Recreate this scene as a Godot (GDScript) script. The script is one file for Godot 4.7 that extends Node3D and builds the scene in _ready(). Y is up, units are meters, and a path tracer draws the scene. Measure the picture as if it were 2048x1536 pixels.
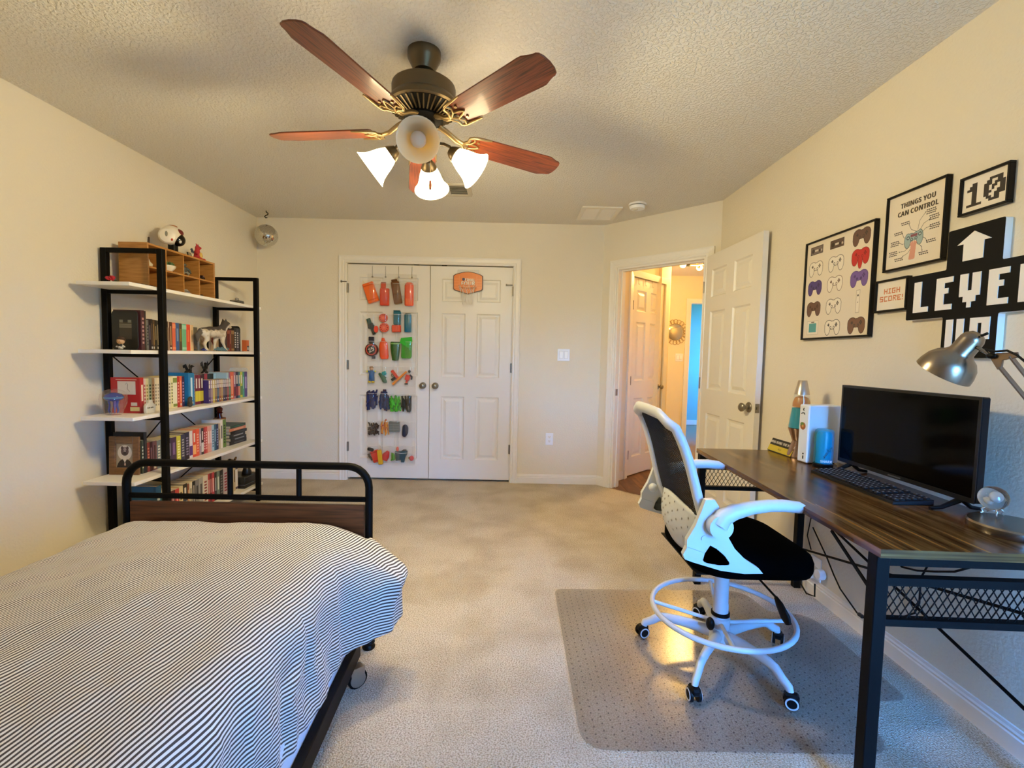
extends Node3D
# A boy's bedroom: striped bed, bookcase, closet doors with a toy organiser, desk with chair, ceiling fan.
const H := 2.45      # ceiling height
const XL := -2.3687  # left wall
const XR := 1.6234   # right wall
const ZB := -4.4615  # back wall
const ZF := 0.45     # wall behind the camera
const AX := 0.8618   # where the angled wall leaves the back wall
var taken := {}
var M := {}
var rng := RandomNumberGenerator.new()
# the angled wall: local x along the wall, y up, z towards the bedroom
var AW := Transform3D(Basis(Vector3(0.70711, 0, 0.70711), Vector3.UP, Vector3(-0.70711, 0, 0.70711)), Vector3(AX, 0, ZB))

# ---------------------------------------------------------------- mesh builder
class MB:
	var st := SurfaceTool.new()
	var n := 0
	func _init():
		st.begin(Mesh.PRIMITIVE_TRIANGLES)
	func sm(on):
		st.set_smooth_group(0 if on is bool and on else (int(on) if not on is bool else -1))
	func v(p, uv = Vector2.ZERO):
		st.set_uv(uv)
		st.add_vertex(p)
	# pts convex polygon, any winding; out = outward hint
	func face(pts, out, uvs = null):
		var nn = Vector3.ZERO
		for i in range(1, pts.size() - 1):
			nn += (pts[i] - pts[0]).cross(pts[i + 1] - pts[0])
		var flip = nn.dot(out) > 0.0
		for i in range(1, pts.size() - 1):
			var a = 0
			var b = i
			var c = i + 1
			if flip:
				b = i + 1
				c = i
			n += 1
			for k in [a, b, c]:
				v(pts[k], uvs[k] if uvs else Vector2.ZERO)
	func box(c, s, r = 0.0, b = Basis()):
		sm(false)
		var h = s * 0.5
		var P = func(sg, ax):
			var q = Vector3(sg[0] * h.x, sg[1] * h.y, sg[2] * h.z)
			for k in 3:
				if k != ax:
					q[k] -= sg[k] * r
			return c + b * q
		for ax in 3:
			var u = (ax + 1) % 3
			var w = (ax + 2) % 3
			for s0 in [-1.0, 1.0]:
				var pts = []
				for q in [[-1.0, -1.0], [1.0, -1.0], [1.0, 1.0], [-1.0, 1.0]]:
					var sg = [0, 0, 0]
					sg[ax] = s0
					sg[u] = q[0]
					sg[w] = q[1]
					pts.append(P.call(sg, ax))
				var o = Vector3.ZERO
				o[ax] = s0
				face(pts, b * o, [Vector2(0, 0), Vector2(1, 0), Vector2(1, 1), Vector2(0, 1)])
			if r > 0.0:
				for s1 in [-1.0, 1.0]:
					for s2 in [-1.0, 1.0]:
						var sa = [0, 0, 0]
						sa[u] = s1
						sa[w] = s2
						var pts = []
						for q in [[-1.0, u], [1.0, u], [1.0, w], [-1.0, w]]:
							sa[ax] = q[0]
							pts.append(P.call(sa, q[1]))
						var o = Vector3.ZERO
						o[u] = s1
						o[w] = s2
						face(pts, b * o)
		if r > 0.0:
			for i in 8:
				var sg = [1.0 if i & 1 else -1.0, 1.0 if i & 2 else -1.0, 1.0 if i & 4 else -1.0]
				face([P.call(sg, 0), P.call(sg, 1), P.call(sg, 2)], b * Vector3(sg[0], sg[1], sg[2]))
		return self
	# box between two corners
	func bx(a, b, r = 0.0):
		return box((a + b) * 0.5, (b - a).abs(), r)
	# square bar from a to b; w across, t thick along "up"
	func bar(a, b, w, t, up = Vector3.UP, r = 0.0):
		var d = (b - a)
		var y = d.normalized()
		var x = up.cross(y)
		if x.length() < 0.01:
			x = Vector3.RIGHT.cross(y)
		x = x.normalized()
		var z = x.cross(y)
		return box((a + b) * 0.5, Vector3(w, d.length(), t), r, Basis(x, y, z))
	func ring_faces(A, B, ca, cb, wrap = true, ua = 0.0, ub = 1.0):
		var k = A.size()
		for i in (k if wrap else k - 1):
			var j = (i + 1) % k
			var o = (A[i] + A[j] + B[i] + B[j]) * 0.25 - (ca + cb) * 0.5
			face([A[i], A[j], B[j], B[i]], o, [Vector2(float(i) / k, ua), Vector2(float(i + 1) / k, ua), Vector2(float(i + 1) / k, ub), Vector2(float(i) / k, ub)])
	# tube along a path; r float or array
	func tube(path, r, k = 10, caps = true, closed = false, squash = 1.0, up = Vector3.ZERO):
		sm(true)
		var rings = []
		var m = path.size()
		var x = Vector3.ZERO
		for i in m:
			var t
			if closed:
				t = (path[(i + 1) % m] - path[(i - 1 + m) % m]).normalized()
			else:
				t = (path[mini(i + 1, m - 1)] - path[maxi(i - 1, 0)]).normalized()
			if x == Vector3.ZERO:
				x = up if up != Vector3.ZERO else (Vector3.UP if absf(t.y) < 0.9 else Vector3.RIGHT)
			x = (x - t * x.dot(t)).normalized()
			var z = t.cross(x)
			var rr = r if not r is Array else r[i]
			var ring = []
			for j in k:
				var a = TAU * j / k
				ring.append(path[i] + x * cos(a) * rr + z * sin(a) * rr * squash)
			rings.append(ring)
		for i in (m if closed else m - 1):
			ring_faces(rings[i], rings[(i + 1) % m], path[i], path[(i + 1) % m], true, float(i), float(i + 1))
		if caps and not closed:
			sm(false)
			face(rings[0], path[0] - path[1])
			face(rings[m - 1], path[m - 1] - path[m - 2])
		return self
	func cyl(a, b, r, k = 16, r2 = -1.0):
		return tube([a, b], [r, r2 if r2 >= 0.0 else r], k)
	# lathe of a profile [Vector2(radius, height)...] about xf's y axis
	func lathe(prof, k = 24, xf = Transform3D(), ang = 35.0, arc = TAU):
		var g = 1
		var m = prof.size()
		for i in m - 1:
			if i > 0:
				var d0 = (prof[i] - prof[i - 1]).normalized()
				var d1 = (prof[i + 1] - prof[i]).normalized()
				if d0.dot(d1) < cos(deg_to_rad(ang)):
					g += 1
			st.set_smooth_group(g)
			var d = prof[i + 1] - prof[i]
			var nr = Vector2(d.y, -d.x)  # right side when going up = outward
			for j in k:
				var a0 = arc * j / k
				var a1 = arc * (j + 1) / k
				var q = []
				for e in [[prof[i], a0], [prof[i], a1], [prof[i + 1], a1], [prof[i + 1], a0]]:
					q.append(xf * Vector3(e[0].x * cos(e[1]), e[0].y, e[0].x * sin(e[1])))
				var am = (a0 + a1) * 0.5
				var o = xf.basis * Vector3(nr.x * cos(am), nr.y, nr.x * sin(am))
				face(q, o, [Vector2(float(j) / k, float(i) / m), Vector2(float(j + 1) / k, float(i) / m), Vector2(float(j + 1) / k, float(i + 1) / m), Vector2(float(j) / k, float(i + 1) / m)])
		return self
	func ell(c, r, k = 16, m = 10, b = Basis()):
		var prof = []
		for i in m + 1:
			var a = PI * i / m - PI / 2
			prof.append(Vector2(cos(a), sin(a)))
		return lathe(prof, k, Transform3D(b * Basis.from_scale(r), c), 80.0)
	# extrude polygon (xy of xf) by depth along xf z, centred; bevel chamfers the edge
	func prism(poly, depth, xf = Transform3D(), bevel = 0.0, smooth = false):
		var P = PackedVector2Array(poly)
		if Geometry2D.is_polygon_clockwise(P):
			P.reverse()
		var inner = P
		if bevel > 0.0:
			inner = PackedVector2Array()
			var m = P.size()
			for i in m:
				var d0 = (P[i] - P[(i - 1 + m) % m]).normalized()
				var d1 = (P[(i + 1) % m] - P[i]).normalized()
				var n0 = Vector2(-d0.y, d0.x)
				var n1 = Vector2(-d1.y, d1.x)
				var nn = (n0 + n1).normalized()
				inner.append(P[i] + nn * bevel / maxf(0.4, nn.dot(n0)))
		var idx = Geometry2D.triangulate_polygon(inner)
		for s in [-1.0, 1.0]:
			sm(false)
			for i in range(0, idx.size(), 3):
				var q = []
				for e in 3:
					var p2 = inner[idx[i + e]]
					q.append(xf * Vector3(p2.x, p2.y, s * depth * 0.5))
				face(q, xf.basis * Vector3(0, 0, s), [inner[idx[i]], inner[idx[i + 1]], inner[idx[i + 2]]])
		var m2 = P.size()
		for i in m2:
			var j = (i + 1) % m2
			var d = P[j] - P[i]
			var o = Vector3(d.y, -d.x, 0)
			sm(smooth)
			var hz = depth * 0.5 - bevel
			face([xf * Vector3(P[i].x, P[i].y, -hz), xf * Vector3(P[j].x, P[j].y, -hz), xf * Vector3(P[j].x, P[j].y, hz), xf * Vector3(P[i].x, P[i].y, hz)], xf.basis * o)
			if bevel > 0.0:
				for s in [-1.0, 1.0]:
					face([xf * Vector3(P[i].x, P[i].y, s * hz), xf * Vector3(P[j].x, P[j].y, s * hz), xf * Vector3(inner[j].x, inner[j].y, s * depth * 0.5), xf * Vector3(inner[i].x, inner[i].y, s * depth * 0.5)], xf.basis * (o.normalized() + Vector3(0, 0, s)))
		return self
	# sweep a profile (x = sideways in the plane, y = off the plane) along a polyline lying in a plane with normal nrm, mitred
	func sweep(path, prof, nrm):
		var m = path.size()
		var rows = []
		for i in m:
			var t0 = (path[i] - path[maxi(i - 1, 0)]).normalized() if i > 0 else (path[1] - path[0]).normalized()
			var t1 = (path[mini(i + 1, m - 1)] - path[i]).normalized() if i < m - 1 else t0
			var s0 = t0.cross(nrm).normalized()
			var s1 = t1.cross(nrm).normalized()
			var sd = (s0 + s1).normalized()
			sd /= maxf(0.3, sd.dot(s0))
			var row = []
			for q in prof:
				row.append(path[i] + sd * q.x + nrm * q.y)
			rows.append(row)
		sm(false)
		for i in m - 1:
			var ca = Vector3.ZERO
			var cb = Vector3.ZERO
			for q in rows[i]:
				ca += q
			for q in rows[i + 1]:
				cb += q
			ring_faces(rows[i], rows[i + 1], ca / prof.size(), cb / prof.size())
		face(rows[0], path[0] - path[1])
		face(rows[m - 1], path[m - 1] - path[m - 2])
		return self
	# smooth union of tapered capsules [a, b, ra, rb], meshed by surface nets
	func blob(caps, cell, k = 0.01):
		var lo = Vector3.INF
		var hi = -Vector3.INF
		for c in caps:
			var rr = Vector3.ONE * (maxf(c[2], c[3]) + cell * 2.0)
			lo = lo.min(c[0] - rr).min(c[1] - rr)
			hi = hi.max(c[0] + rr).max(c[1] + rr)
		var N = Vector3i(((hi - lo) / cell).ceil()) + Vector3i.ONE
		var f = PackedFloat32Array()
		f.resize(N.x * N.y * N.z)
		f.fill(1.0)
		for c in caps:
			var ab = c[1] - c[0]
			var l2 = maxf(ab.length_squared(), 1e-9)
			var R = maxf(c[2], c[3]) + k + cell * 1.5
			var i0 = Vector3i(((c[0].min(c[1]) - Vector3.ONE * R - lo) / cell).floor()).max(Vector3i.ZERO)
			var i1 = Vector3i(((c[0].max(c[1]) + Vector3.ONE * R - lo) / cell).ceil()).min(N - Vector3i.ONE)
			for z in range(i0.z, i1.z + 1):
				for y in range(i0.y, i1.y + 1):
					for x in range(i0.x, i1.x + 1):
						var p = lo + Vector3(x, y, z) * cell
						var t = clampf((p - c[0]).dot(ab) / l2, 0.0, 1.0)
						var d = (p - c[0] - ab * t).length() - lerpf(c[2], c[3], t)
						var ix = (z * N.y + y) * N.x + x
						var o = f[ix]
						var hh = clampf(0.5 + 0.5 * (o - d) / k, 0.0, 1.0)
						f[ix] = lerpf(o, d, hh) - k * hh * (1.0 - hh)
		var cells = {}
		var pts = []
		var sy = N.x
		var sz = N.x * N.y
		var off = [0, 1, sy, sy + 1, sz, sz + 1, sz + sy, sz + sy + 1]
		for z in N.z - 1:
			for y in N.y - 1:
				for x in N.x - 1:
					var ix = z * sz + y * sy + x
					var cnt = 0
					for e in off:
						if f[ix + e] < 0.0:
							cnt += 1
					if cnt == 0 or cnt == 8:
						continue
					var acc = Vector3.ZERO
					var w = 0
					for a in 8:
						for bit in [1, 2, 4]:
							if a & bit:
								continue
							var b = a | bit
							var fa = f[ix + off[a]]
							var fb = f[ix + off[b]]
							if (fa < 0.0) != (fb < 0.0):
								var t = fa / (fa - fb)
								var pa = Vector3(a & 1, (a >> 1) & 1, (a >> 2) & 1)
								var pb = Vector3(b & 1, (b >> 1) & 1, (b >> 2) & 1)
								acc += pa.lerp(pb, t)
								w += 1
					cells[ix] = pts.size()
					pts.append(lo + (Vector3(x, y, z) + acc / w) * cell)
		sm(true)
		for ix in cells:
			for q in [[1, sy, sz, Vector3.RIGHT], [sy, sz, 1, Vector3.UP], [sz, 1, sy, Vector3.BACK]]:
				if ix + q[0] >= f.size():
					continue
				if (f[ix] < 0.0) != (f[ix + q[0]] < 0.0):
					var ks = [ix, ix - q[1], ix - q[1] - q[2], ix - q[2]]
					var ok = true
					for kk in ks:
						if not cells.has(kk):
							ok = false
					if ok:
						face([pts[cells[ks[0]]], pts[cells[ks[1]]], pts[cells[ks[2]]], pts[cells[ks[3]]]], q[3] if f[ix] < 0.0 else -q[3])
		return self
	func done():
		st.index()
		st.generate_normals()
		return st.commit()

func mb():
	return MB.new()
func V(x, y, z):
	return Vector3(x, y, z)

# ---------------------------------------------------------------- naming and tagging
func numbered(nm):
	taken[nm] = taken.get(nm, 0) + 1
	return nm if taken[nm] == 1 else "%s_%03d" % [nm, taken[nm] - 1]
func tag(o, label, category, group = ""):
	o.set_meta("label", label)
	o.set_meta("category", category)
	if group != "":
		o.set_meta("group", group)
	return o
func thing(nm, label, category, at = Vector3.ZERO, turn = 0.0, group = ""):
	var o = Node3D.new()
	o.name = numbered(nm)
	add_child(o)
	o.position = at
	o.rotation.y = turn
	return tag(o, label, category, group)
func part(nm, b, m, parent, at = Vector3.ZERO):
	var o = MeshInstance3D.new()
	o.mesh = b.done() if b is MB else b
	o.material_override = m
	o.position = at
	if parent == self:
		o.name = numbered(nm)
		add_child(o)
	else:
		o.name = nm
		parent.add_child(o, true)
	return o
# a thing that is one mesh
func solo(nm, b, m, label, category, at = Vector3.ZERO, group = ""):
	return tag(part(nm, b, m, self, at), label, category, group)
func struct(nm, b, m, at = Vector3.ZERO):
	var o = part(nm, b, m, self, at)
	o.set_meta("kind", "structure")
	return o
func structnode(nm, xf = Transform3D()):
	var o = Node3D.new()
	o.name = numbered(nm)
	add_child(o)
	o.transform = xf
	o.set_meta("kind", "structure")
	return o

# ---------------------------------------------------------------- materials
func col(h):
	return Color(h) if h is String else h
func mat(h, rough = 0.6, metal = 0.0, o = {}):
	var key = str(h) + "/" + str(rough) + "/" + str(metal) + "/" + str(o)
	if M.has(key):
		return M[key]
	var m = StandardMaterial3D.new()
	m.albedo_color = col(h)
	m.roughness = rough
	m.metallic = metal
	for k in o:
		m.set(k, o[k])
	M[key] = m
	return m
func noise_tex(freq, type, octaves, ramp = null, size = 512, sd = 1, normal = false, warp = 0.0):
	var nz = FastNoiseLite.new()
	nz.noise_type = type
	nz.frequency = freq
	nz.fractal_octaves = octaves
	nz.fractal_type = FastNoiseLite.FRACTAL_FBM if octaves > 1 else FastNoiseLite.FRACTAL_NONE
	nz.seed = sd
	if warp > 0.0:
		nz.domain_warp_enabled = true
		nz.domain_warp_amplitude = warp
		nz.domain_warp_frequency = freq
	var t = NoiseTexture2D.new()
	t.width = size
	t.height = size
	t.seamless = true
	t.noise = nz
	t.as_normal_map = normal
	if ramp:
		var g = Gradient.new()
		g.offsets = PackedFloat32Array(ramp[0])
		var cs = PackedColorArray()
		for c in ramp[1]:
			cs.append(Color(c))
		g.colors = cs
		t.color_ramp = g
	return t
# wood: long streaks; grain axis given by the triplanar scale
func wood_tex(cols, sd, w = 256, h = 256, sx = 0.012, sy = 0.09, contrast = 1.0):
	var nz = FastNoiseLite.new()
	nz.seed = sd
	nz.frequency = 1.0
	nz.fractal_octaves = 4
	var fine = FastNoiseLite.new()
	fine.seed = sd + 100
	fine.frequency = 1.0
	fine.fractal_octaves = 1
	var im = Image.create(w, h, false, Image.FORMAT_RGB8)
	for y in h:
		for x in w:
			# seamless by blending with a shifted copy
			var fx = float(x) / w
			var a = nz.get_noise_2d(x * sx, y * sy)
			var b = nz.get_noise_2d((x - w) * sx, y * sy)
			var n0 = lerpf(a, b, fx)
			var c = lerpf(fine.get_noise_2d(x * sx * 0.8, y * sy * 4.0), fine.get_noise_2d((x - w) * sx * 0.8, y * sy * 4.0), fx)
			var t = clampf(0.5 + n0 * contrast + c * 0.28 * contrast, 0.0, 0.999) * (cols.size() - 1)
			var k = int(t)
			im.set_pixel(x, y, col(cols[k]).lerp(col(cols[k + 1]), t - k))
	return ImageTexture.create_from_image(im)

# ================================================================ build
func _ready():
	rng.seed = 7
	# ---- camera
	var cam = Camera3D.new()
	cam.name = "camera"
	add_child(cam)
	cam.position = Vector3(0, 1.2238, 0)
	cam.rotation = Vector3(-0.0610, -0.0070, 0.0211)
	cam.fov = rad_to_deg(2.0 * atan(768.0 / 941.43))
	cam.near = 0.02
	cam.current = true
	# ---- sky, exposure
	var we = WorldEnvironment.new()
	we.name = "environment"
	var env = Environment.new()
	env.background_mode = Environment.BG_SKY
	var sky = Sky.new()
	var sm_ = ProceduralSkyMaterial.new()
	sm_.sky_top_color = Color(0.28, 0.60, 1.0)
	sm_.sky_horizon_color = Color(0.40, 0.71, 1.0)
	sm_.ground_bottom_color = Color(0.25, 0.34, 0.40)
	sm_.ground_horizon_color = Color(0.36, 0.56, 0.66)
	sm_.sky_energy_multiplier = 7.0
	sm_.ground_energy_multiplier = 7.0
	sky.sky_material = sm_
	env.sky = sky
	env.ambient_light_source = Environment.AMBIENT_SOURCE_DISABLED
	env.tonemap_mode = Environment.TONE_MAPPER_LINEAR
	env.tonemap_exposure = 1.0
	env.sdfgi_enabled = true
	env.ssao_enabled = true
	env.ssil_enabled = true
	we.environment = env
	add_child(we)
	materials()
	room()
	doors()
	hall()
	wall_fittings()
	bed()
	bookcase()
	desk()
	chair_mat()
	office_chair()
	ceiling_fan()
	wall_art()
	shelf_books()
	shelf_ornaments()
	desk_things()
	organiser()
	hoop()
	cables()

const BULB := Color(1.0, 0.925, 0.72)

func materials():
	var S = FastNoiseLite.TYPE_SIMPLEX_SMOOTH
	var wh = noise_tex(0.035, S, 3, null, 512, 3)
	M.wall = mat("#e6dcc6", 0.85, 0.0, {"heightmap_enabled": true, "heightmap_texture": wh, "heightmap_scale": 0.09, "uv1_triplanar": true, "uv1_world_triplanar": true, "uv1_scale": Vector3.ONE * 3.0})
	var ch = noise_tex(0.045, S, 3, [[0.0, 0.42, 0.62, 1.0], ["#000000", "#1c1c1c", "#d0d0d0", "#ffffff"]], 512, 9, false, 14.0)
	M.ceil = mat("#e6e0d4", 0.95, 0.0, {"heightmap_enabled": true, "heightmap_texture": ch, "heightmap_scale": 0.35, "uv1_triplanar": true, "uv1_world_triplanar": true, "uv1_scale": Vector3.ONE * 2.4})
	var cc = noise_tex(0.12, S, 3, [[0.0, 0.35, 0.6, 1.0], ["#7a6c5a", "#c2b39c", "#ddd0bb", "#eee4d2"]], 512, 21)
	var chh = noise_tex(0.14, S, 2, null, 512, 22)
	var blot = noise_tex(0.010, S, 3, [[0.0, 0.4, 0.7, 1.0], ["#e4e0da", "#f4f2ee", "#ffffff", "#ffffff"]], 512, 5, false, 30.0)
	M.carpet = mat("#ffffff", 1.0, 0.0, {"albedo_texture": cc, "heightmap_enabled": true, "heightmap_texture": chh, "heightmap_scale": 0.5, "uv1_triplanar": true, "uv1_world_triplanar": true, "uv1_scale": Vector3.ONE * 2.2, "detail_enabled": true, "detail_albedo": blot, "detail_blend_mode": BaseMaterial3D.BLEND_MODE_MUL, "detail_uv_layer": BaseMaterial3D.DETAIL_UV_2, "uv2_triplanar": true, "uv2_world_triplanar": true, "uv2_scale": Vector3.ONE * 0.45, "specular_mode": BaseMaterial3D.SPECULAR_DISABLED})
	M.white = mat("#e9e3d6", 0.42)
	M.trim = mat("#ece6da", 0.38)
	M.black = mat("#0a0908", 0.5, 0.0, {"metallic_specular": 0.3})
	M.blackm = mat("#080707", 0.55, 0.0, {"metallic_specular": 0.25})
	M.bronze = mat("#6b5c43", 0.38, 0.75)
	M.brass = mat("#b59a6b", 0.3, 0.85)
	M.nickel = mat("#b7b2a8", 0.28, 0.95)
	M.dark_nickel = mat("#8d867b", 0.3, 0.95)
	M.plastic = mat("#f0f1f2", 0.32)
	M.clear = mat(Color(1, 1, 1, 0.03), 0.05, 0.0, {"transparency": BaseMaterial3D.TRANSPARENCY_ALPHA})
	M.blade = mat("#ffffff", 0.34, 0.0, {"uv1_scale": Vector3(1.5, 5, 1), "albedo_texture": wood_tex(["#4a1f10", "#74351a", "#8e4526", "#5e2a15"], 3, 256, 256, 0.010, 0.07), "clearcoat_enabled": true, "clearcoat": 0.5, "clearcoat_roughness": 0.12})
	M.desk_wood = mat("#ffffff", 0.20, 0.0, {"albedo_texture": wood_tex(["#2a180a", "#472b12", "#5d3c1a", "#704d24", "#8a6431"], 11, 512, 256, 0.0045, 0.050, 0.9), "uv1_scale": Vector3(1, 1, 1)})
	M.oak = mat("#ffffff", 0.45, 0.0, {"albedo_texture": wood_tex(["#a06a2e", "#b57c3c", "#c48b48"], 5, 256, 256, 0.01, 0.08, 0.8), "uv1_triplanar": true, "uv1_scale": Vector3.ONE * 3.0})
	M.walnut = mat("#ffffff", 0.4, 0.0, {"albedo_texture": wood_tex(["#4a2410", "#6a371a", "#7d4423"], 6, 256, 256, 0.01, 0.08, 0.8), "uv1_triplanar": true, "uv1_scale": Vector3(1.2, 2.5, 2.5)})
	M.framewood = mat("#ffffff", 0.45, 0.0, {"albedo_texture": wood_tex(["#5e3d1d", "#77512a", "#8a6034"], 8, 128, 128, 0.012, 0.1, 0.8), "uv1_triplanar": true, "uv1_scale": Vector3.ONE * 5.0})
	M.bluewall = mat("#86b9b4", 0.8)

# ---------------------------------------------------------------- the room
func room():
	var pl = [Vector2(XL, ZF), Vector2(XR, ZF), Vector2(XR, -3.70), Vector2(AX, ZB), Vector2(0.12, ZB), Vector2(0.12, ZB - 0.32), Vector2(-1.63, ZB - 0.32), Vector2(-1.63, ZB), Vector2(XL, ZB)]
	var flat = func(poly, y0, y1):
		var b = mb()
		b.prism(poly, y1 - y0, Transform3D(Basis(V(1, 0, 0), V(0, 0, 1), V(0, -1, 0)), V(0, (y0 + y1) * 0.5, 0)))
		return b
	struct("floor", flat.call(pl, -0.12, 0.0), M.carpet)
	var pc = [Vector2(XL - 0.12, ZF + 0.12), Vector2(XR + 0.12, ZF + 0.12), Vector2(XR + 0.12, -3.66), Vector2(AX + 0.06, ZB - 0.08), Vector2(AX, ZB - 0.12), Vector2(XL - 0.12, ZB - 0.12)]
	struct("ceiling", flat.call(pc, H, H + 0.1), M.ceil)
	struct("wall_left", mb().bx(V(XL - 0.12, -0.12, ZB - 0.12), V(XL, H, ZF + 0.12)), M.wall)
	struct("wall_right", mb().bx(V(XR, -0.12, -3.70), V(XR + 0.12, H, ZF + 0.12)), M.wall)
	# back wall round the closet opening
	var dl = -1.535
	var dr = 0.026
	var b = mb()
	b.bx(V(XL, -0.12, ZB - 0.12), V(dl, H, ZB))
	b.bx(V(dr, -0.12, ZB - 0.12), V(AX, H, ZB))
	b.bx(V(dl, 2.052, ZB - 0.12), V(dr, H, ZB))
	struct("wall_back", b, M.wall)
	struct("wall_closet", mb().bx(V(dl - 0.1, -0.12, ZB - 0.32), V(dr + 0.1, H, ZB - 0.13)), M.wall)
	# wall behind the camera with its window
	var wx0 = 0.98
	var wx1 = 1.58
	var wy0 = 0.55
	var wy1 = 1.75
	b = mb()
	b.bx(V(XL, -0.12, ZF), V(wx0, H, ZF + 0.12))
	b.bx(V(wx1, -0.12, ZF), V(XR, H, ZF + 0.12))
	b.bx(V(wx0, -0.12, ZF), V(wx1, wy0, ZF + 0.12))
	b.bx(V(wx0, wy1, ZF), V(wx1, H, ZF + 0.12))
	struct("wall_front", b, M.wall)
	var w = structnode("window_1")
	b = mb()
	b.bx(V(wx0, wy0, ZF + 0.05), V(wx0 + 0.04, wy1, ZF + 0.10))
	b.bx(V(wx1 - 0.04, wy0, ZF + 0.05), V(wx1, wy1, ZF + 0.10))
	b.bx(V(wx0 + 0.04, wy0, ZF + 0.05), V(wx1 - 0.04, wy0 + 0.04, ZF + 0.10))
	b.bx(V(wx0 + 0.04, wy1 - 0.04, ZF + 0.05), V(wx1 - 0.04, wy1, ZF + 0.10))
	b.bx(V(wx0 + 0.04, 1.13, ZF + 0.055), V(wx1 - 0.04, 1.17, ZF + 0.095))
	part("window_frame", b, M.trim, w)
	part("pane", mb().bx(V(wx0 + 0.04, wy0 + 0.04, ZF + 0.072), V(wx1 - 0.04, 1.13, ZF + 0.076)), M.clear, w)
	part("pane", mb().bx(V(wx0 + 0.04, 1.17, ZF + 0.072), V(wx1 - 0.04, wy1 - 0.04, ZF + 0.076)), M.clear, w)
	part("window_sill", mb().bx(V(wx0 - 0.05, wy0 - 0.035, ZF - 0.04), V(wx1 + 0.03, wy0 - 0.005, ZF - 0.001), 0.004), M.trim, w)
	# angled wall (local frame AW) round the bedroom door opening
	b = mb()
	b.bx(V(0.0, -0.12, -0.12), V(0.155, H, 0.0))
	b.bx(V(0.967, -0.12, -0.12), V(1.08, H, 0.0))
	b.bx(V(0.155, 2.04, -0.12), V(0.967, H, 0.0))
	var o = struct("wall_angled", b, M.wall)
	o.transform = AW
	# baseboards: stepped profile, 85 mm tall
	var bp = [Vector2(0, 0), Vector2(0, 0.014), Vector2(0.058, 0.014), Vector2(0.062, 0.009), Vector2(0.070, 0.011), Vector2(0.076, 0.006), Vector2(0.086, 0.005), Vector2(0.088, 0)]
	struct("baseboard_left", mb().sweep([V(XL, 0, ZB + 0.001), V(XL, 0, ZF - 0.001)], bp, V(1, 0, 0)), M.trim)
	struct("baseboard_back", mb().sweep([V(dr + 0.068, 0, ZB), V(AX - 0.001, 0, ZB)], fl(bp), V(0, 0, 1)), M.trim)
	struct("baseboard_closet", mb().sweep([V(XL + 0.015, 0, ZB), V(dl - 0.068, 0, ZB)], fl(bp), V(0, 0, 1)), M.trim)
	struct("baseboard_right", mb().sweep([V(XR, 0, -3.66), V(XR, 0, ZF - 0.001)], fl(bp), V(-1, 0, 0)), M.trim)
	var ba = struct("baseboard_angled", mb().sweep([V(0.006, 0, 0), V(0.087, 0, 0)], fl(bp), V(0, 0, 1)), M.trim)
	ba.transform = AW
	# door casings: moulded profile
	var cp = [Vector2(0, 0), Vector2(0, 0.010), Vector2(0.008, 0.015), Vector2(0.020, 0.013), Vector2(0.026, 0.017), Vector2(0.050, 0.019), Vector2(0.060, 0.022), Vector2(0.068, 0.020), Vector2(0.068, 0)]
	b = mb()
	b.sweep([V(dl, 0, ZB), V(dl, 2.052, ZB), V(dr, 2.052, ZB), V(dr, 0, ZB)], neg(cp), V(0, 0, 1))
	b.bx(V(dl, 0, ZB - 0.12), V(dl + 0.006, 2.052, ZB - 0.001))
	b.bx(V(dr - 0.006, 0, ZB - 0.12), V(dr, 2.052, ZB - 0.001))
	struct("trim_1", b, M.trim)
	b = mb()
	b.sweep([V(0.155, 0, 0), V(0.155, 2.04, 0), V(0.967, 2.04, 0), V(0.967, 0, 0)], neg(cp), V(0, 0, 1))
	b.bx(V(0.155, 0, -0.12), V(0.172, 2.04, -0.001))
	b.bx(V(0.950, 0, -0.12), V(0.967, 2.04, -0.001))
	b.bx(V(0.172, 2.023, -0.12), V(0.950, 2.04, -0.001))
	b.bx(V(0.172, 0, -0.09), V(0.184, 2.023, -0.05))
	b.bx(V(0.184, 2.011, -0.09), V(0.950, 2.023, -0.05))
	o = struct("trim_2", b, M.trim)
	o.transform = AW
	var strike = part("strike_plate", mb().bx(V(0.172, 0.87, -0.044), V(0.1745, 0.93, -0.012)), M.dark_nickel, o)
	strike.set_meta("label", "brushed metal strike plate")

func fl(p):   # flip a profile for a path running the other way
	var r = []
	for q in p:
		r.append(Vector2(-q.x, q.y))
	return r
func neg(p):
	return fl(p)

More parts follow.
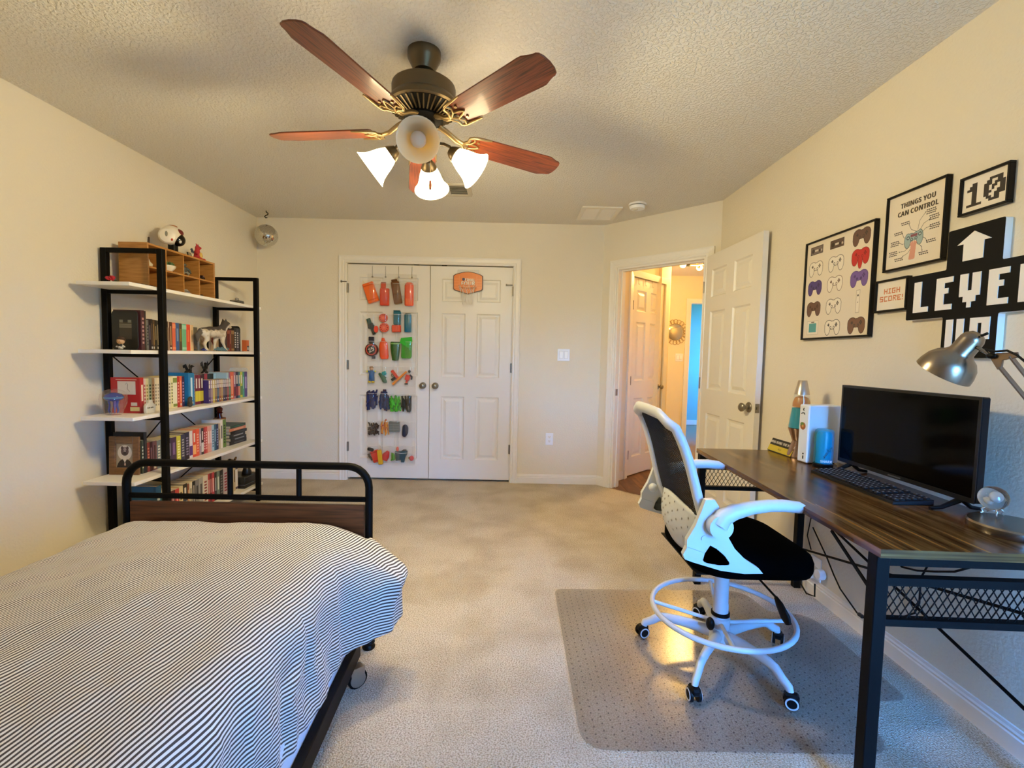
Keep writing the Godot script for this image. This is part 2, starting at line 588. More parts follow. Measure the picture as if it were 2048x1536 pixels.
# ---------------------------------------------------------------- six-panel doors
func ring4(b, a, c, z0, i0, z1, i1):
	# moulding strip between rectangle (a..c) inset i0 at z0 and inset i1 at z1
	var R = func(i, z):
		return [V(a.x + i, a.y + i, z), V(c.x - i, a.y + i, z), V(c.x - i, c.y - i, z), V(a.x + i, c.y - i, z)]
	var p = R.call(i0, z0)
	var q = R.call(i1, z1)
	b.sm(false)
	for k in 4:
		var j = (k + 1) % 4
		b.face([p[k], p[j], q[j], q[k]], V(0, 0, 1))
func panel_door(root, w, h, t, both = true):
	var kx = w / 0.771
	var ky = h / 2.03
	var xs = [0.0, 0.108 * kx, 0.331 * kx, 0.437 * kx, 0.660 * kx, w]
	var ys = [0.0, 0.190 * ky, 0.800 * ky, 0.985 * ky, 1.590 * ky, 1.698 * ky, 1.912 * ky, h]
	var b = mb()
	b.sm(false)
	for i in 5:
		for j in 7:
			if (i == 1 or i == 3) and (j == 1 or j == 3 or j == 5):
				continue
			for z in [0.0, -t]:
				b.face([V(xs[i], ys[j], z), V(xs[i + 1], ys[j], z), V(xs[i + 1], ys[j + 1], z), V(xs[i], ys[j + 1], z)], V(0, 0, 1 if z == 0.0 else -1))
	b.face([V(0, 0, 0), V(0, h, 0), V(0, h, -t), V(0, 0, -t)], V(-1, 0, 0))
	b.face([V(w, 0, 0), V(w, h, 0), V(w, h, -t), V(w, 0, -t)], V(1, 0, 0))
	b.face([V(0, 0, 0), V(w, 0, 0), V(w, 0, -t), V(0, 0, -t)], V(0, -1, 0))
	b.face([V(0, h, 0), V(w, h, 0), V(w, h, -t), V(0, h, -t)], V(0, 1, 0))
	part("door_slab", b, M.white, root)
	for i in [1, 3]:
		for j in [1, 3, 5]:
			var a = V(xs[i], ys[j], 0)
			var c = V(xs[i + 1], ys[j + 1], 0)
			b = mb()
			ring4(b, a, c, 0.0, 0.0, -0.011, 0.010)
			ring4(b, a, c, -0.011, 0.010, -0.012, 0.024)
			ring4(b, a, c, -0.012, 0.024, -0.003, 0.048)
			b.face([V(a.x + 0.048, a.y + 0.048, -0.003), V(c.x - 0.048, a.y + 0.048, -0.003), V(c.x - 0.048, c.y - 0.048, -0.003), V(a.x + 0.048, c.y - 0.048, -0.003)], V(0, 0, 1))
			b.face([V(a.x, a.y, -t + 0.004), V(c.x, a.y, -t + 0.004), V(c.x, c.y, -t + 0.004), V(a.x, c.y, -t + 0.004)], V(0, 0, -1))
			part("panel", b, M.white, root)
func knob(root, at, m, s = 1.0, dir = 1.0):
	# round knob on a rose; local z is out of the door
	var b = mb()
	b.lathe([Vector2(0.0, 0.0), Vector2(0.031, 0.0), Vector2(0.031, 0.004), Vector2(0.026, 0.009), Vector2(0.012, 0.011), Vector2(0.011, 0.026), Vector2(0.018, 0.032), Vector2(0.0265, 0.042), Vector2(0.0275, 0.052), Vector2(0.022, 0.061), Vector2(0.010, 0.0655), Vector2(0.0, 0.066)], 24, Transform3D(Basis(V(1, 0, 0), V(0, 0, 1) * dir, V(0, -1, 0) * dir).scaled(V(s, s, s)), at), 40.0)
	return part("knob", b, m, root)
func hinge(root, at, m = null, turn = 0.0):
	var b = mb()
	b.cyl(V(0, -0.045, 0.004), V(0, 0.045, 0.004), 0.006, 10)
	b.bx(V(-0.012, -0.044, -0.002), V(0.012, 0.044, 0.001))
	var o = part("hinge", b, m if m else M.dark_nickel, root, at)
	o.rotation.y = turn
func doors():
	# closet pair
	var d1 = structnode("door_1", Transform3D(Basis(), V(-1.527, 0.022, ZB - 0.012)))
	panel_door(d1, 0.770, 2.022, 0.035)
	knob(d1, V(0.712, 0.897, 0), M.dark_nickel)
	for y in [0.30, 1.08, 1.80]:
		hinge(d1, V(-0.003, y, 0.004))
	var b = mb()
	b.cyl(V(-0.05, 0, 0.012), V(0.0, 0, 0.012), 0.005, 8)
	b.cyl(V(-0.054, 0, 0.012), V(-0.044, 0, 0.012), 0.011, 10)
	part("hinge_stop", b, M.dark_nickel, d1, V(0, 1.855, 0.022))
	var d2 = structnode("door_2", Transform3D(Basis(), V(-0.752, 0.022, ZB - 0.012)))
	panel_door(d2, 0.770, 2.022, 0.035)
	knob(d2, V(0.055, 0.897, 0), M.dark_nickel)
	for y in [0.30, 1.08, 1.80]:
		hinge(d2, V(0.773, y, 0.004))
	b = mb()
	b.cyl(V(0.0, 0, 0.012), V(-0.05, 0, 0.012), 0.005, 8)
	b.cyl(V(-0.062, 0, 0.012), V(-0.050, 0, 0.012), 0.010, 10)
	part("hinge_stop", b, M.dark_nickel, d2, V(0.768, 1.855, 0.022))
	# dark ball catches on the head jamb
	for x in [-0.885, -0.625]:
		part("ball_catch", mb().bx(V(-0.024, 0, 0), V(0.024, 0.009, 0.012), 0.001), M.black, d1 if x < -0.75 else d2, V(x + (1.527 if x < -0.75 else 0.752), 2.0225, -0.008))
	# bedroom door, folded back along the right wall
	var ang = atan2(0.02, 0.81)
	var xf = Transform3D(Basis(V(0, 1, 0), -PI / 2 + ang) , V(1.545, 0.014, -3.775))
	var d3 = structnode("door_3", xf)
	panel_door(d3, 0.808, 2.016, 0.035)
	var kx = 0.742
	lever(d3, V(kx, 0.905, 0), 1.0)
	lever(d3, V(kx, 0.905, -0.035), -1.0)
	part("latch_plate", mb().bx(V(0.808, 0.876, -0.031), V(0.8095, 0.934, -0.004)), M.dark_nickel, d3)
	part("latch", mb().bx(V(0.8096, 0.896, -0.024), V(0.818, 0.914, -0.011), 0.002), M.dark_nickel, d3)
	for y in [0.25, 1.02, 1.78]:
		hinge(d3, V(-0.004, y, 0.003))
func lever(root, at, dir):
	# egg-shaped knob with rose
	var b = mb()
	b.lathe([Vector2(0.0, 0.0), Vector2(0.034, 0.0), Vector2(0.034, 0.005), Vector2(0.028, 0.011), Vector2(0.013, 0.014), Vector2(0.012, 0.030), Vector2(0.020, 0.034), Vector2(0.028, 0.044), Vector2(0.029, 0.054), Vector2(0.020, 0.064), Vector2(0.0, 0.067)], 24, Transform3D(Basis(V(1.0, 0, 0), V(0, 0, 1) * dir, V(0, -1, 0) * dir), at), 40.0)
	part("knob", b, M.dark_nickel, root)

# ---------------------------------------------------------------- hall beyond the door
func hall():
	var cream = mat("#eee0c0", 0.85)
	var flat = func(poly, y0, y1):
		var q = mb()
		q.prism(poly, y1 - y0, Transform3D(Basis(V(1, 0, 0), V(0, 0, 1), V(0, -1, 0)), V(0, (y0 + y1) * 0.5, 0)))
		return q
	# floor slab under the planks, and the planks themselves
	var slab = [Vector2(0.90, -4.43), Vector2(1.63, -3.70), Vector2(3.6, -3.70), Vector2(3.6, -9.2), Vector2(0.90, -9.2)]
	var fo = struct("floor", flat.call(slab, -0.12, -0.006), mat("#8d7a63", 0.8))
	fo.name = "floor_hall"
	var wm = []
	for k in 3:
		wm.append(mat(["#c9b49a", "#b8a288", "#d6c2a8"][k], 0.5, 0.0, {"albedo_texture": wood_tex(["#6b4a2e", "#84603f", "#9a7450"], 31 + k, 128, 128, 0.09, 0.012, 0.8), "uv1_triplanar": true, "uv1_scale": Vector3.ONE * 1.5}))
	var k = 0
	for i in 7:
		var x = 0.955 + i * 0.152
		var z = -3.62 - fposmod(i * 0.37, 0.9)
		while z > -7.0:
			var z1 = z - 0.90
			var lim = x - (AX - ZB) + 0.045   # threshold line of the angled wall
			var za = minf(z, x - 5.3233 - 0.0)
			var keep = za - 0.03
			if keep > z1 + 0.02 and z1 > -8.0 and k < 40:
				var pts = [Vector2(x, minf(z, x - 5.30)), Vector2(x + 0.149, minf(z, x + 0.149 - 5.30)), Vector2(x + 0.149, z1 + 0.003), Vector2(x, z1 + 0.003)]
				part("plank", flat.call(pts, -0.006, 0.0), wm[k % 3], fo)
				k += 1
			z = z1
	# walls in the angled frame
	var hw = func(nm, b, m = cream):
		var o = struct(nm, b, m)
		o.transform = AW
		return o
	var b = mb()
	b.bx(V(-0.06, -0.12, -0.44), V(0.06, H, -0.121))
	b.bx(V(-0.06, -0.12, -1.25), V(0.06, H, -1.125))
	b.bx(V(-0.06, 2.035, -1.125), V(0.06, H, -0.44))
	b.bx(V(0.06, -0.12, -0.14), V(0.155, H, -0.121))
	b.bx(V(-0.30, -0.12, -1.25), V(-0.20, H, -0.30))
	b.bx(V(-0.20, -0.12, -1.25), V(-0.06, H, -1.18))
	b.bx(V(-0.20, -0.12, -0.40), V(-0.06, H, -0.33))
	hw.call("wall_hall_left", b)
	b = mb()
	b.bx(V(1.081, -0.12, -3.3), V(1.2, H, -0.05))
	b.bx(V(0.967, -0.12, -0.14), V(1.081, H, -0.121))
	hw.call("wall_hall_right", b)
	struct("wall_hall_side", mb().bx(V(1.50, -0.12, -7.05), V(1.70, H, -5.32)).bx(V(1.50, -0.12, -5.32), V(1.62, H, -5.10)), cream)
	b = mb()
	b.bx(V(1.40, -0.12, -7.17), V(2.685, H, -7.05))
	b.bx(V(3.45, -0.12, -7.17), V(4.7, H, -7.05))
	b.bx(V(3.9, -0.12, -7.05), V(4.02, H, -5.85))
	b.bx(V(2.685, 2.05, -7.17), V(3.45, H, -7.05))
	struct("wall_hall_end", b, cream)
	b = mb()
	b.sweep([V(2.685, 0, -7.05), V(2.685, 2.05, -7.05), V(3.45, 2.05, -7.05), V(3.45, 0, -7.05)], neg([Vector2(0, 0), Vector2(0, 0.012), Vector2(0.03, 0.016), Vector2(0.068, 0.020), Vector2(0.068, 0)]), V(0, 0, 1))
	b.bx(V(2.685, 0, -7.17), V(2.697, 2.05, -7.051))
	struct("trim_3", b, M.trim)
	# blue room past the far doorway, with a window of its own
	b = mb()
	b.bx(V(2.0, -0.12, -8.8), V(4.6, H, -8.7))
	b.bx(V(2.0, -0.12, -8.7), V(2.1, H, -7.17))
	struct("wall_blue_room", b, M.bluewall)
	b = mb()
	b.bx(V(4.6, -0.12, -8.8), V(4.7, 1.0, -7.05))
	b.bx(V(4.6, 1.0, -8.8), V(4.7, 2.2, -8.15))
	b.bx(V(4.6, 1.0, -7.6), V(4.7, 2.2, -7.17))
	b.bx(V(4.6, 2.2, -8.8), V(4.7, H, -7.05))
	struct("wall_blue_room_window", b, M.bluewall)
	struct("baseboard_blue_room", mb().bx(V(2.1, 0, -8.7), V(4.5, 0.09, -8.685)), M.trim)
	struct("ceiling", flat.call([Vector2(0.95, -4.50), Vector2(1.75, -3.66), Vector2(4.7, -3.66), Vector2(4.7, -8.9), Vector2(0.95, -8.9)], H, H + 0.1), cream).name = "ceiling_hall"
	struct("floor", mb().bx(V(3.6, -0.12, -9.2), V(4.8, -0.006, -7.0)), mat("#3b5560", 0.8)).name = "floor_blue_room"
	# linen closet door in the hall's left wall
	var d4 = structnode("door_4", AW * Transform3D(Basis(V(0, 1, 0), PI / 2), V(0.052, 0.012, -0.455)))
	panel_door(d4, 0.655, 2.016, 0.035)
	knob(d4, V(0.60, 0.90, 0), M.dark_nickel, 0.95)
	for y in [0.22, 0.98, 1.74]:
		hinge(d4, V(0.004, y, 0.004), M.blackm)
	for i in 4:
		var hk = mb()
		hk.tube([V(0, 0.012, -0.005), V(0, 0.012, 0.004), V(0, -0.05, 0.004), V(0, -0.055, 0.012), V(0, -0.045, 0.016)], 0.0025, 6)
		part("over_door_hook", hk, M.nickel, d4, V(0.10 + i * 0.14, 2.006, 0.002))
	b = mb()
	b.sweep([V(0.06, 0, -1.125), V(0.06, 2.035, -1.125), V(0.06, 2.035, -0.44), V(0.06, 0, -0.44)], [Vector2(0, 0), Vector2(0, 0.012), Vector2(0.03, 0.016), Vector2(0.062, 0.020), Vector2(0.062, 0)], V(1, 0, 0))
	hw.call("trim_4", b, M.trim)
	b = mb()
	b.bx(V(0.06, 0, -0.377), V(0.073, 0.086, -0.142), 0.003)
	hw.call("baseboard_hall", b, M.trim)
	# round wall mirror in a loop frame
	var t = thing("wall_mirror", "round wall mirror in a looped wire frame on the yellow hall wall", "mirror", V(2.47, 1.62, -7.05))
	part("glass", mb().lathe([Vector2(0, 0.004), Vector2(0.115, 0.004), Vector2(0.12, 0.001), Vector2(0.12, 0.0), Vector2(0, 0)], 32, Transform3D(Basis(V(1, 0, 0), V(0, 0, 1), V(0, -1, 0)), V(0, 0, 0.006))), mat("#c8c4bc", 0.03, 1.0), t)
	b = mb()
	for i in 20:
		var a = TAU * i / 20
		var c = V(cos(a) * 0.155, sin(a) * 0.155, 0.008)
		var ring = []
		for j in 10:
			var q = TAU * j / 10
			ring.append(c + V(cos(q) * 0.033, sin(q) * 0.033, 0))
		b.tube(ring, 0.004, 5, false, true)
	part("loop_frame", b, M.brass, t)
	t = thing("hall_light_switch", "cream double switch plate on the yellow hall wall under the mirror", "light switch", V(2.545, 1.243, -7.05))
	switch_plate(t)
	# ceiling light of the hall
	t = thing("hall_ceiling_lamp", "hall ceiling lamp with a glowing bulb on a dark brass arm", "ceiling lamp", V(2.12, H, -5.42))
	part("canopy", mb().lathe([Vector2(0, 0), Vector2(0.06, 0), Vector2(0.06, -0.018), Vector2(0.02, -0.03), Vector2(0, -0.03)], 20), M.blackm, t)
	b = mb()
	b.cyl(V(0, -0.03, 0), V(0, -0.16, 0), 0.008, 8)
	part("stem", b, M.brass, t)
	for i in 3:
		var a = PI + TAU * i / 3
		var dv = V(cos(a), 0, sin(a))
		part("arm", mb().cyl(V(0, -0.16, 0), V(0, -0.16, 0) + dv * 0.09, 0.007, 8), M.brass, t)
		part("socket", mb().cyl(V(0, -0.16, 0) + dv * 0.09, V(0, -0.16, 0) + dv * 0.13, 0.016, 10), M.blackm, t)
		part("bulb", mb().ell(V(0, -0.16, 0) + dv * 0.165, V(0.036, 0.033, 0.036), 16, 10), mat("#fff2d8", 0.4, 0.0, {"emission_enabled": true, "emission": Color(1.0, 0.82, 0.5), "emission_energy_multiplier": 4.0}), t)
	var l = OmniLight3D.new()
	l.name = "hall_light"
	l.light_color = Color(1.0, 0.80, 0.47)
	l.light_energy = 1.35
	l.light_size = 0.05
	l.omni_range = 9.0
	l.omni_attenuation = 2.0
	l.shadow_enabled = true
	l.position = V(0, -0.22, 0)
	t.add_child(l)

func switch_plate(t):
	part("plate", mb().bx(V(-0.058, -0.058, 0), V(0.058, 0.058, 0.006), 0.003), M.plastic, t)
	for x in [-0.023, 0.023]:
		var f = part("rocker", mb().box(V(0, 0, 0.009), V(0.033, 0.066, 0.006), 0.002, Basis(V(1, 0, 0), 0.06 if x < 0 else -0.06)), mat("#fbfaf6", 0.3), t, V(x, 0, 0))
		part("rocker_frame", mb().bx(V(-0.018, -0.035, 0.006), V(0.018, 0.035, 0.0068)), mat("#cfcabd", 0.5), f)

func wall_fittings():
	var t = thing("light_switch", "white double rocker switch plate on the back wall beside the bedroom doorway", "light switch", V(0.514, 1.237, ZB))
	switch_plate(t)
	t = thing("wall_outlet", "white duplex wall outlet low on the back wall under the switch", "outlet", V(0.399, 0.432, ZB))
	outlet(t)
	# ceiling register behind the fan
	t = thing("ceiling_vent", "small white ceiling register behind the fan lights", "vent", V(-0.475, H, -3.605))
	var gm = mat("#cfc4ae", 0.5)
	var b = mb()
	for s in [-1.0, 1.0]:
		b.bx(V(-0.16, -0.008, s * 0.115 - 0.018), V(0.16, 0, s * 0.115 + 0.018), 0.002)
		b.bx(V(s * 0.15 - 0.018, -0.008, -0.097), V(s * 0.15 + 0.018, 0, 0.097), 0.002)
	b.bx(V(-0.006, -0.008, -0.097), V(0.006, -0.0005, 0.097))
	part("frame", b, gm, t)
	part("duct", mb().bx(V(-0.132, -0.001, -0.097), V(0.132, -0.0002, 0.097)), mat("#4c4436", 0.8), t)
	for sx in [-1.0, 1.0]:
		for i in 8:
			part("louvre", mb().box(V(sx * 0.069, -0.005, -0.082 + i * 0.0235), V(0.124, 0.0012, 0.018), 0.0, Basis(V(1, 0, 0), 0.5 * sx)), gm, t)
	t = thing("return_air_grille", "wide white return air grille on the ceiling near the doorway", "vent", V(0.735, H, -4.095))
	b = mb()
	for s in [-1.0, 1.0]:
		b.bx(V(-0.165, -0.012, s * 0.165 - 0.02), V(0.165, 0, s * 0.165 + 0.02), 0.003)
		b.bx(V(s * 0.147 - 0.018, -0.012, -0.145), V(s * 0.147 + 0.018, 0, 0.145), 0.003)
	b.bx(V(-0.008, -0.011, -0.145), V(0.008, -0.001, 0.145))
	part("frame", b, M.white, t)
	part("duct", mb().bx(V(-0.129, -0.0012, -0.145), V(0.129, -0.0002, 0.145)), mat("#6f675a", 0.8), t)
	for i in 17:
		part("louvre", mb().box(V(0, -0.0065, -0.136 + i * 0.017), V(0.256, 0.001, 0.014), 0.0, Basis(V(1, 0, 0), -0.45)), M.white, t)
	t = thing("smoke_detector", "round white smoke detector on the ceiling by the angled wall", "smoke detector", V(0.999, H, -3.834))
	part("base", mb().lathe([Vector2(0, 0), Vector2(0.07, 0), Vector2(0.07, -0.014), Vector2(0, -0.014)], 32), M.plastic, t)
	part("gap_ring", mb().lathe([Vector2(0.058, -0.014), Vector2(0.058, -0.020), Vector2(0, -0.020)], 32), M.black, t)
	part("cover", mb().lathe([Vector2(0.0, -0.019), Vector2(0.064, -0.019), Vector2(0.064, -0.024), Vector2(0.056, -0.040), Vector2(0.030, -0.047), Vector2(0, -0.048)], 32), M.plastic, t)
	part("test_button", mb().lathe([Vector2(0.018, -0.044), Vector2(0.017, -0.052), Vector2(0, -0.053)], 20, Transform3D(Basis(), V(-0.02, 0, 0.018))), mat("#dcd6c8", 0.4), t)
	# mirror ball in the corner
	solo("ceiling_hook", mb().tube([V(0, 0, 0), V(0, -0.012, 0), V(0.016, -0.022, 0), V(0.014, -0.034, 0), V(-0.004, -0.040, 0), V(-0.014, -0.05, 0), V(-0.006, -0.062, 0), V(0.008, -0.06, 0)], 0.0045, 8), M.black, "small black swag hook screwed into the ceiling above the mirror ball", "hook", V(-2.17, H, -4.25))
	t = thing("mirror_ball", "small silver mirror ball hanging from a thread in the back left corner", "mirror ball", V(-2.17, 2.235, -4.25))
	part("thread", mb().cyl(V(0, 0.095, 0), V(0, 0.155, 0), 0.0012, 6), mat("#d8d4c8", 0.6), t)
	part("cap", mb().lathe([Vector2(0.0, 0.097), Vector2(0.008, 0.097), Vector2(0.014, 0.092), Vector2(0.014, 0.088)], 12), M.nickel, t)
	part("core", mb().ell(Vector3.ZERO, V(0.0905, 0.0905, 0.0905), 24, 16), mat("#55524c", 0.6), t)
	var mm = mat("#e2dfd8", 0.06, 1.0)
	b = mb()
	b.sm(false)
	for j in 26:
		var la = -PI / 2 + PI * (j + 0.5) / 26
		var cnt = maxi(5, int(52 * cos(la)))
		for i in cnt:
			var lo = TAU * (i + 0.5) / cnt
			var nrm = V(cos(la) * cos(lo), sin(la), cos(la) * sin(lo))
			var e = V(-sin(lo), 0, cos(lo))
			var g = nrm.cross(e)
			var c = nrm * 0.094
			var hw = 0.0052
			b.face([c + (e + g) * hw, c + (e - g) * hw, c - (e + g) * hw, c + (g - e) * hw], nrm)
	part("mirror_tiles", b, mm, t).set_meta("kind", "stuff")

func outlet(t):
	part("plate", mb().bx(V(-0.036, -0.058, 0), V(0.036, 0.058, 0.006), 0.003), M.plastic, t)
	for y in [-0.02, 0.02]:
		var s = part("socket", mb().prism(arcpoly(0.0165, 0.014, 12), 0.004, Transform3D(Basis(), V(0, 0, 0.007))), mat("#f3f0e8", 0.4), t, V(0, y, 0))
		for x in [-0.006, 0.006]:
			part("slot", mb().bx(V(x - 0.001, -0.001, 0.0088), V(x + 0.001, 0.007, 0.0095)), M.black, s)
		part("slot", mb().bx(V(-0.002, -0.009, 0.0088), V(0.002, -0.005, 0.0095)), M.black, s)
func arcpoly(rx, ry, k):
	var r = []
	for i in k:
		r.append(Vector2(cos(TAU * i / k) * rx, sin(TAU * i / k) * ry))
	return r
func rrect(w, h, r, k = 4):
	var o = []
	for c in [[w / 2 - r, h / 2 - r, 0.0], [-w / 2 + r, h / 2 - r, PI / 2], [-w / 2 + r, -h / 2 + r, PI], [w / 2 - r, -h / 2 + r, PI * 1.5]]:
		for i in k + 1:
			var a = c[2] + PI / 2 * i / k
			o.append(Vector2(c[0] + cos(a) * r, c[1] + sin(a) * r))
	return o

# ---------------------------------------------------------------- bed
func arch(x0, x1, y, r, k = 6):
	# path of an arch from foot to foot with rounded shoulders
	var p = [V(x0, 0.028, 0), V(x0, 0.10, 0), V(x0, y * 0.5, 0)]
	for i in k + 1:
		var a = PI - PI / 2 * i / k
		p.append(V(x0 + r + cos(a) * r, y - r + sin(a) * r, 0))
	p.append(V((x0 + x1) * 0.5, y, 0))
	for i in k + 1:
		var a = PI / 2 - PI / 2 * i / k
		p.append(V(x1 - r + cos(a) * r, y - r + sin(a) * r, 0))
	p.append_array([V(x1, y * 0.5, 0), V(x1, 0.10, 0), V(x1, 0.028, 0)])
	return p
func bed():
	var zf = -1.888
	var t = thing("bed_frame", "black metal bed frame with arched footboard and dark wood panel", "bed")
	for e in [[zf, 0.760, "footboard"], [0.17, 1.02, "headboard"]]:
		var z = e[0]
		var a = part(e[2], mb().tube(arch(-1.540, -0.559, e[1], 0.085), 0.0155, 12), M.blackm, t, V(0, 0, z))
		for x in [-1.540, -0.559]:
			part("foot_cap", mb().lathe([Vector2(0, 0), Vector2(0.024, 0), Vector2(0.027, 0.006), Vector2(0.022, 0.018), Vector2(0.026, 0.026), Vector2(0.0205, 0.034), Vector2(0.017, 0.040), Vector2(0.017, 0.055)], 16), M.black, a, V(x, 0, 0))
		part("rail", mb().cyl(V(-1.526, e[1] - 0.135, z), V(-0.573, e[1] - 0.135, z), 0.0115, 10), M.blackm, t)
		for x in [-1.121, -0.843]:
			part("spindle", mb().cyl(V(x, e[1] - 0.126, z), V(x, e[1] - 0.013, z), 0.0105, 10), M.blackm, t)
		part("wood_panel", mb().bx(V(-1.523, 0.345, z - 0.009), V(-0.576, e[1] - 0.158, z + 0.009), 0.002), M.walnut, t)
	for x in [-1.515, -0.585]:
		part("side_rail", mb().bx(V(x - 0.012, 0.262, zf + 0.012), V(x + 0.012, 0.302, 0.158)), M.blackm, t)
	for i in 8:
		part("slat", mb().bx(V(-1.503, 0.285, -1.80 + i * 0.262), V(-0.597, 0.302, -1.74 + i * 0.262)), M.blackm, t)
	solo("mattress", mb().bx(V(-1.500, 0.303, -1.850), V(-0.600, 0.480, 0.140), 0.03), mat("#e8e6e2", 0.8), "white mattress lying under the striped duvet", "mattress")
	# trundle pulled a little askew under the bed
	var tr = thing("trundle_bed", "low black trundle frame on casters under the right side of the bed", "trundle", V(-0.527, 0, -1.45), 0.038)
	part("rail", mb().bx(V(-0.028, 0.082, -0.262), V(0.0, 0.146, 1.50), 0.002), M.blackm, tr)
	part("rail", mb().bx(V(-0.90, 0.082, -0.262), V(-0.872, 0.146, 1.50), 0.002), M.blackm, tr)
	part("end_rail", mb().bx(V(-0.871, 0.082, -0.262), V(-0.029, 0.146, -0.236), 0.002), M.blackm, tr)
	part("end_rail", mb().bx(V(-0.871, 0.082, 1.474), V(-0.029, 0.146, 1.50), 0.002), M.blackm, tr)
	for i in 6:
		part("slat", mb().bx(V(-0.871, 0.092, -0.18 + i * 0.3), V(-0.029, 0.108, -0.12 + i * 0.3)), M.blackm, tr)
	for p in [V(-0.012, 0, -0.222), V(-0.012, 0, 1.44), V(-0.886, 0, -0.222), V(-0.886, 0, 1.44)]:
		var c = part("caster", mb().cyl(V(0.008, 0.036, 0), V(0.032, 0.036, 0), 0.036, 20), M.black, tr, p)
		c.rotation.y = -0.9
		var b = mb()
		b.bx(V(0.003, 0.030, -0.012), V(0.0065, 0.080, 0.012))
		b.prism([Vector2(-0.026, 0.080), Vector2(0.026, 0.080), Vector2(0.024, 0.050), Vector2(0.010, 0.030), Vector2(-0.010, 0.030), Vector2(-0.024, 0.050)], 0.0035, Transform3D(Basis(V(0, 0, -1), V(0, 1, 0), V(1, 0, 0)), V(0.0355, 0, 0)))
		b.bx(V(0.003, 0.0745, -0.022), V(0.037, 0.0795, 0.022))
		b.lathe([Vector2(0.006, 0.0), Vector2(0.028, 0.0), Vector2(0.028, 0.004), Vector2(0.0, 0.004)], 16, Transform3D(Basis(V(0, 1, 0), V(1, 0, 0), V(0, 0, 1)), V(0.034, 0.036, 0)))
		part("fork", b, M.nickel, c)
	solo("trundle_mattress", mb().bx(V(-0.862, 0.110, -0.225), V(-0.030, 0.256, 1.46), 0.02), mat("#e9eaee", 0.8), "white mattress of the trundle showing below the striped duvet", "mattress", V(-0.527, 0, -1.45)).rotation.y = 0.038
	duvet()

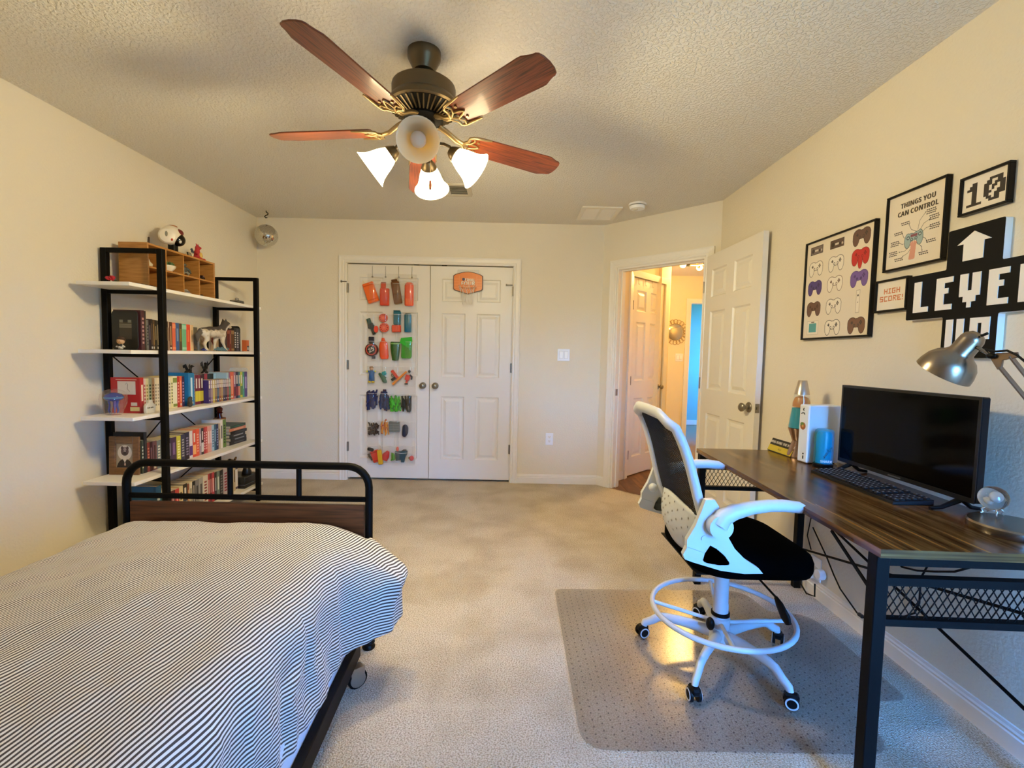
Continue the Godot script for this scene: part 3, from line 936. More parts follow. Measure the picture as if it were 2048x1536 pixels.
func duvet():
	# stripes woven along the bed
	var im = Image.create(64, 4, false, Image.FORMAT_RGB8)
	for x in 64:
		var u = x / 64.0
		var k = clampf((absf(u - 0.5) - 0.235) * 16.0 + 0.5, 0.0, 1.0)
		for y in 4:
			im.set_pixel(x, y, Color("#463d38").lerp(Color("#f2ebdf"), k))
	var m = mat("#ffffff", 0.9, 0.0, {"albedo_texture": ImageTexture.create_from_image(im), "rim_enabled": true, "rim": 0.2})
	var nz = FastNoiseLite.new()
	nz.seed = 4
	nz.frequency = 1.0
	nz.fractal_octaves = 3
	var A = 0.385
	var R = 0.125
	var hang = 0.225
	var cx = -1.055
	var half = A + R * PI / 2 + hang
	var side = func(e, sgn, z):
		# e: length of cloth past the flat part -> (sideways, down)
		var q
		if e < 0.0:
			q = Vector2(A + e, 0)
		elif e < R * PI / 2:
			var a = e / R
			q = Vector2(A + sin(a) * R, -R + cos(a) * R)
		else:
			var d = e - R * PI / 2
			q = Vector2(A + R + d * 0.05, -R - d)
		if sgn > 0.0:
			var w = smoothstep(-1.50, -1.74, z)
			if w > 0.0 and e > -0.12:
				var ee = (e + 0.12) * 1.14
				var f
				if ee < 0.42:
					f = Vector2(A - 0.12 + ee * 0.94, -ee * ee * 0.80)
				else:
					var g = ee - 0.42
					var bend = smoothstep(0.0, 0.10, g)
					f = Vector2(A - 0.12 + 0.3948 + g * lerpf(0.75, -0.02, bend), -0.1411 - g * lerpf(0.70, 1.0, bend))
				q = q.lerp(f, w)
		return q
	var NU = 150
	var NV = 130
	var z0 = -1.868
	var z1 = -0.02
	var P = []
	var UVs = []
	for j in NV + 1:
		var v = float(j) / NV
		var z = lerpf(z0, z1, v)
		var row = []
		var urow = []
		for i in NU + 1:
			var p = lerpf(-half, half, float(i) / NU)
			var sgn = signf(p)
			var q = side.call(absf(p) - A, sgn, z)
			var x = cx + sgn * q.x
			var crown = 0.024 * cos(clampf(p / A, -1.0, 1.0) * PI / 2) * smoothstep(-1.9, -1.2, z)
			var y = 0.548 + crown + q.y
			# foot roll
			var fr = clampf((-1.80 - z) / 0.068, 0.0, 1.0)
			y -= fr * fr * 0.03 * (1.0 if q.y > -0.05 else 0.3)
			# puckers and folds
			var hf = clampf((absf(p) - A - 0.08) / 0.2, 0.0, 1.0)
			var n1 = nz.get_noise_2d(p * 3.2, z * 2.6) * 0.007 + nz.get_noise_2d(p * 9.0 + 40.0, z * 6.0) * 0.003
			y += n1 * (1.0 - hf)
			x += sgn * hf * (sin(z * 41.0 + nz.get_noise_2d(p * 2.0, z * 4.0) * 5.0) * 0.010 + nz.get_noise_2d(p * 4.0, z * 9.0 + 9.0) * 0.012) * (1.0 - 0.7 * smoothstep(-1.6, -1.8, z))
			var wf = smoothstep(-1.55, -1.78, z) * hf if sgn > 0.0 else 0.0
			y += wf * sin((p - z * 0.9) * 30.0) * 0.003
			var zz = z
			if sgn > 0.0:
				zz += hf * smoothstep(-1.6, -1.84, z) * 0.075
			if j == 0 and absf(p) < A + 0.1:
				y -= 0.03
			row.append(V(x, y, zz))
			urow.append(Vector2((p + z * 0.14 + nz.get_noise_2d(p * 1.5, z * 1.2 + 77.0) * 0.008) / 0.0097, z * 2.0))
		P.append(row)
		UVs.append(urow)
	var b = mb()
	b.sm(true)
	# outer cloth and, 14 mm inside, the lining; joined along the hems
	var I = []
	for j in NV + 1:
		var row = []
		for i in NU + 1:
			var du = P[j][mini(i + 1, NU)] - P[j][maxi(i - 1, 0)]
			var dv = P[mini(j + 1, NV)][i] - P[maxi(j - 1, 0)][i]
			var nn = dv.cross(du).normalized()
			if nn.y < 0.0 and absf(float(i) / NU - 0.5) < 0.25:
				nn = -nn
			row.append(P[j][i] - nn * 0.011)
		I.append(row)
	for j in NV:
		for i in NU:
			var nn = (P[j + 1][i] - P[j][i]).cross(P[j][i + 1] - P[j][i])
			var uv = [UVs[j][i], UVs[j][i + 1], UVs[j + 1][i + 1], UVs[j + 1][i]]
			b.face([P[j][i], P[j][i + 1], P[j + 1][i + 1], P[j + 1][i]], nn, uv)
			b.face([I[j][i], I[j][i + 1], I[j + 1][i + 1], I[j + 1][i]], -nn, uv)
	for i in NU:
		for j in [0, NV]:
			b.face([P[j][i], P[j][i + 1], I[j][i + 1], I[j][i]], V(0, 0, -1 if j == 0 else 1), [UVs[j][i], UVs[j][i + 1], UVs[j][i + 1], UVs[j][i]])
	for j in NV:
		for i in [0, NU]:
			b.face([P[j][i], P[j + 1][i], I[j + 1][i], I[j][i]], V(0, -1, 0), [UVs[j][i], UVs[j + 1][i], UVs[j + 1][i], UVs[j][i]])
	solo("striped_duvet", b, m, "dark and white pinstriped duvet spread over the bed with a flared corner", "duvet")

# ---------------------------------------------------------------- bookcase
const SH := [1.572, 1.208, 0.842, 0.485, 0.125]
func bookcase():
	var t = thing("bookcase", "tall black metal bookcase with five white shelves against the left wall", "bookcase")
	var wsh = mat("#efeae0", 0.35)
	var zs = [-2.757, -3.775]
	for z in zs:
		part("post", mb().bx(V(-2.031, 0, z - 0.015), V(-1.998, 1.79, z + 0.015), 0.002), M.blackm, t)
		part("post", mb().bx(V(-2.352, 0, z - 0.015), V(-2.318, 1.79, z + 0.015), 0.002), M.blackm, t)
		part("top_bar", mb().bx(V(-2.317, 1.765, z - 0.0145), V(-2.032, 1.79, z + 0.0145), 0.001), M.blackm, t)
		for y in SH:
			part("shelf_bracket", mb().bx(V(-2.317, y - 0.041, z - 0.012), V(-2.032, y - 0.021, z + 0.012)), M.blackm, t)
	for y in SH:
		part("shelf_board", mb().bx(V(-2.3165, y - 0.020, -3.885), V(-2.033, y, -2.548), 0.0015), wsh, t)
	for e in [[0.46, 1.17], [0.10, 0.46]]:
		part("brace", mb().cyl(V(-2.322, e[1], zs[0] - 0.016), V(-2.322, e[0], zs[1] + 0.016), 0.004, 6), M.blackm, t)
		part("brace", mb().cyl(V(-2.330, e[0], zs[0] - 0.016), V(-2.330, e[1], zs[1] + 0.016), 0.004, 6), M.blackm, t)

# ---------------------------------------------------------------- desk
func desk():
	var t = thing("computer_desk", "rustic brown wood-top desk with black metal legs and mesh end panels", "desk", V(1.294, 0, -1.850), -0.040)
	var b = mb()
	var h = V(0.29, 0.011, 0.672)
	b.sm(false)
	var y1 = 0.740
	var y0 = 0.717
	var e = 0.002
	# top face with the grain along the desk
	b.face([V(-h.x, y1, -h.z), V(h.x, y1, -h.z), V(h.x, y1, h.z), V(-h.x, y1, h.z)], V(0, 1, 0), [Vector2(0, 0), Vector2(0, 1), Vector2(1, 1), Vector2(1, 0)])
	b.face([V(-h.x, y0, -h.z), V(h.x, y0, -h.z), V(h.x, y0, h.z), V(-h.x, y0, h.z)], V(0, -1, 0), [Vector2(0, 0), Vector2(0, 1), Vector2(1, 1), Vector2(1, 0)])
	for s in [-1.0, 1.0]:
		b.face([V(s * h.x, y0, -h.z), V(s * h.x, y1, -h.z), V(s * h.x, y1, h.z), V(s * h.x, y0, h.z)], V(s, 0, 0), [Vector2(0, 0.9), Vector2(0, 0.94), Vector2(1, 0.94), Vector2(1, 0.9)])
		b.face([V(-h.x, y0, s * h.z), V(-h.x, y1, s * h.z), V(h.x, y1, s * h.z), V(h.x, y0, s * h.z)], V(0, 0, s), [Vector2(0.1, 0.60), Vector2(0.1, 0.66), Vector2(0.5, 0.66), Vector2(0.5, 0.60)])
	part("desktop", b, M.desk_wood, t)
	for s in [-1.0, 1.0]:
		var z = s * 0.640
		for x in [-0.270, 0.262]:
			part("leg", mb().bx(V(x - 0.0175, 0, z - 0.0175), V(x + 0.0175, 0.716, z + 0.0175), 0.002), M.blackm, t)
		part("top_rail", mb().bx(V(-0.252, 0.690, z - 0.015), V(0.244, 0.716, z + 0.015)), M.blackm, t)
		part("mesh_rail", mb().bx(V(-0.252, 0.634, z - 0.012), V(0.244, 0.656, z + 0.012)), M.blackm, t)
		part("mesh_rail", mb().bx(V(-0.252, 0.523, z - 0.012), V(0.244, 0.542, z + 0.012)), M.blackm, t)
		part("foot_rail", mb().bx(V(-0.252, 0.058, z - 0.012), V(0.244, 0.080, z + 0.012)), M.blackm, t)
		b = mb()
		var n = 22
		for i in range(-4, n):
			for dirn in [-1.0, 1.0]:
				var xa = -0.252 + i * 0.0215
				var pa = V(xa, 0.543, z + dirn * 0.0012)
				var pb = V(xa + 0.054, 0.633, z + dirn * 0.0012)
				if dirn < 0.0:
					pa = V(xa + 0.054, 0.543, z - 0.0012)
					pb = V(xa, 0.633, z - 0.0012)
				# clip to the frame
				var L = -0.252
				var Rr = 0.244
				var d = pb - pa
				var t0 = 0.0
				var t1 = 1.0
				for lim in [[L, 1.0], [Rr, -1.0]]:
					var fa = (pa.x - lim[0]) * lim[1]
					var fb = (pb.x - lim[0]) * lim[1]
					if fa < 0.0 and fb < 0.0:
						t0 = 2.0
					elif fa < 0.0:
						t0 = maxf(t0, fa / (fa - fb))
					elif fb < 0.0:
						t1 = minf(t1, fa / (fa - fb))
				if t1 - t0 > 0.03:
					b.bar(pa + d * t0, pa + d * t1, 0.0022, 0.0022, V(0, 0, 1))
		part("mesh_panel", b, M.blackm, t)
	part("brace", mb().cyl(V(0.262, 0.222, -0.622), V(0.262, 0.522, 0.622), 0.0055, 8), M.blackm, t)
	part("brace", mb().cyl(V(0.251, 0.496, -0.622), V(0.251, 0.206, 0.622), 0.0055, 8), M.blackm, t)
	for z in [0.63]:
		part("corner_brace", mb().bar(V(-0.262, 0.70, z - 0.20), V(-0.262, 0.60, z - 0.022), 0.010, 0.004, V(1, 0, 0)), M.blackm, t)

# ---------------------------------------------------------------- mat and chair
func chair_mat():
	var t = thing("chair_mat", "clear plastic chair mat with studs on the carpet under the white chair", "chair mat", V(0, 0.001, 0))
	var P = []
	var cs = [[Vector2(0.262, -2.40), 0.05], [Vector2(1.262, -2.415), 0.10], [Vector2(1.282, -2.205), 0.06], [Vector2(1.475, -2.20), 0.11], [Vector2(1.478, -1.632), 0.04], [Vector2(1.272, -1.612), 0.05], [Vector2(1.225, -1.392), 0.07], [Vector2(0.252, -1.392), 0.09]]
	var m = cs.size()
	for i in m:
		var c = cs[i][0]
		var a = (cs[(i - 1 + m) % m][0] - c).normalized()
		var b_ = (cs[(i + 1) % m][0] - c).normalized()
		var r = cs[i][1]
		for k in 7:
			var u = k / 6.0
			P.append((c + a * r).lerp(c, u).lerp(c.lerp(c + b_ * r, u), u))
	var b = mb()
	b.prism(P, 0.003, Transform3D(Basis(V(1, 0, 0), V(0, 0, 1), V(0, -1, 0)), V(0, 0.0025, 0)))
	part("sheet", b, mat(Color(0.60, 0.53, 0.47, 0.17), 0.20, 0.0, {"transparency": BaseMaterial3D.TRANSPARENCY_ALPHA, "metallic_specular": 0.5}), t)
	b = mb()
	var pp = PackedVector2Array(P)
	for i in 40:
		for j in 34:
			var q = Vector2(0.275 + i * 0.0305, -2.385 + j * 0.0305 + (i % 2) * 0.015)
			if Geometry2D.is_point_in_polygon(q, pp) and Geometry2D.is_point_in_polygon(q + Vector2(0.012, 0), pp) and Geometry2D.is_point_in_polygon(q - Vector2(0.012, 0), pp):
				b.lathe([Vector2(0.0, 0.0008), Vector2(0.0032, 0.0007), Vector2(0.003, -0.004), Vector2(0, -0.0045)], 5, Transform3D(Basis(), V(q.x, 0, q.y)))
	var st = part("studs", b, mat("#5a4c42", 0.6), t)
	st.set_meta("kind", "stuff")

func office_chair():
	var t = thing("office_chair", "white drafting chair with black seat and mesh back on the mat before the desk", "chair", V(0.885, 0.005, -1.860))
	var wp = mat("#d3d6d9", 0.36)
	var blk = mat("#030304", 0.95, 0.0, {"metallic_specular": 0.1})
	# five-star base with casters
	var spots = [Vector2(-0.271, -0.130), Vector2(-0.197, 0.248), Vector2(0.131, 0.272), Vector2(0.294, -0.092), Vector2(0.041, -0.298)]
	part("hub", mb().lathe([Vector2(0, 0.055), Vector2(0.018, 0.055), Vector2(0.03, 0.066), Vector2(0.042, 0.078), Vector2(0.042, 0.120), Vector2(0.034, 0.128), Vector2(0, 0.128)], 24), wp, t)
	for s in spots:
		var d = V(s.x, 0, s.y).normalized()
		var L = s.length()
		var path = []
		var rr = []
		for i in 11:
			var u = i / 10.0
			var rad = lerpf(0.025, L - 0.004, u)
			var yy = 0.100 + 0.012 * sin(u * PI) - smoothstep(0.75, 1.0, u) * 0.034
			path.append(d * rad + V(0, yy, 0))
			rr.append(lerpf(0.026, 0.0165, u))
		path.append(d * L + V(0, 0.053, 0))
		rr.append(0.014)
		var lg = part("base_leg", mb().tube(path, rr, 10, true, false, 0.75, V(0, 1, 0)), wp, t)
		# caster: two discs, hood, white rim
		var yaw = atan2(d.x, d.z) + 0.7
		var bs = Basis(V(0, 1, 0), yaw)
		var c0 = d * (L + 0.006)
		var c = part("caster", mb().box(c0 + V(0, 0.040, 0), V(0.030, 0.026, 0.048), 0.006, bs), M.black, t)
		for sx in [-1.0, 1.0]:
			var wx = Transform3D(bs * Basis(V(0, 1, 0), V(1, 0, 0) * sx, V(0, 0, 1) * sx), c0 + V(0, 0.0245, 0) + bs * V(sx * 0.010, 0, 0))
			part("wheel", mb().lathe([Vector2(0, 0), Vector2(0.0245, 0), Vector2(0.0245, 0.009), Vector2(0.022, 0.011), Vector2(0, 0.011)], 20, wx), M.black, c)
			part("rim_ring", mb().lathe([Vector2(0.0165, 0.0112), Vector2(0.0165, 0.0125), Vector2(0.0215, 0.0125), Vector2(0.0215, 0.0112)], 20, wx), wp, c)
	part("gas_column", mb().lathe([Vector2(0.030, 0.129), Vector2(0.030, 0.225), Vector2(0.028, 0.232), Vector2(0.028, 0.415), Vector2(0, 0.415)], 24), wp, t)
	part("column_collar", mb().lathe([Vector2(0.0305, 0.178), Vector2(0.036, 0.180), Vector2(0.036, 0.192), Vector2(0.0305, 0.194)], 24), M.black, t)
	# foot ring
	var ring = []
	for i in 48:
		var a = TAU * i / 48
		ring.append(V(cos(a) * 0.268, 0.196, sin(a) * 0.268))
	var fr = part("foot_ring", mb().tube(ring, 0.0105, 10, false, true), wp, t)
	for i in 4:
		var a = 0.25 + TAU * i / 4
		part("spoke", mb().cyl(V(cos(a) * 0.034, 0.152, sin(a) * 0.034), V(cos(a) * 0.260, 0.194, sin(a) * 0.260), 0.008, 8), wp, fr)
	part("ring_clamp", mb().lathe([Vector2(0.0305, 0.130), Vector2(0.038, 0.132), Vector2(0.038, 0.168), Vector2(0.0305, 0.172)], 20), wp, fr)
	part("clamp_knob", mb().ell(V(-0.052, 0.155, 0.028), V(0.016, 0.026, 0.020), 14, 8), M.black, fr)
	# tilt mechanism and lever
	part("mechanism", mb().bx(V(-0.11, 0.405, -0.09), V(0.11, 0.436, 0.09), 0.008), M.black, t)
	var lv = part("height_lever", mb().cyl(V(0.06, 0.415, 0.10), V(0.085, 0.375, 0.245), 0.004, 8), M.black, t)
	part("lever_paddle", mb().tube([V(0.083, 0.378, 0.235), V(0.088, 0.360, 0.252), V(0.098, 0.325, 0.275), V(0.104, 0.305, 0.285)], [0.008, 0.016, 0.020, 0.012], 12, true, false, 0.5), M.black, lv)
	# seat cushion
	var seat = []
	var prof = rrect(0.460, 0.500, 0.13, 6)
	var b = mb()
	b.sm(true)
	var lay = [[0.80, 0.437], [0.97, 0.442], [1.0, 0.462], [1.0, 0.490], [0.97, 0.512], [0.86, 0.526], [0.6, 0.531], [0.3, 0.529], [0.0, 0.528]]
	var rings = []
	for l in lay:
		var r_ = []
		for q in prof:
			var fx = q.x * l[0]
			var drop = maxf(0.0, fx - 0.12) * 0.12
			r_.append(V(fx + 0.036, l[1] - drop, q.y * l[0]))
		rings.append(r_)
	for i in rings.size() - 1:
		for k in prof.size():
			var j = (k + 1) % prof.size()
			var oo = V(rings[i][k].x, 0, rings[i][k].z) * (1.0 if i < 5 else 0.2) + V(0, -0.3 if i == 0 else (0.0 if i < 3 else 0.6), 0)
			b.face([rings[i][k], rings[i][j], rings[i + 1][j], rings[i + 1][k]], oo)
	b.face(rings[0], V(0, -1, 0))
	part("seat", b, blk, t)
	# back frame: a closed white loop, leaning back
	var loop = []
	var lr = []
	var zs = 0.236
	var up = func(v):   # profile of the back seen from the side: v 0 bottom .. 1 top -> (x, y)
		return Vector2(-0.165 - 0.045 * sin(v * PI * 0.9) * (1.0 - v) - 0.135 * v * v - 0.015 * v, lerpf(0.585, 1.008, v))
	for i in 13:
		var v = i / 12.0
		var q = up.call(v)
		loop.append(V(q.x, q.y - (0.02 if i == 12 else 0.0), zs - 0.02 * v * v - (0.02 if i == 12 else 0.0)))
	for i in range(1, 6):
		var u = i / 6.0
		var q = up.call(1.0)
		loop.append(V(q.x - 0.018 * sin(u * PI), q.y + 0.010 * sin(u * PI), lerpf(zs - 0.045, -zs + 0.045, u)))
	for i in 13:
		var v = 1.0 - i / 12.0
		var q = up.call(v)
		loop.append(V(q.x, q.y - (0.02 if i == 0 else 0.0), -zs + 0.02 * v * v + (0.02 if i == 0 else 0.0)))
	for i in loop.size():
		lr.append(0.017)
	var bf = part("back_frame", mb().tube(loop, lr, 10, true, false, 1.5, V(1, 0, 0)), wp, t)
	# mesh panel stretched in the frame: woven black strands
	b = mb()
	for i in 43:
		var u = lerpf(-0.215, 0.215, i / 42.0)
		var path = []
		for k in 9:
			var v = lerpf(0.16, 0.985, k / 8.0)
			var q = up.call(v)
			path.append(V(q.x - 0.016 * (1.0 - pow(u / 0.22, 2.0)), q.y, u * (1.0 - 0.08 * v * v)))
		b.tube(path, 0.0016, 3, false)
	for k in 62:
		var v = lerpf(0.16, 0.985, k / 61.0)
		var q = up.call(v)
		var path = []
		for i in 9:
			var u = lerpf(-0.217, 0.217, i / 8.0)
			path.append(V(q.x - 0.016 * (1.0 - pow(u / 0.22, 2.0)), q.y, u * (1.0 - 0.08 * v * v)))
		b.tube(path, 0.0017, 3, false)
	part("mesh_back", b, mat("#0d0c0c", 0.8), t)
	# perforated white lumbar shell across the lower back
	b = mb()
	var rows = []
	for k in 12:
		var v = k / 11.0
		var row = []
		for i in 17:
			var u = i / 16.0 * 2.0 - 1.0
			var y = lerpf(0.478, 0.668, v) + 0.018 * cos(u * PI) * v
			var x = -0.165 - 0.062 * (1.0 - u * u) - 0.03 * sin(v * PI) * (1.0 - u * u) + 0.03 * (1.0 - v)
			row.append(V(x, y, u * 0.232))
		rows.append(row)
	b.sm(true)
	for k in 11:
		for i in 16:
			var hole = k >= 4 and k <= 9 and i >= 2 and i <= 13 and false
			var nn = V(-1, -0.2, 0)
			b.face([rows[k][i], rows[k][i + 1], rows[k + 1][i + 1], rows[k + 1][i]], nn)
			var o = V(0.007, 0, 0)
			b.face([rows[k][i] + o, rows[k][i + 1] + o, rows[k + 1][i + 1] + o, rows[k + 1][i] + o], -nn)
	for i in 16:
		for k in [0, 11]:
			b.face([rows[k][i], rows[k][i + 1], rows[k][i + 1] + V(0.007, 0, 0), rows[k][i] + V(0.007, 0, 0)], V(0, -1 if k == 0 else 1, 0))
	var lum = part("lumbar_shell", b, wp, t)
	b = mb()
	for k in range(4, 11):
		for i in range(2, 15):
			var a = rows[k][i]
			if (k + i) % 2 == 0:
				var nn = (rows[k + 1 if k < 11 else k][i] - rows[k - 1][i]).cross(rows[k][i + 1] - rows[k][i - 1]).normalized()
				if nn.x > 0.0:
					nn = -nn
				var e1 = V(0, 0, 1)
				var e2 = nn.cross(e1).normalized()
				b.sm(false)
				var pts = []
				for q in 8:
					var an = TAU * q / 8
					pts.append(a + nn * 0.0006 + e1 * cos(an) * 0.0045 + e2 * sin(an) * 0.0045)
				b.face(pts, nn)
	part("perforations", b, mat("#8f8a84", 0.7), lum).set_meta("kind", "stuff")
	part("back_bolt", mb().ell(V(-0.223, 0.635, -0.232), V(0.02, 0.02, 0.02), 12, 8), wp, t)
	# side frames and flip-up arms
	for s in [1.0, -1.0]:
		var zf = s * 0.276
		var outl = [Vector2(-0.205, 0.740), Vector2(-0.222, 0.690), Vector2(-0.236, 0.650), Vector2(-0.263, 0.600), Vector2(-0.262, 0.575), Vector2(-0.274, 0.548), Vector2(-0.268, 0.532), Vector2(-0.24, 0.522), Vector2(-0.142, 0.494), Vector2(-0.06, 0.484), Vector2(0.004, 0.486), Vector2(-0.012, 0.505), Vector2(-0.060, 0.535), Vector2(-0.098, 0.572), Vector2(-0.122, 0.612), Vector2(-0.138, 0.650), Vector2(-0.150, 0.705), Vector2(-0.175, 0.742)]
		var hole = [Vector2(-0.183, 0.583), Vector2(-0.160, 0.571), Vector2(-0.130, 0.546), Vector2(-0.113, 0.522), Vector2(-0.116, 0.514), Vector2(-0.150, 0.513), Vector2(-0.196, 0.521), Vector2(-0.206, 0.530), Vector2(-0.200, 0.555)]
		# outline joined to the hole by a slit
		var key = []
		for i in 4:
			key.append(outl[i])
		key.append(Vector2(-0.2625, 0.5765))
		hole.reverse()
		var st = hole.find(Vector2(-0.200, 0.555))
		for i in hole.size():
			key.append(hole[(st + i) % hole.size()])
		key.append(Vector2(-0.200, 0.5546))
		key.append(Vector2(-0.262, 0.575))
		for i in range(5, outl.size()):
			key.append(outl[i])
		part("side_frame", mb().prism(key, 0.022, Transform3D(Basis(), V(0, 0, zf - s * 0.0)), 0.0), wp, t)
		part("frame_bolt", mb().cyl(V(-0.205, 0.607, zf + s * 0.011), V(-0.205, 0.607, zf + s * 0.014), 0.010, 12), wp, t)
		var arm = part("arm_pivot", mb().cyl(V(-0.163, 0.657, zf + s * 0.012), V(-0.163, 0.657, zf + s * 0.048), 0.040, 24), wp, t)
		var path = [V(-0.166, 0.662, 0), V(-0.150, 0.690, 0), V(-0.115, 0.708, 0), V(-0.06, 0.722, 0), V(0.0, 0.731, 0), V(0.05, 0.732, 0), V(0.10, 0.727, 0), V(0.128, 0.719, 0)]
		for i in path.size():
			path[i].z = zf + s * 0.030
		part("armrest", mb().tube(path, [0.030, 0.029, 0.026, 0.022, 0.021, 0.021, 0.020, 0.012], 12, true, false, 1.12, V(0, 1, 0)), wp, arm)
	# hang the stray seat-front skirt
	part("seat_pan", mb().bx(V(-0.19, 0.4365, -0.20), V(0.20, 0.4415, 0.20), 0.002), M.black, t)

# ---------------------------------------------------------------- ceiling fan
func ceiling_fan():
	var t = thing("ceiling_fan", "five-blade dark wood ceiling fan with bronze motor and four glass shades", "ceiling fan", V(-0.372, H, -2.000))
	part("canopy", mb().lathe([Vector2(0, 0), Vector2(0.067, 0), Vector2(0.067, -0.028), Vector2(0.064, -0.034), Vector2(0.042, -0.076), Vector2(0.026, -0.080), Vector2(0, -0.080)], 32), M.bronze, t)
	part("hanger_ball", mb().lathe([Vector2(0.026, -0.0805), Vector2(0.030, -0.092), Vector2(0.028, -0.108), Vector2(0.0, -0.108)], 20), M.black, t)
	part("motor_housing", mb().lathe([Vector2(0, -0.1085), Vector2(0.052, -0.110), Vector2(0.112, -0.128), Vector2(0.128, -0.140), Vector2(0.130, -0.148), Vector2(0.128, -0.190), Vector2(0.134, -0.196), Vector2(0.144, -0.214), Vector2(0.144, -0.224), Vector2(0.136, -0.230), Vector2(0.0, -0.230)], 40), M.bronze, t)
	# vented underside: ribs over a dark cone
	part("vent_cone", mb().lathe([Vector2(0.136, -0.2305), Vector2(0.078, -0.258), Vector2(0.0, -0.258)], 40), M.black, t)
	var b = mb()
	for i in 36:
		var a = TAU * i / 36
		b.bar(V(cos(a) * 0.136, -0.232, sin(a) * 0.136), V(cos(a) * 0.078, -0.260, sin(a) * 0.078), 0.006, 0.004)
	part("vent_ribs", b, M.bronze, t)
	part("rotor_ring", mb().lathe([Vector2(0.060, -0.2585), Vector2(0.080, -0.2585), Vector2(0.080, -0.270), Vector2(0.060, -0.282), Vector2(0, -0.282)], 32), M.black, t)
	part("switch_housing", mb().lathe([Vector2(0, -0.2825), Vector2(0.046, -0.283), Vector2(0.050, -0.292), Vector2(0.052, -0.345), Vector2(0.060, -0.352), Vector2(0.060, -0.372), Vector2(0.046, -0.388), Vector2(0.020, -0.398), Vector2(0.012, -0.412), Vector2(0.008, -0.42), Vector2(0, -0.424)], 32), M.bronze, t)
	# blades: ogee-tipped boards on scrolled irons
	var a0 = 0.507
	for i in 5:
		var ang = a0 - i * TAU / 5     # about y; angle in xz with z towards us
		var br = Basis(V(0, 1, 0), ang)
		var out2 = []
		var half = [[0.205, 0.046], [0.215, 0.056], [0.24, 0.060], [0.45, 0.066], [0.575, 0.070], [0.592, 0.069], [0.618, 0.058], [0.630, 0.054], [0.640, 0.053], [0.650, 0.046], [0.657, 0.028], [0.660, 0.0]]
		for q in half:
			out2.append(Vector2(q[0], q[1]))
		for k in range(half.size() - 2, -1, -1):
			out2.append(Vector2(half[k][0], -half[k][1]))
		var tilt = 0.043 * sin(-ang)
		var xf = Transform3D(br * Basis(V(0, 0, 1), tilt) * Basis(V(1, 0, 0), -0.21), V(0, -0.318, 0))
		b = mb()
		b.prism(out2, 0.006, Transform3D(Basis(V(1, 0, 0), V(0, 0, 1), V(0, -1, 0)), V(0, 0.004, 0)), 0.0015)
		var bl = part("blade", b, M.blade, t)
		bl.transform = xf
		# iron: arm from the rotor, then open scrollwork under the blade root
		b = mb()
		b.tube([V(0.070, 0.045, 0), V(0.105, 0.030, 0), V(0.145, 0.004, 0), V(0.178, -0.004, 0)], [0.010, 0.009, 0.009, 0.008], 8, true, false, 1.6)
		for s in [-1.0, 1.0]:
			b.tube([V(0.172, -0.004, 0), V(0.190, -0.005, s * 0.026), V(0.188, -0.005, s * 0.048), V(0.205, -0.004, s * 0.057), V(0.245, -0.003, s * 0.060), V(0.285, -0.002, s * 0.064)], [0.007, 0.006, 0.0055, 0.006, 0.005, 0.003], 8)
			b.tube([V(0.178, -0.004, 0), V(0.205, -0.005, s * 0.016), V(0.218, -0.004, s * 0.036), V(0.208, -0.005, s * 0.052)], 0.0045, 7)
			b.tube([V(0.205, -0.005, s * 0.016), V(0.232, -0.003, s * 0.010), V(0.250, -0.002, 0)], 0.004, 7)
			b.cyl(V(0.236, -0.004, s * 0.030), V(0.236, 0.000, s * 0.030), 0.006, 10)
		var ir = part("blade_iron", b, M.brass, t)
		ir.transform = xf
	# light kit
	var glow = mat("#fff4e0", 0.5, 0.0, {"emission_enabled": true, "emission": Color(1.0, 0.90, 0.70), "emission_energy_multiplier": 13.0})
	var frost = mat("#fbeccb", 0.45, 0.0, {"backlight_enabled": true, "backlight": Color(0.70, 0.66, 0.52)})
	var names = [0.02, PI / 2 - 0.04, PI + 0.02, -PI / 2]
	for i in 4:
		var a = names[i]
		var br = Basis(V(0, 1, 0), -a)
		var root = V(0, -0.362, 0)
		b = mb()
		b.tube([root + br * V(0.055, 0, 0), root + br * V(0.085, -0.002, 0), root + br * V(0.108, -0.012, 0), root + br * V(0.125, -0.032, 0)], 0.0065, 8)
		part("lamp_arm", b, M.bronze, t)
		var tip = root + br * V(0.128, -0.040, 0)
		var dirv = (br * V(0.80, -0.60, 0)).normalized()
		if i == 1:
			dirv = (br * V(0.90, -0.42, 0) + V(0.12, 0, 0)).normalized()
		var e1 = dirv.cross(V(0, 1, 0)).normalized()
		var sx = Transform3D(Basis(e1, dirv, e1.cross(dirv)), tip)
		part("socket_cup", mb().lathe([Vector2(0, -0.022), Vector2(0.018, -0.022), Vector2(0.026, -0.010), Vector2(0.034, 0.006), Vector2(0.034, 0.012), Vector2(0.031, 0.012), Vector2(0.024, 0.0), Vector2(0, 0.0)], 20, sx), M.bronze, t)
		var o1 = [Vector2(0.029, 0.008), Vector2(0.037, 0.022), Vector2(0.046, 0.045), Vector2(0.053, 0.070), Vector2(0.061, 0.092), Vector2(0.073, 0.110), Vector2(0.079, 0.116)]
		var prof = o1.duplicate()
		for k in range(o1.size() - 1, -1, -1):
			prof.append(o1[k] - Vector2(0.003, 0.0005))
		prof.append(o1[0])
		var lit = i != 1
		var sh = part("glass_shade", mb().lathe(prof, 32, sx, 60.0), glow if lit else frost, t)
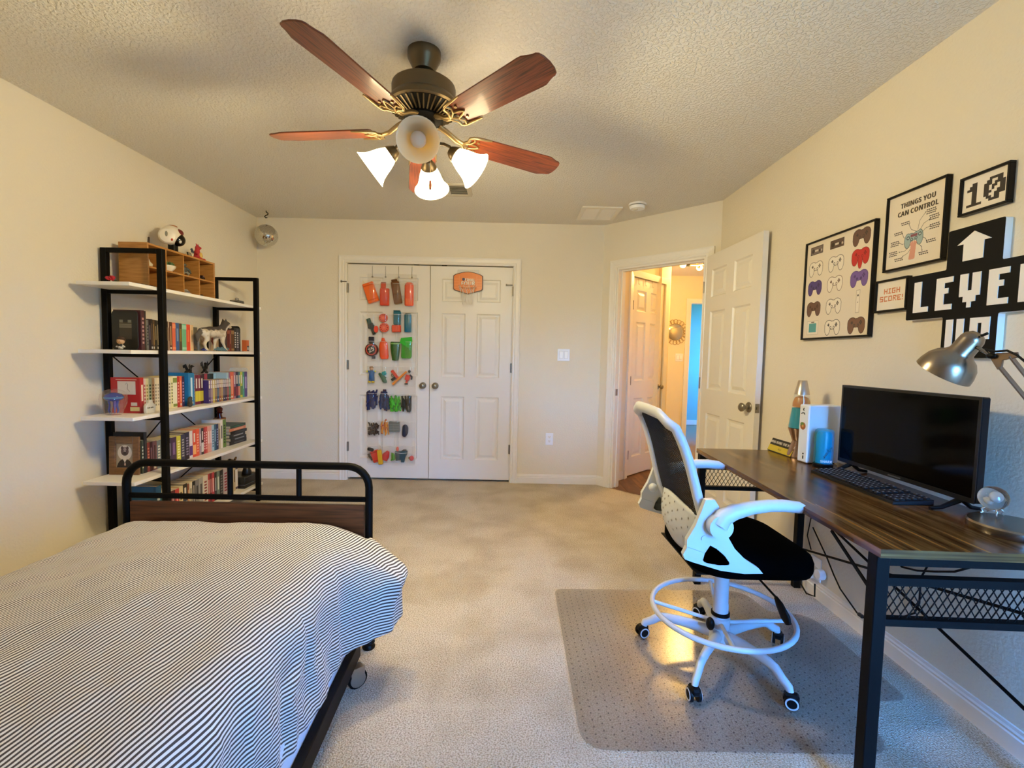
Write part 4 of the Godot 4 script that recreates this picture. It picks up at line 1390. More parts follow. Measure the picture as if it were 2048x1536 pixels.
		if lit:
			sh.set_meta("label", "glowing frosted glass shade")
			part("bulb", mb().ell(tip + dirv * 0.058, V(0.024, 0.024, 0.024), 16, 10), glow, sh)
			var l = SpotLight3D.new()
			l.name = "lamp_light"
			l.spot_angle = 84.0
			l.spot_angle_attenuation = 0.6
			l.spot_range = 9.0
			l.spot_attenuation = 2.0
			l.light_color = BULB
			l.light_energy = 1.12
			l.light_size = 0.06
			l.shadow_enabled = true
			l.position = tip + dirv * 0.125
			l.basis = Basis.looking_at(dirv)
			t.add_child(l, true)
		else:
			sh.set_meta("label", "unlit frosted glass shade")
			b = mb()
			b.lathe([Vector2(0.0, 0.001), Vector2(0.013, 0.001), Vector2(0.014, 0.03), Vector2(0.026, 0.052), Vector2(0.030, 0.066), Vector2(0.027, 0.082), Vector2(0.016, 0.093), Vector2(0, 0.096)], 24, sx)
			part("bulb", b, mat("#f3d8bd", 0.3), sh)
	b = mb()
	b.cyl(V(0.035, -0.395, 0.03), V(0.035, -0.52, 0.03), 0.0012, 6)
	var pc = part("pull_chain", b, M.brass, t)
	part("fob", mb().lathe([Vector2(0, -0.520), Vector2(0.004, -0.523), Vector2(0.006, -0.540), Vector2(0.005, -0.556), Vector2(0, -0.560)], 12, Transform3D(Basis(), V(0.035, 0, 0.03))), mat("#a8552c", 0.4), pc)

# ---------------------------------------------------------------- wall art on the right wall
func disc(im, cx, cy, rx, ry, c):
	for y in range(maxi(0, int(cy - ry)), mini(im.get_height(), int(cy + ry) + 1)):
		for x in range(maxi(0, int(cx - rx)), mini(im.get_width(), int(cx + rx) + 1)):
			var dx = (x + 0.5 - cx) / rx
			var dy = (y + 0.5 - cy) / ry
			if dx * dx + dy * dy <= 1.0:
				im.set_pixel(x, y, c)
func stroke(im, a, b, w, c):
	var n = int(a.distance_to(b)) + 1
	for i in n + 1:
		var p = a.lerp(b, float(i) / n)
		disc(im, p.x, p.y, w, w, c)
func pad(im, x, y, s, body, line, style):
	# a game controller icon: two grips and a middle, drawn filled or in outline
	var shapes = [[x - 0.62 * s, y + 0.15 * s, 0.34 * s, 0.62 * s], [x + 0.62 * s, y + 0.15 * s, 0.34 * s, 0.62 * s], [x - 0.45 * s, y - 0.12 * s, 0.50 * s, 0.42 * s], [x + 0.45 * s, y - 0.12 * s, 0.50 * s, 0.42 * s], [x, y - 0.1 * s, 0.55 * s, 0.34 * s]]
	if style == 3:
		shapes.append([x, y + 0.45 * s, 0.22 * s, 0.62 * s])
	for q in shapes:
		disc(im, q[0], q[1], q[2] + 2.0, q[3] + 2.0, line)
	for q in shapes:
		disc(im, q[0], q[1], q[2], q[3], body)
	var dk = line if style != 2 else Color("#4a4038")
	im.fill_rect(Rect2i(int(x - 0.62 * s), int(y - 0.16 * s), int(0.26 * s), int(0.09 * s) + 1), dk)
	im.fill_rect(Rect2i(int(x - 0.53 * s), int(y - 0.25 * s), int(0.09 * s) + 1, int(0.27 * s)), dk)
	for q in [[0.42, -0.12], [0.60, -0.12], [0.51, -0.24], [0.51, 0.0]]:
		disc(im, x + q[0] * s, y + q[1] * s, 0.06 * s + 0.6, 0.06 * s + 0.6, dk)
	for q in [-0.22, 0.22]:
		disc(im, x + q * s, y + 0.1 * s, 0.12 * s, 0.12 * s, dk)
		if style != 0:
			disc(im, x + q * s, y + 0.1 * s, 0.07 * s, 0.07 * s, body)
func framed(nm, label, w, h, y, z, im, nearest = false, fw = 0.009):
	var t = thing(nm, label, "picture", V(XR, y, z))
	t.basis = Basis(V(0, 0, 1), V(0, 1, 0), V(-1, 0, 0))
	var b = mb()
	for s in [-1.0, 1.0]:
		b.bx(V(-w / 2, s * h / 2 - (fw if s > 0 else 0.0), 0), V(w / 2, s * h / 2 + (0.0 if s > 0 else fw), 0.021), 0.0015)
		b.bx(V(s * w / 2 - (fw if s > 0 else 0.0), -h / 2 + fw, 0), V(s * w / 2 + (0.0 if s > 0 else fw), h / 2 - fw, 0.021), 0.0015)
	part("frame", b, mat("#090808", 0.4, 0.0, {"metallic_specular": 0.35}), t)
	b = mb()
	b.sm(false)
	var a = V(-w / 2 + fw, -h / 2 + fw, 0.012)
	var c = V(w / 2 - fw, h / 2 - fw, 0.012)
	b.face([V(a.x, a.y, 0.012), V(c.x, a.y, 0.012), V(c.x, c.y, 0.012), V(a.x, c.y, 0.012)], V(0, 0, 1), [Vector2(0, 1), Vector2(1, 1), Vector2(1, 0), Vector2(0, 0)])
	b.bx(V(a.x, a.y, 0.001), V(c.x, c.y, 0.0115))
	var m = StandardMaterial3D.new()
	m.albedo_texture = ImageTexture.create_from_image(im)
	m.roughness = 0.55
	if nearest:
		m.texture_filter = BaseMaterial3D.TEXTURE_FILTER_NEAREST
	part("print", b, m, t)
	return t
func glyph(im, rows, x, y, s, c):
	for j in rows.size():
		for i in rows[j].length():
			if rows[j][i] == "#":
				im.fill_rect(Rect2i(x + i * s, y + j * s, s, s), c)
const PIX := {
	"H": ["#..#", "#..#", "####", "#..#", "#..#"], "I": ["###", ".#.", ".#.", ".#.", "###"], "G": ["####", "#...", "#.##", "#..#", "####"],
	"S": ["####", "#...", "####", "...#", "####"], "C": ["####", "#...", "#...", "#...", "####"], "O": ["####", "#..#", "#..#", "#..#", "####"],
	"R": ["####", "#..#", "###.", "#.#.", "#..#"], "E": ["####", "#...", "###.", "#...", "####"], "!": ["#", "#", "#", ".", "#"]}
func pixtext(im, txt, x, y, s, c):
	for ch in txt:
		glyph(im, PIX[ch], x, y, s, c)
		x += (PIX[ch][0].length() + 1) * s
func lettering(txt, px, m, parent, at, size = 32, bold = true, depth = 0.0012):
	var f = SystemFont.new()
	f.font_names = PackedStringArray(["Droid Sans"])
	f.font_weight = 700 if bold else 400
	var tm = TextMesh.new()
	tm.font = f
	tm.font_size = size
	tm.text = txt
	tm.pixel_size = px / size
	tm.depth = depth
	var o = MeshInstance3D.new()
	o.name = "lettering"
	o.mesh = tm
	o.material_override = m
	o.position = at
	parent.add_child(o, true)
	return o
func wall_art():
	var paper = Color("#e8dcc6")
	# 1: fifteen game controllers
	var W = 384
	var Hh = 408
	var im = Image.create(W, Hh, false, Image.FORMAT_RGB8)
	im.fill(paper)
	var br = Color("#6e5142")
	var wt = Color("#eee4d2")
	var ln = Color("#5c5148")
	var rows = [0.085, 0.265, 0.465, 0.685, 0.895]
	var cells = [[["rect", Color("#7b6a5e")], ["pad", wt, ln, 1], ["pad", Color("#55447e"), Color("#3c2f5c"), 0], ["pad", br, Color("#4a352b"), 0], ["screen"]],
		[["rect", Color("#5f4a3f")], ["pad", wt, ln, 1], ["pad", wt, br, 1], ["pad", wt, ln, 1], ["pad", wt, Color("#3a332e"), 1]],
		[["pad", br, Color("#4a352b"), 2], ["pad", Color("#c9322c"), Color("#8e1f1c"), 3], ["pad", Color("#7a5fa6"), Color("#54407a"), 0], ["wand"], ["pad", Color("#7d5a47"), Color("#463228"), 2]]]
	for ci in 3:
		var x = [62.0, 186.0, 318.0][ci]
		for ri in 5:
			var y = rows[ri] * Hh
			var q = cells[ci][ri]
			if q[0] == "rect":
				im.fill_rect(Rect2i(int(x) - 40, int(y) - 17, 80, 34), Color("#4d4038"))
				im.fill_rect(Rect2i(int(x) - 37, int(y) - 14, 74, 28), q[1])
				im.fill_rect(Rect2i(int(x) - 12, int(y) - 3, 22, 8), Color("#d8c9b4"))
				disc(im, x + 18, y + 3, 6, 6, Color("#3b302a"))
				disc(im, x + 30, y + 3, 5, 5, Color("#c9b8a2"))
				disc(im, x - 24, y, 9, 9, Color("#3b302a"))
			elif q[0] == "screen":
				im.fill_rect(Rect2i(int(x) - 37, int(y) - 30, 74, 60), Color("#c9beac"))
				im.fill_rect(Rect2i(int(x) - 35, int(y) - 28, 70, 56), wt)
				im.fill_rect(Rect2i(int(x) - 24, int(y) - 19, 48, 38), Color("#5aa3a8"))
				im.fill_rect(Rect2i(int(x) - 10, int(y) - 26, 20, 4), ln)
			elif q[0] == "wand":
				im.fill_rect(Rect2i(int(x) - 9, int(y) - 42, 20, 86), Color("#b8aa96"))
				im.fill_rect(Rect2i(int(x) - 7, int(y) - 40, 16, 82), wt)
				disc(im, x + 1, y - 22, 4, 4, ln)
				disc(im, x + 1, y + 4, 3, 3, Color("#b8aa96"))
			else:
				pad(im, x, y, 45.0, q[1], q[2], q[3])
	framed("controller_poster", "framed poster with rows of game controller drawings above the desk", 0.492, 0.520, 1.601, -2.352, im)
	# 2: things you can control
	im = Image.create(280, 314, false, Image.FORMAT_RGB8)
	im.fill(paper)
	var tx = Color("#3a342e")
	for q in [[215, 100, 3], [90, 122, 2], [230, 128, 3], [55, 158, 2], [235, 165, 3], [40, 195, 3], [34, 238, 3], [222, 225, 2], [66, 272, 2], [190, 268, 2]]:
		for k in q[2]:
			for seg in 5:
				im.fill_rect(Rect2i(q[0] - 20 + seg * 9 + (k % 2) * 3, q[1] + k * 8, 7, 4), tx)
	for e in [[Vector2(150, 175), Vector2(112, 138)], [Vector2(158, 170), Vector2(192, 108)], [Vector2(168, 176), Vector2(214, 142)], [Vector2(180, 188), Vector2(216, 172)], [Vector2(110, 200), Vector2(78, 166)], [Vector2(106, 215), Vector2(64, 204)], [Vector2(120, 235), Vector2(70, 246)], [Vector2(186, 208), Vector2(206, 232)], [Vector2(132, 238), Vector2(90, 268)], [Vector2(172, 236), Vector2(186, 262)]]:
		var mid = (e[0] + e[1]) * 0.5 + (e[1] - e[0]).orthogonal() * 0.15
		stroke(im, e[0], mid, 0.8, tx)
		stroke(im, mid, e[1], 0.8, tx)
		disc(im, e[1].x, e[1].y, 2.4, 2.4, tx)
	for k in 60:
		var u = k / 59.0
		disc(im, 140 - 6 * u + 2, 225 + u * 62, 13.0 + 2.5 * u, 3, Color("#d99a82"))
	for q in [[110, 208, 15, 30], [170, 203, 15, 30], [124, 196, 22, 16], [158, 193, 22, 16], [140, 196, 24, 13]]:
		disc(im, q[0], q[1], q[2] + 2, q[3] + 2, Color("#3b4a4e"))
	for q in [[110, 208, 15, 30], [170, 203, 15, 30], [124, 196, 22, 16], [158, 193, 22, 16], [140, 196, 24, 13]]:
		disc(im, q[0], q[1], q[2], q[3], Color("#9fb3b0"))
	im.fill_rect(Rect2i(124, 184, 34, 11), Color("#8a4f56"))
	for q in [[112, 196], [170, 190]]:
		disc(im, q[0], q[1], 8, 8, Color("#4b5c60"))
		disc(im, q[0], q[1], 4, 4, Color("#c9d2ce"))
	for q in [[130, 205], [152, 203]]:
		disc(im, q[0], q[1], 7, 7, Color("#4b5c60"))
		disc(im, q[0], q[1], 4, 4, Color("#9fb3b0"))
	for q in [[128, 224], [136, 221], [145, 221], [153, 224]]:
		disc(im, q[0], q[1], 4.5, 9, Color("#d99a82"))
	var t = framed("control_poster", "framed poster of a hand holding a controller headed THINGS YOU CAN CONTROL", 0.281, 0.315, 1.769, -1.911, im)
	var ink = mat("#4a3f35", 0.6)
	lettering("THINGS YOU", 0.027, ink, t, V(0.008, 0.102, 0.0128))
	lettering("CAN CONTROL", 0.027, ink, t, V(0.008, 0.070, 0.0128))
	# 3: HIGH SCORE!
	im = Image.create(132, 106, false, Image.FORMAT_RGB8)
	im.fill(Color("#efe6d6"))
	pixtext(im, "HIGH", 30, 26, 4, Color("#d07a4a"))
	pixtext(im, "SCORE!", 12, 54, 4, Color("#d07a4a"))
	framed("high_score_picture", "small framed print reading HIGH SCORE! in orange pixel letters", 0.171, 0.138, 1.511, -2.001, im, true)
	# 4: the number 10 in pixels
	im = Image.create(156, 120, false, Image.FORMAT_RGB8)
	im.fill(Color("#efe6d6"))
	var dk = Color("#2b221c")
	glyph(im, ["..##..", ".###..", "####..", "..##..", "..##..", "..##..", "..##..", "..##..", "######"], 14, 22, 9, dk)
	glyph(im, ["..#####.", ".##..##.", "###.####", "##.##.##", "##.#..##", "###..###", "##..####", ".##.##..", "..####.."], 74, 20, 9, dk)
	framed("number_ten_picture", "small framed print of a black pixel number 10 at the top right", 0.172, 0.135, 1.8195, -1.635, im, true)
	# 5: LEVEL UP board
	t = thing("level_up_sign", "large black cross-shaped wall sign with white LEVEL UP lettering and arrow", "sign", V(XR, 1.48, -1.643))
	t.basis = Basis(V(0, 0, 1), V(0, 1, 0), V(-1, 0, 0))
	var o = [Vector2(-0.098, 0.227), Vector2(-0.098, 0.089), Vector2(-0.261, 0.089), Vector2(-0.261, -0.083), Vector2(-0.098, -0.083), Vector2(-0.098, -0.232), Vector2(0.098, -0.232), Vector2(0.098, -0.083), Vector2(0.261, -0.083), Vector2(0.261, 0.089), Vector2(0.098, 0.089), Vector2(0.098, 0.227)]
	# soften the outer corners a little
	var ro = []
	for i in o.size():
		var c = o[i]
		var a = (o[(i - 1 + o.size()) % o.size()] - c).normalized()
		var d = (o[(i + 1) % o.size()] - c).normalized()
		for k in 4:
			var u = k / 3.0
			ro.append((c + a * 0.006).lerp(c, u).lerp(c.lerp(c + d * 0.006, u), u))
	part("backing", mb().prism(ro, 0.024, Transform3D(Basis(), V(0, 0, 0.012))), mat("#eceae4", 0.6), t)
	part("face", mb().prism(ro, 0.002, Transform3D(Basis(), V(0, 0, 0.0251))), mat("#080707", 0.6, 0.0, {"metallic_specular": 0.3}), t)
	var G = {"L": ["##..", "##..", "##..", "##..", "##..", "####"], "E": ["####", "##..", "###.", "##..", "##..", "####"], "V": ["##.##", "##.##", "##.##", "#####", ".###.", "..#.."], "U": ["##.##", "##.##", "##.##", "##.##", "##.##", "#####"], "P": ["#####", "##.##", "##.##", "#####", "##...", "##..."]}
	var wm = mat("#f3efe6", 0.55)
	var put = func(ch, cx, cy, w, h):
		var g = G[ch]
		var b = mb()
		var cw = w / g[0].length()
		var hh = h / g.size()
		for j in g.size():
			var i = 0
			while i < g[j].length():
				if g[j][i] == "#":
					var e = i
					while e < g[j].length() and g[j][e] == "#":
						e += 1
					b.bx(V(cx - w / 2 + i * cw, cy + h / 2 - (j + 1) * hh, 0.0262), V(cx - w / 2 + e * cw, cy + h / 2 - j * hh, 0.0285))
					i = e
				i += 1
		part("letter_" + ch.to_lower(), b, wm, t)
	var word = "LEVEL"
	for i in 5:
		put.call(word[i], -0.195 + i * 0.0965, 0.003, 0.066 if word[i] != "V" else 0.074, 0.118)
	put.call("U", -0.047, -0.150, 0.068, 0.112)
	put.call("P", 0.043, -0.150, 0.068, 0.112)
	part("arrow", mb().prism([Vector2(-0.036, 0.108), Vector2(-0.036, 0.168), Vector2(-0.060, 0.168), Vector2(0.0, 0.206), Vector2(0.060, 0.168), Vector2(0.036, 0.168), Vector2(0.036, 0.108)], 0.0023, Transform3D(Basis(), V(0, 0, 0.02735))), wm, t)

# ---------------------------------------------------------------- books
const NTH := ["first", "second", "third", "fourth", "fifth", "sixth", "seventh", "eighth", "ninth", "tenth", "eleventh", "twelfth", "thirteenth", "fourteenth", "fifteenth", "sixteenth", "seventeenth", "eighteenth", "nineteenth", "twentieth", "twenty-first", "twenty-second", "twenty-third", "twenty-fourth", "twenty-fifth", "twenty-sixth", "twenty-seventh", "twenty-eighth", "twenty-ninth", "thirtieth", "thirty-first", "thirty-second", "thirty-third", "thirty-fourth", "thirty-fifth", "thirty-sixth", "thirty-seventh", "thirty-eighth"]
# one upright book, spine towards +x; z0 nearer, z1 farther
func book(y, z0, z1, h, d, xf, c, c2, label, group, style = 0, hard = false):
	var w = z0 - z1 - 0.0008
	var t = thing("book", label, "book", V(xf - d / 2, y + 0.0005, (z0 + z1) / 2), 0.0, group)
	var tb = minf(0.0028 if hard else 0.0013, w * 0.2)
	var m = mat(c, 0.5)
	var b = mb()
	b.bx(V(d / 2 - tb, 0, -w / 2), V(d / 2, h, w / 2), tb * 0.4)
	b.bx(V(-d / 2, 0, w / 2 - tb), V(d / 2 - tb, h, w / 2))
	b.bx(V(-d / 2, 0, -w / 2), V(d / 2 - tb, h, -w / 2 + tb))
	part("cover", b, m, t)
	var ins = 0.003 if hard else 0.0004
	part("pages", mb().bx(V(-d / 2 + ins, ins, -w / 2 + tb), V(d / 2 - tb, h - ins, w / 2 - tb)), mat("#d9c9a8", 0.9), t)
	# title and bands printed on the spine
	var x0 = d / 2 + 0.0001
	var x1 = d / 2 + 0.0005
	var p = mat(c2, 0.5)
	var hw = w * 0.5
	match style:
		0:
			part("title_strip", mb().bx(V(x0, h * 0.34, -hw * 0.45), V(x1, h * 0.80, hw * 0.45)), p, t)
		1:
			for k in 7:
				part("title_block", mb().bx(V(x0, h * (0.16 + k * 0.10), -hw * 0.5), V(x1, h * (0.16 + k * 0.10) + h * 0.055, hw * 0.5)), p, t)
		2:
			part("spine_band", mb().bx(V(x0, h * 0.80, -hw * 0.98), V(x1, h * 0.95, hw * 0.98)), p, t)
			part("spine_band", mb().bx(V(x0, h * 0.04, -hw * 0.98), V(x1, h * 0.13, hw * 0.98)), p, t)
		3:
			part("spine_picture", mb().bx(V(x0, h * 0.10, -hw * 0.98), V(x1, h * 0.45, hw * 0.98)), p, t)
			part("title_strip", mb().bx(V(x0, h * 0.55, -hw * 0.4), V(x1, h * 0.88, hw * 0.4)), mat("#e6dccb", 0.5), t)
		5:
			part("spine_picture", mb().bx(V(x0, h * 0.26, -hw * 0.98), V(x1, h * 0.60, hw * 0.98)), mat(col(c).lerp(Color("#b9a68e"), 0.45), 0.5), t)
			part("title_block", mb().bx(V(x0, h * 0.82, -hw * 0.62), V(x1, h * 0.985, hw * 0.62)), p, t)
			part("title_block", mb().bx(V(x0, h * 0.64, -hw * 0.62), V(x1, h * 0.80, hw * 0.62)), p, t)
			part("volume_dot", mb().bx(V(x0, h * 0.10, -hw * 0.4), V(x1, h * 0.15, hw * 0.4)), p, t)
		4:
			part("title_strip", mb().bx(V(x0, h * 0.18, -hw * 0.3), V(x1, h * 0.86, hw * 0.3)), p, t)
			part("publisher_mark", mb().bx(V(x0, h * 0.05, -hw * 0.5), V(x1, h * 0.12, hw * 0.5)), mat("#dcd2bf", 0.5), t)
	return t
func row(y, xf, z, list, where, group, kind = "book"):
	# list: [width, height, depth, colour name, colour, print colour, style, hard]
	var i = 0
	for q in list:
		var what = "hardback" if q[7] else "paperback"
		book(y, z, z - q[0], q[1], q[2], xf, q[4], q[5], "%s %s, %s from left on %s" % [q[3], what, NTH[i], where], group, q[6], q[7])
		z -= q[0]
		i += 1
	return z
func shelf_books():
	# second shelf
	var y = SH[1]
	var K = func(s):   # "width,height,depth,name,colour,print,style,hard" rows
		var r = []
		for l in s.strip_edges().split("\n"):
			var a = l.strip_edges().split(",")
			r.append([float(a[0]) * 0.001, float(a[1]) * 0.001, float(a[2]) * 0.001, a[3], a[4], a[5], int(a[6]), a[7] == "h"])
		return r
	row(y, -2.130, -2.7480, K.call("""26,230,160,dark maroon,#4a2024,#b98d84,1,h
		11,228,160,dark olive,#2b2415,#6b5a34,0,h
		19,178,130,pale grey,#8e8a7c,#4b483f,1,p
		16,184,135,deep purple,#2c1722,#9a8a8e,0,p
		15,184,135,dark brown,#33231a,#87684a,4,p
		16,182,135,bronze brown,#59422a,#a78a54,4,p
		16,181,135,black,#191512,#8c7c60,0,p
		16,180,135,charcoal,#262019,#a5977c,4,p
		25,180,135,umber,#3d2a1c,#a38b62,0,p
		25,180,135,sooty brown,#2e2118,#8c7650,4,p
		30,180,135,walnut brown,#46301f,#a58b63,0,p
		8,178,135,thin cream,#c8a98c,#6b4a34,0,p
		27,178,135,reddish brown,#57301c,#c59a6a,4,p"""), "the dark left half of the second shelf", "dark books on the second shelf")
	row(y, -2.130, -2.9990, K.call("""29,176,135,orange,#d9643c,#e88a60,2,h
		32,176,135,steel blue,#37598a,#7c93b0,0,h
		27,175,135,olive brown,#564022,#8c7a30,0,h
		41,174,135,mint green,#6fb184,#a6cfae,2,h
		38,173,135,red orange,#dc4a26,#ee7a4c,0,h
		32,172,135,cream,#e2bd8c,#caa06c,0,h"""), "the bright row in the second shelf", "bright books on the second shelf")
	row(y, -2.130, -3.5350, K.call("""38,168,135,black brown,#2a1d19,#5b4034,0,h
		36,165,135,dark red,#5e1f18,#94533a,2,h
		20,165,135,wine red,#6d2219,#a3643f,0,h
		38,165,135,chestnut brown,#5d3a20,#9a7442,2,h
		32,182,135,black,#1d1a1c,#d2cac2,1,p
		32,180,135,slate grey,#3a3a44,#c9c4c4,1,p
		22,178,135,ink black,#15171c,#5f6c76,0,p"""), "the right end of the second shelf", "books held by the right bookend")
	# third shelf
	y = SH[2]
	var t = book(y, -2.7250, -2.7520, 0.206, 0.17, -2.128, "#b01d1a", "#e8d8b8", "red boxed book with a sketch on its cover, leftmost on the third shelf", "comic novels on the third shelf", 0, true)
	# its cover, facing the camera: sketch panel and labels
	part("cover_sketch", mb().bx(V(-0.045, 0.108, 0.0132), V(0.058, 0.185, 0.0140)), mat("#d9cbb6", 0.7), t)
	part("cover_title", mb().bx(V(-0.055, 0.192, 0.0132), V(0.065, 0.196, 0.0138)), mat("#e7b9a0", 0.7), t)
	part("cover_label", mb().bx(V(0.025, 0.012, 0.0132), V(0.078, 0.036, 0.0138)), mat("#d5c079", 0.7), t)
	part("cover_label", mb().bx(V(0.030, 0.042, 0.0132), V(0.065, 0.062, 0.0138)), mat("#d9cbb6", 0.7), t)
	part("cover_sketch_line", mb().tube([V(0.0, 0.165, 0.0143), V(0.008, 0.175, 0.0143), V(0.015, 0.165, 0.0143), V(0.012, 0.140, 0.0143), V(0.025, 0.125, 0.0143)], 0.0007, 5), mat("#6b625a", 0.8), t)
	row(y, -2.130, -2.7530, K.call("""17,200,140,pale pink,#d8b7a4,#a1322a,1,p
		20,200,140,cream yellow,#e3cf8e,#9b8a3e,1,p
		26,200,140,greenish cream,#c9c389,#3f5a2c,1,p
		22,199,140,tan,#b08a58,#6e3e22,1,p
		20,199,140,white,#d8cfbd,#8b8478,1,p
		20,199,140,chalk white,#ddd4c6,#a59c90,1,p
		21,198,140,violet spotted,#b8a6ae,#4b2748,1,p
		25,198,140,soft grey,#b5aca0,#6f6a60,1,p
		26,198,140,ochre,#b99a4e,#6d5722,1,p
		25,198,140,ivory,#ddcfae,#8c7e58,1,p
		18,200,140,pale yellow,#e2d694,#5a5a2a,1,p
		38,202,140,thick ivory,#e6dcb6,#7d8a3a,2,p
		22,200,140,scarlet,#b92a1a,#e8a088,1,p
		22,200,140,tangerine,#e2622a,#f3b184,4,p
		24,198,140,plum,#43284a,#b59ac0,1,p"""), "the third shelf before the blue book", "comic novels on the third shelf")
	t = book(y, -3.1100, -3.1660, 0.218, 0.165, -2.110, "#1f78a8", "#cfe3ea", "big bright blue hardback standing proud in the middle of the third shelf", "books on the third shelf", 4, true)
	part("cover_picture", mb().bx(V(-0.01, 0.03, 0.0276), V(0.045, 0.13, 0.0282)), mat("#7d8f86", 0.6), t)
	row(y, -2.128, -3.1680, K.call("""32,205,140,mauve grey,#7a6f80,#d8d0d4,1,p
		30,202,140,maroon yellow,#6e1f34,#d6c43a,3,p
		27,201,140,dark raspberry,#7a2038,#d9c840,3,p
		30,200,140,near-black berry,#3a1524,#cdbb3c,3,p"""), "the third shelf right of the blue book", "books on the third shelf")
	row(y, -2.205, -3.2900, K.call("""26,200,105,sky blue,#5f83b0,#cfd8e2,0,p
		33,200,105,dusty blue,#7289b4,#d7c5c0,0,p
		34,199,105,dark green,#1f2f2a,#88988c,0,p
		34,199,105,black green,#16201e,#6f7a74,0,p
		35,200,105,rose red,#a83a46,#e2b0aa,0,p
		36,198,105,deep teal,#1e3436,#7f9894,0,p
		36,198,105,black,#141314,#8b857c,0,p
		30,198,105,ice blue,#9cc3d4,#e7eef0,0,p"""), "the back row of the third shelf", "back row of the third shelf")
	row(y, -2.095, -3.2900, K.call("""24,162,100,purple white,#3c2a66,#e0d8d2,5,p
		24,162,100,lilac white,#8a6f86,#ddd5d0,5,p
		24,161,100,yellow footed,#c9b23c,#e2dad0,5,p
		24,161,100,tan white,#7d5a34,#e0d6c8,5,p
		24,161,100,blue white,#1f4a74,#dfd8d0,5,p
		24,161,100,rust white,#8b4a2c,#e2d8cc,5,p
		24,160,100,sand white,#a8823f,#e0d8c8,5,p
		24,160,100,indigo white,#2a1c46,#dcd6d4,5,p
		24,160,100,ink white,#1e1630,#ddd6d2,5,p
		24,160,100,crimson white,#8c2430,#e0d6d0,5,p
		24,160,100,green white,#1f6a4e,#dcd8cc,5,p"""), "the front row of the third shelf", "white-topped paperbacks in the front row of the third shelf")
	row(y, -2.128, -3.5600, K.call("""24,206,135,powder blue,#a9c6d0,#e8eeee,0,p
		18,206,135,orchid,#8d5f86,#d6b8cc,0,p
		48,207,135,coral orange,#d9603c,#f0b48c,4,p
		26,205,135,lavender pink,#a77a92,#6d2f36,3,p
		34,206,135,midnight blue,#25284a,#8c2c3a,3,p
		26,205,135,teal salmon,#3f7482,#d88a72,3,p
		34,205,135,lime yellow,#c2c24a,#5f8a4a,3,p
		26,204,135,sea green,#4f9a78,#9ecbb0,0,p
		40,204,135,violet,#5a4a86,#b9a8d6,0,p"""), "the third shelf's right end", "books on the third shelf")
	# fourth shelf
	y = SH[3]
	t = book(y, -2.7450, -2.7680, 0.240, 0.18, -2.130, "#131011", "#3a3330", "big black hardback behind the picture frame on the fourth shelf", "books on the fourth shelf", 0, true)
	book(y, -2.7285, -2.7440, 0.198, 0.150, -2.132, "#3c4434", "#cdd0b8", "dark green paperback just behind the picture frame on the fourth shelf", "books on the fourth shelf", 1, false)
	var ze = row(y, -2.132, -2.7690, K.call("""22,176,120,brick red,#8a3322,#d98a6a,1,p
		22,176,120,dark maroon,#4b1c22,#a0736c,0,p
		34,176,120,dusty mauve,#7d4f50,#3e2224,4,p
		34,174,120,grey blue,#6d7a86,#d2d6d6,1,p
		28,174,120,sage,#6f7358,#cfcfb8,0,p
		30,174,120,clay,#8e5a40,#d6ae90,0,p
		30,172,120,charcoal,#35303a,#9d96a0,0,p
		47,170,120,aubergine,#3f2440,#7f5c82,0,p
		40,172,120,lemon yellow,#c9bf35,#f0e9a0,1,p
		40,176,120,navy grey,#33344a,#a8a49a,1,p
		42,182,120,black violet,#251c30,#8c8098,1,p
		33,184,120,white purple,#d8d0cc,#5a2a74,3,p
		34,186,120,tomato red,#d84a2a,#f4b06a,3,p
		35,188,120,flame orange,#e0542c,#f2a285,1,p
		20,186,120,grey pink,#a88d92,#d9c9c9,0,p
		26,186,120,black and white,#1f1d1f,#d8d2c8,3,p
		20,186,120,cherry red,#a8262c,#e0b0a8,1,p
		21,188,120,salmon red,#c44c3e,#f0c0b0,1,p
		28,190,120,shell pink,#dd9c86,#f4d8c8,0,p
		21,190,120,blush,#cf9c94,#efd8cf,0,p
		28,190,120,pale blue,#9fb8c4,#3e5a74,1,p
		23,192,120,petrol blue,#2f5c72,#8fb4c0,0,p
		28,190,120,navy,#1f2750,#8c8fb4,1,p
		24,188,120,beige,#c0aa88,#7a6648,0,p
		29,212,140,tall white,#e6ded0,#4c4840,0,p
		40,210,140,leaf green,#5f7a2c,#20301a,1,p"""), "the fourth shelf", "books on the fourth shelf")
	# the lying stack at its right end
	var yy = y
	var sb = [[0.030, 0.225, "black", "#15161a", "#4a4c50"], [0.026, 0.215, "black grey-titled", "#1a1b1e", "#8d8f92"], [0.026, 0.220, "charcoal silver-titled", "#24262a", "#a0a3a6"], [0.024, 0.215, "matte black", "#141518", "#3f4144"], [0.024, 0.222, "salmon orange", "#d9855c", "#eab08c"], [0.022, 0.212, "dark green", "#1f3a2c", "#3e6a4c"]]
	for i in sb.size():
		var q = sb[i]
		t = thing("book", "%s book in the flat stack on the fourth shelf, %s from bottom" % [q[2], NTH[i]], "book", V(-2.205 + (i % 2) * 0.006, yy + 0.0004, -3.700 + (i % 3) * 0.006), 0.02 * (i % 3 - 1), "stack of flat books on the fourth shelf")
		var hx = 0.078
		var hz = q[1] / 2
		var b = mb()
		b.bx(V(-hx, 0, -hz), V(hx, 0.002, hz))
		b.bx(V(-hx, q[0] - 0.003, -hz), V(hx, q[0] - 0.001, hz))
		b.bx(V(hx - 0.002, 0.002, -hz), V(hx, q[0] - 0.003, hz))
		part("cover", b, mat(q[3], 0.4), t)
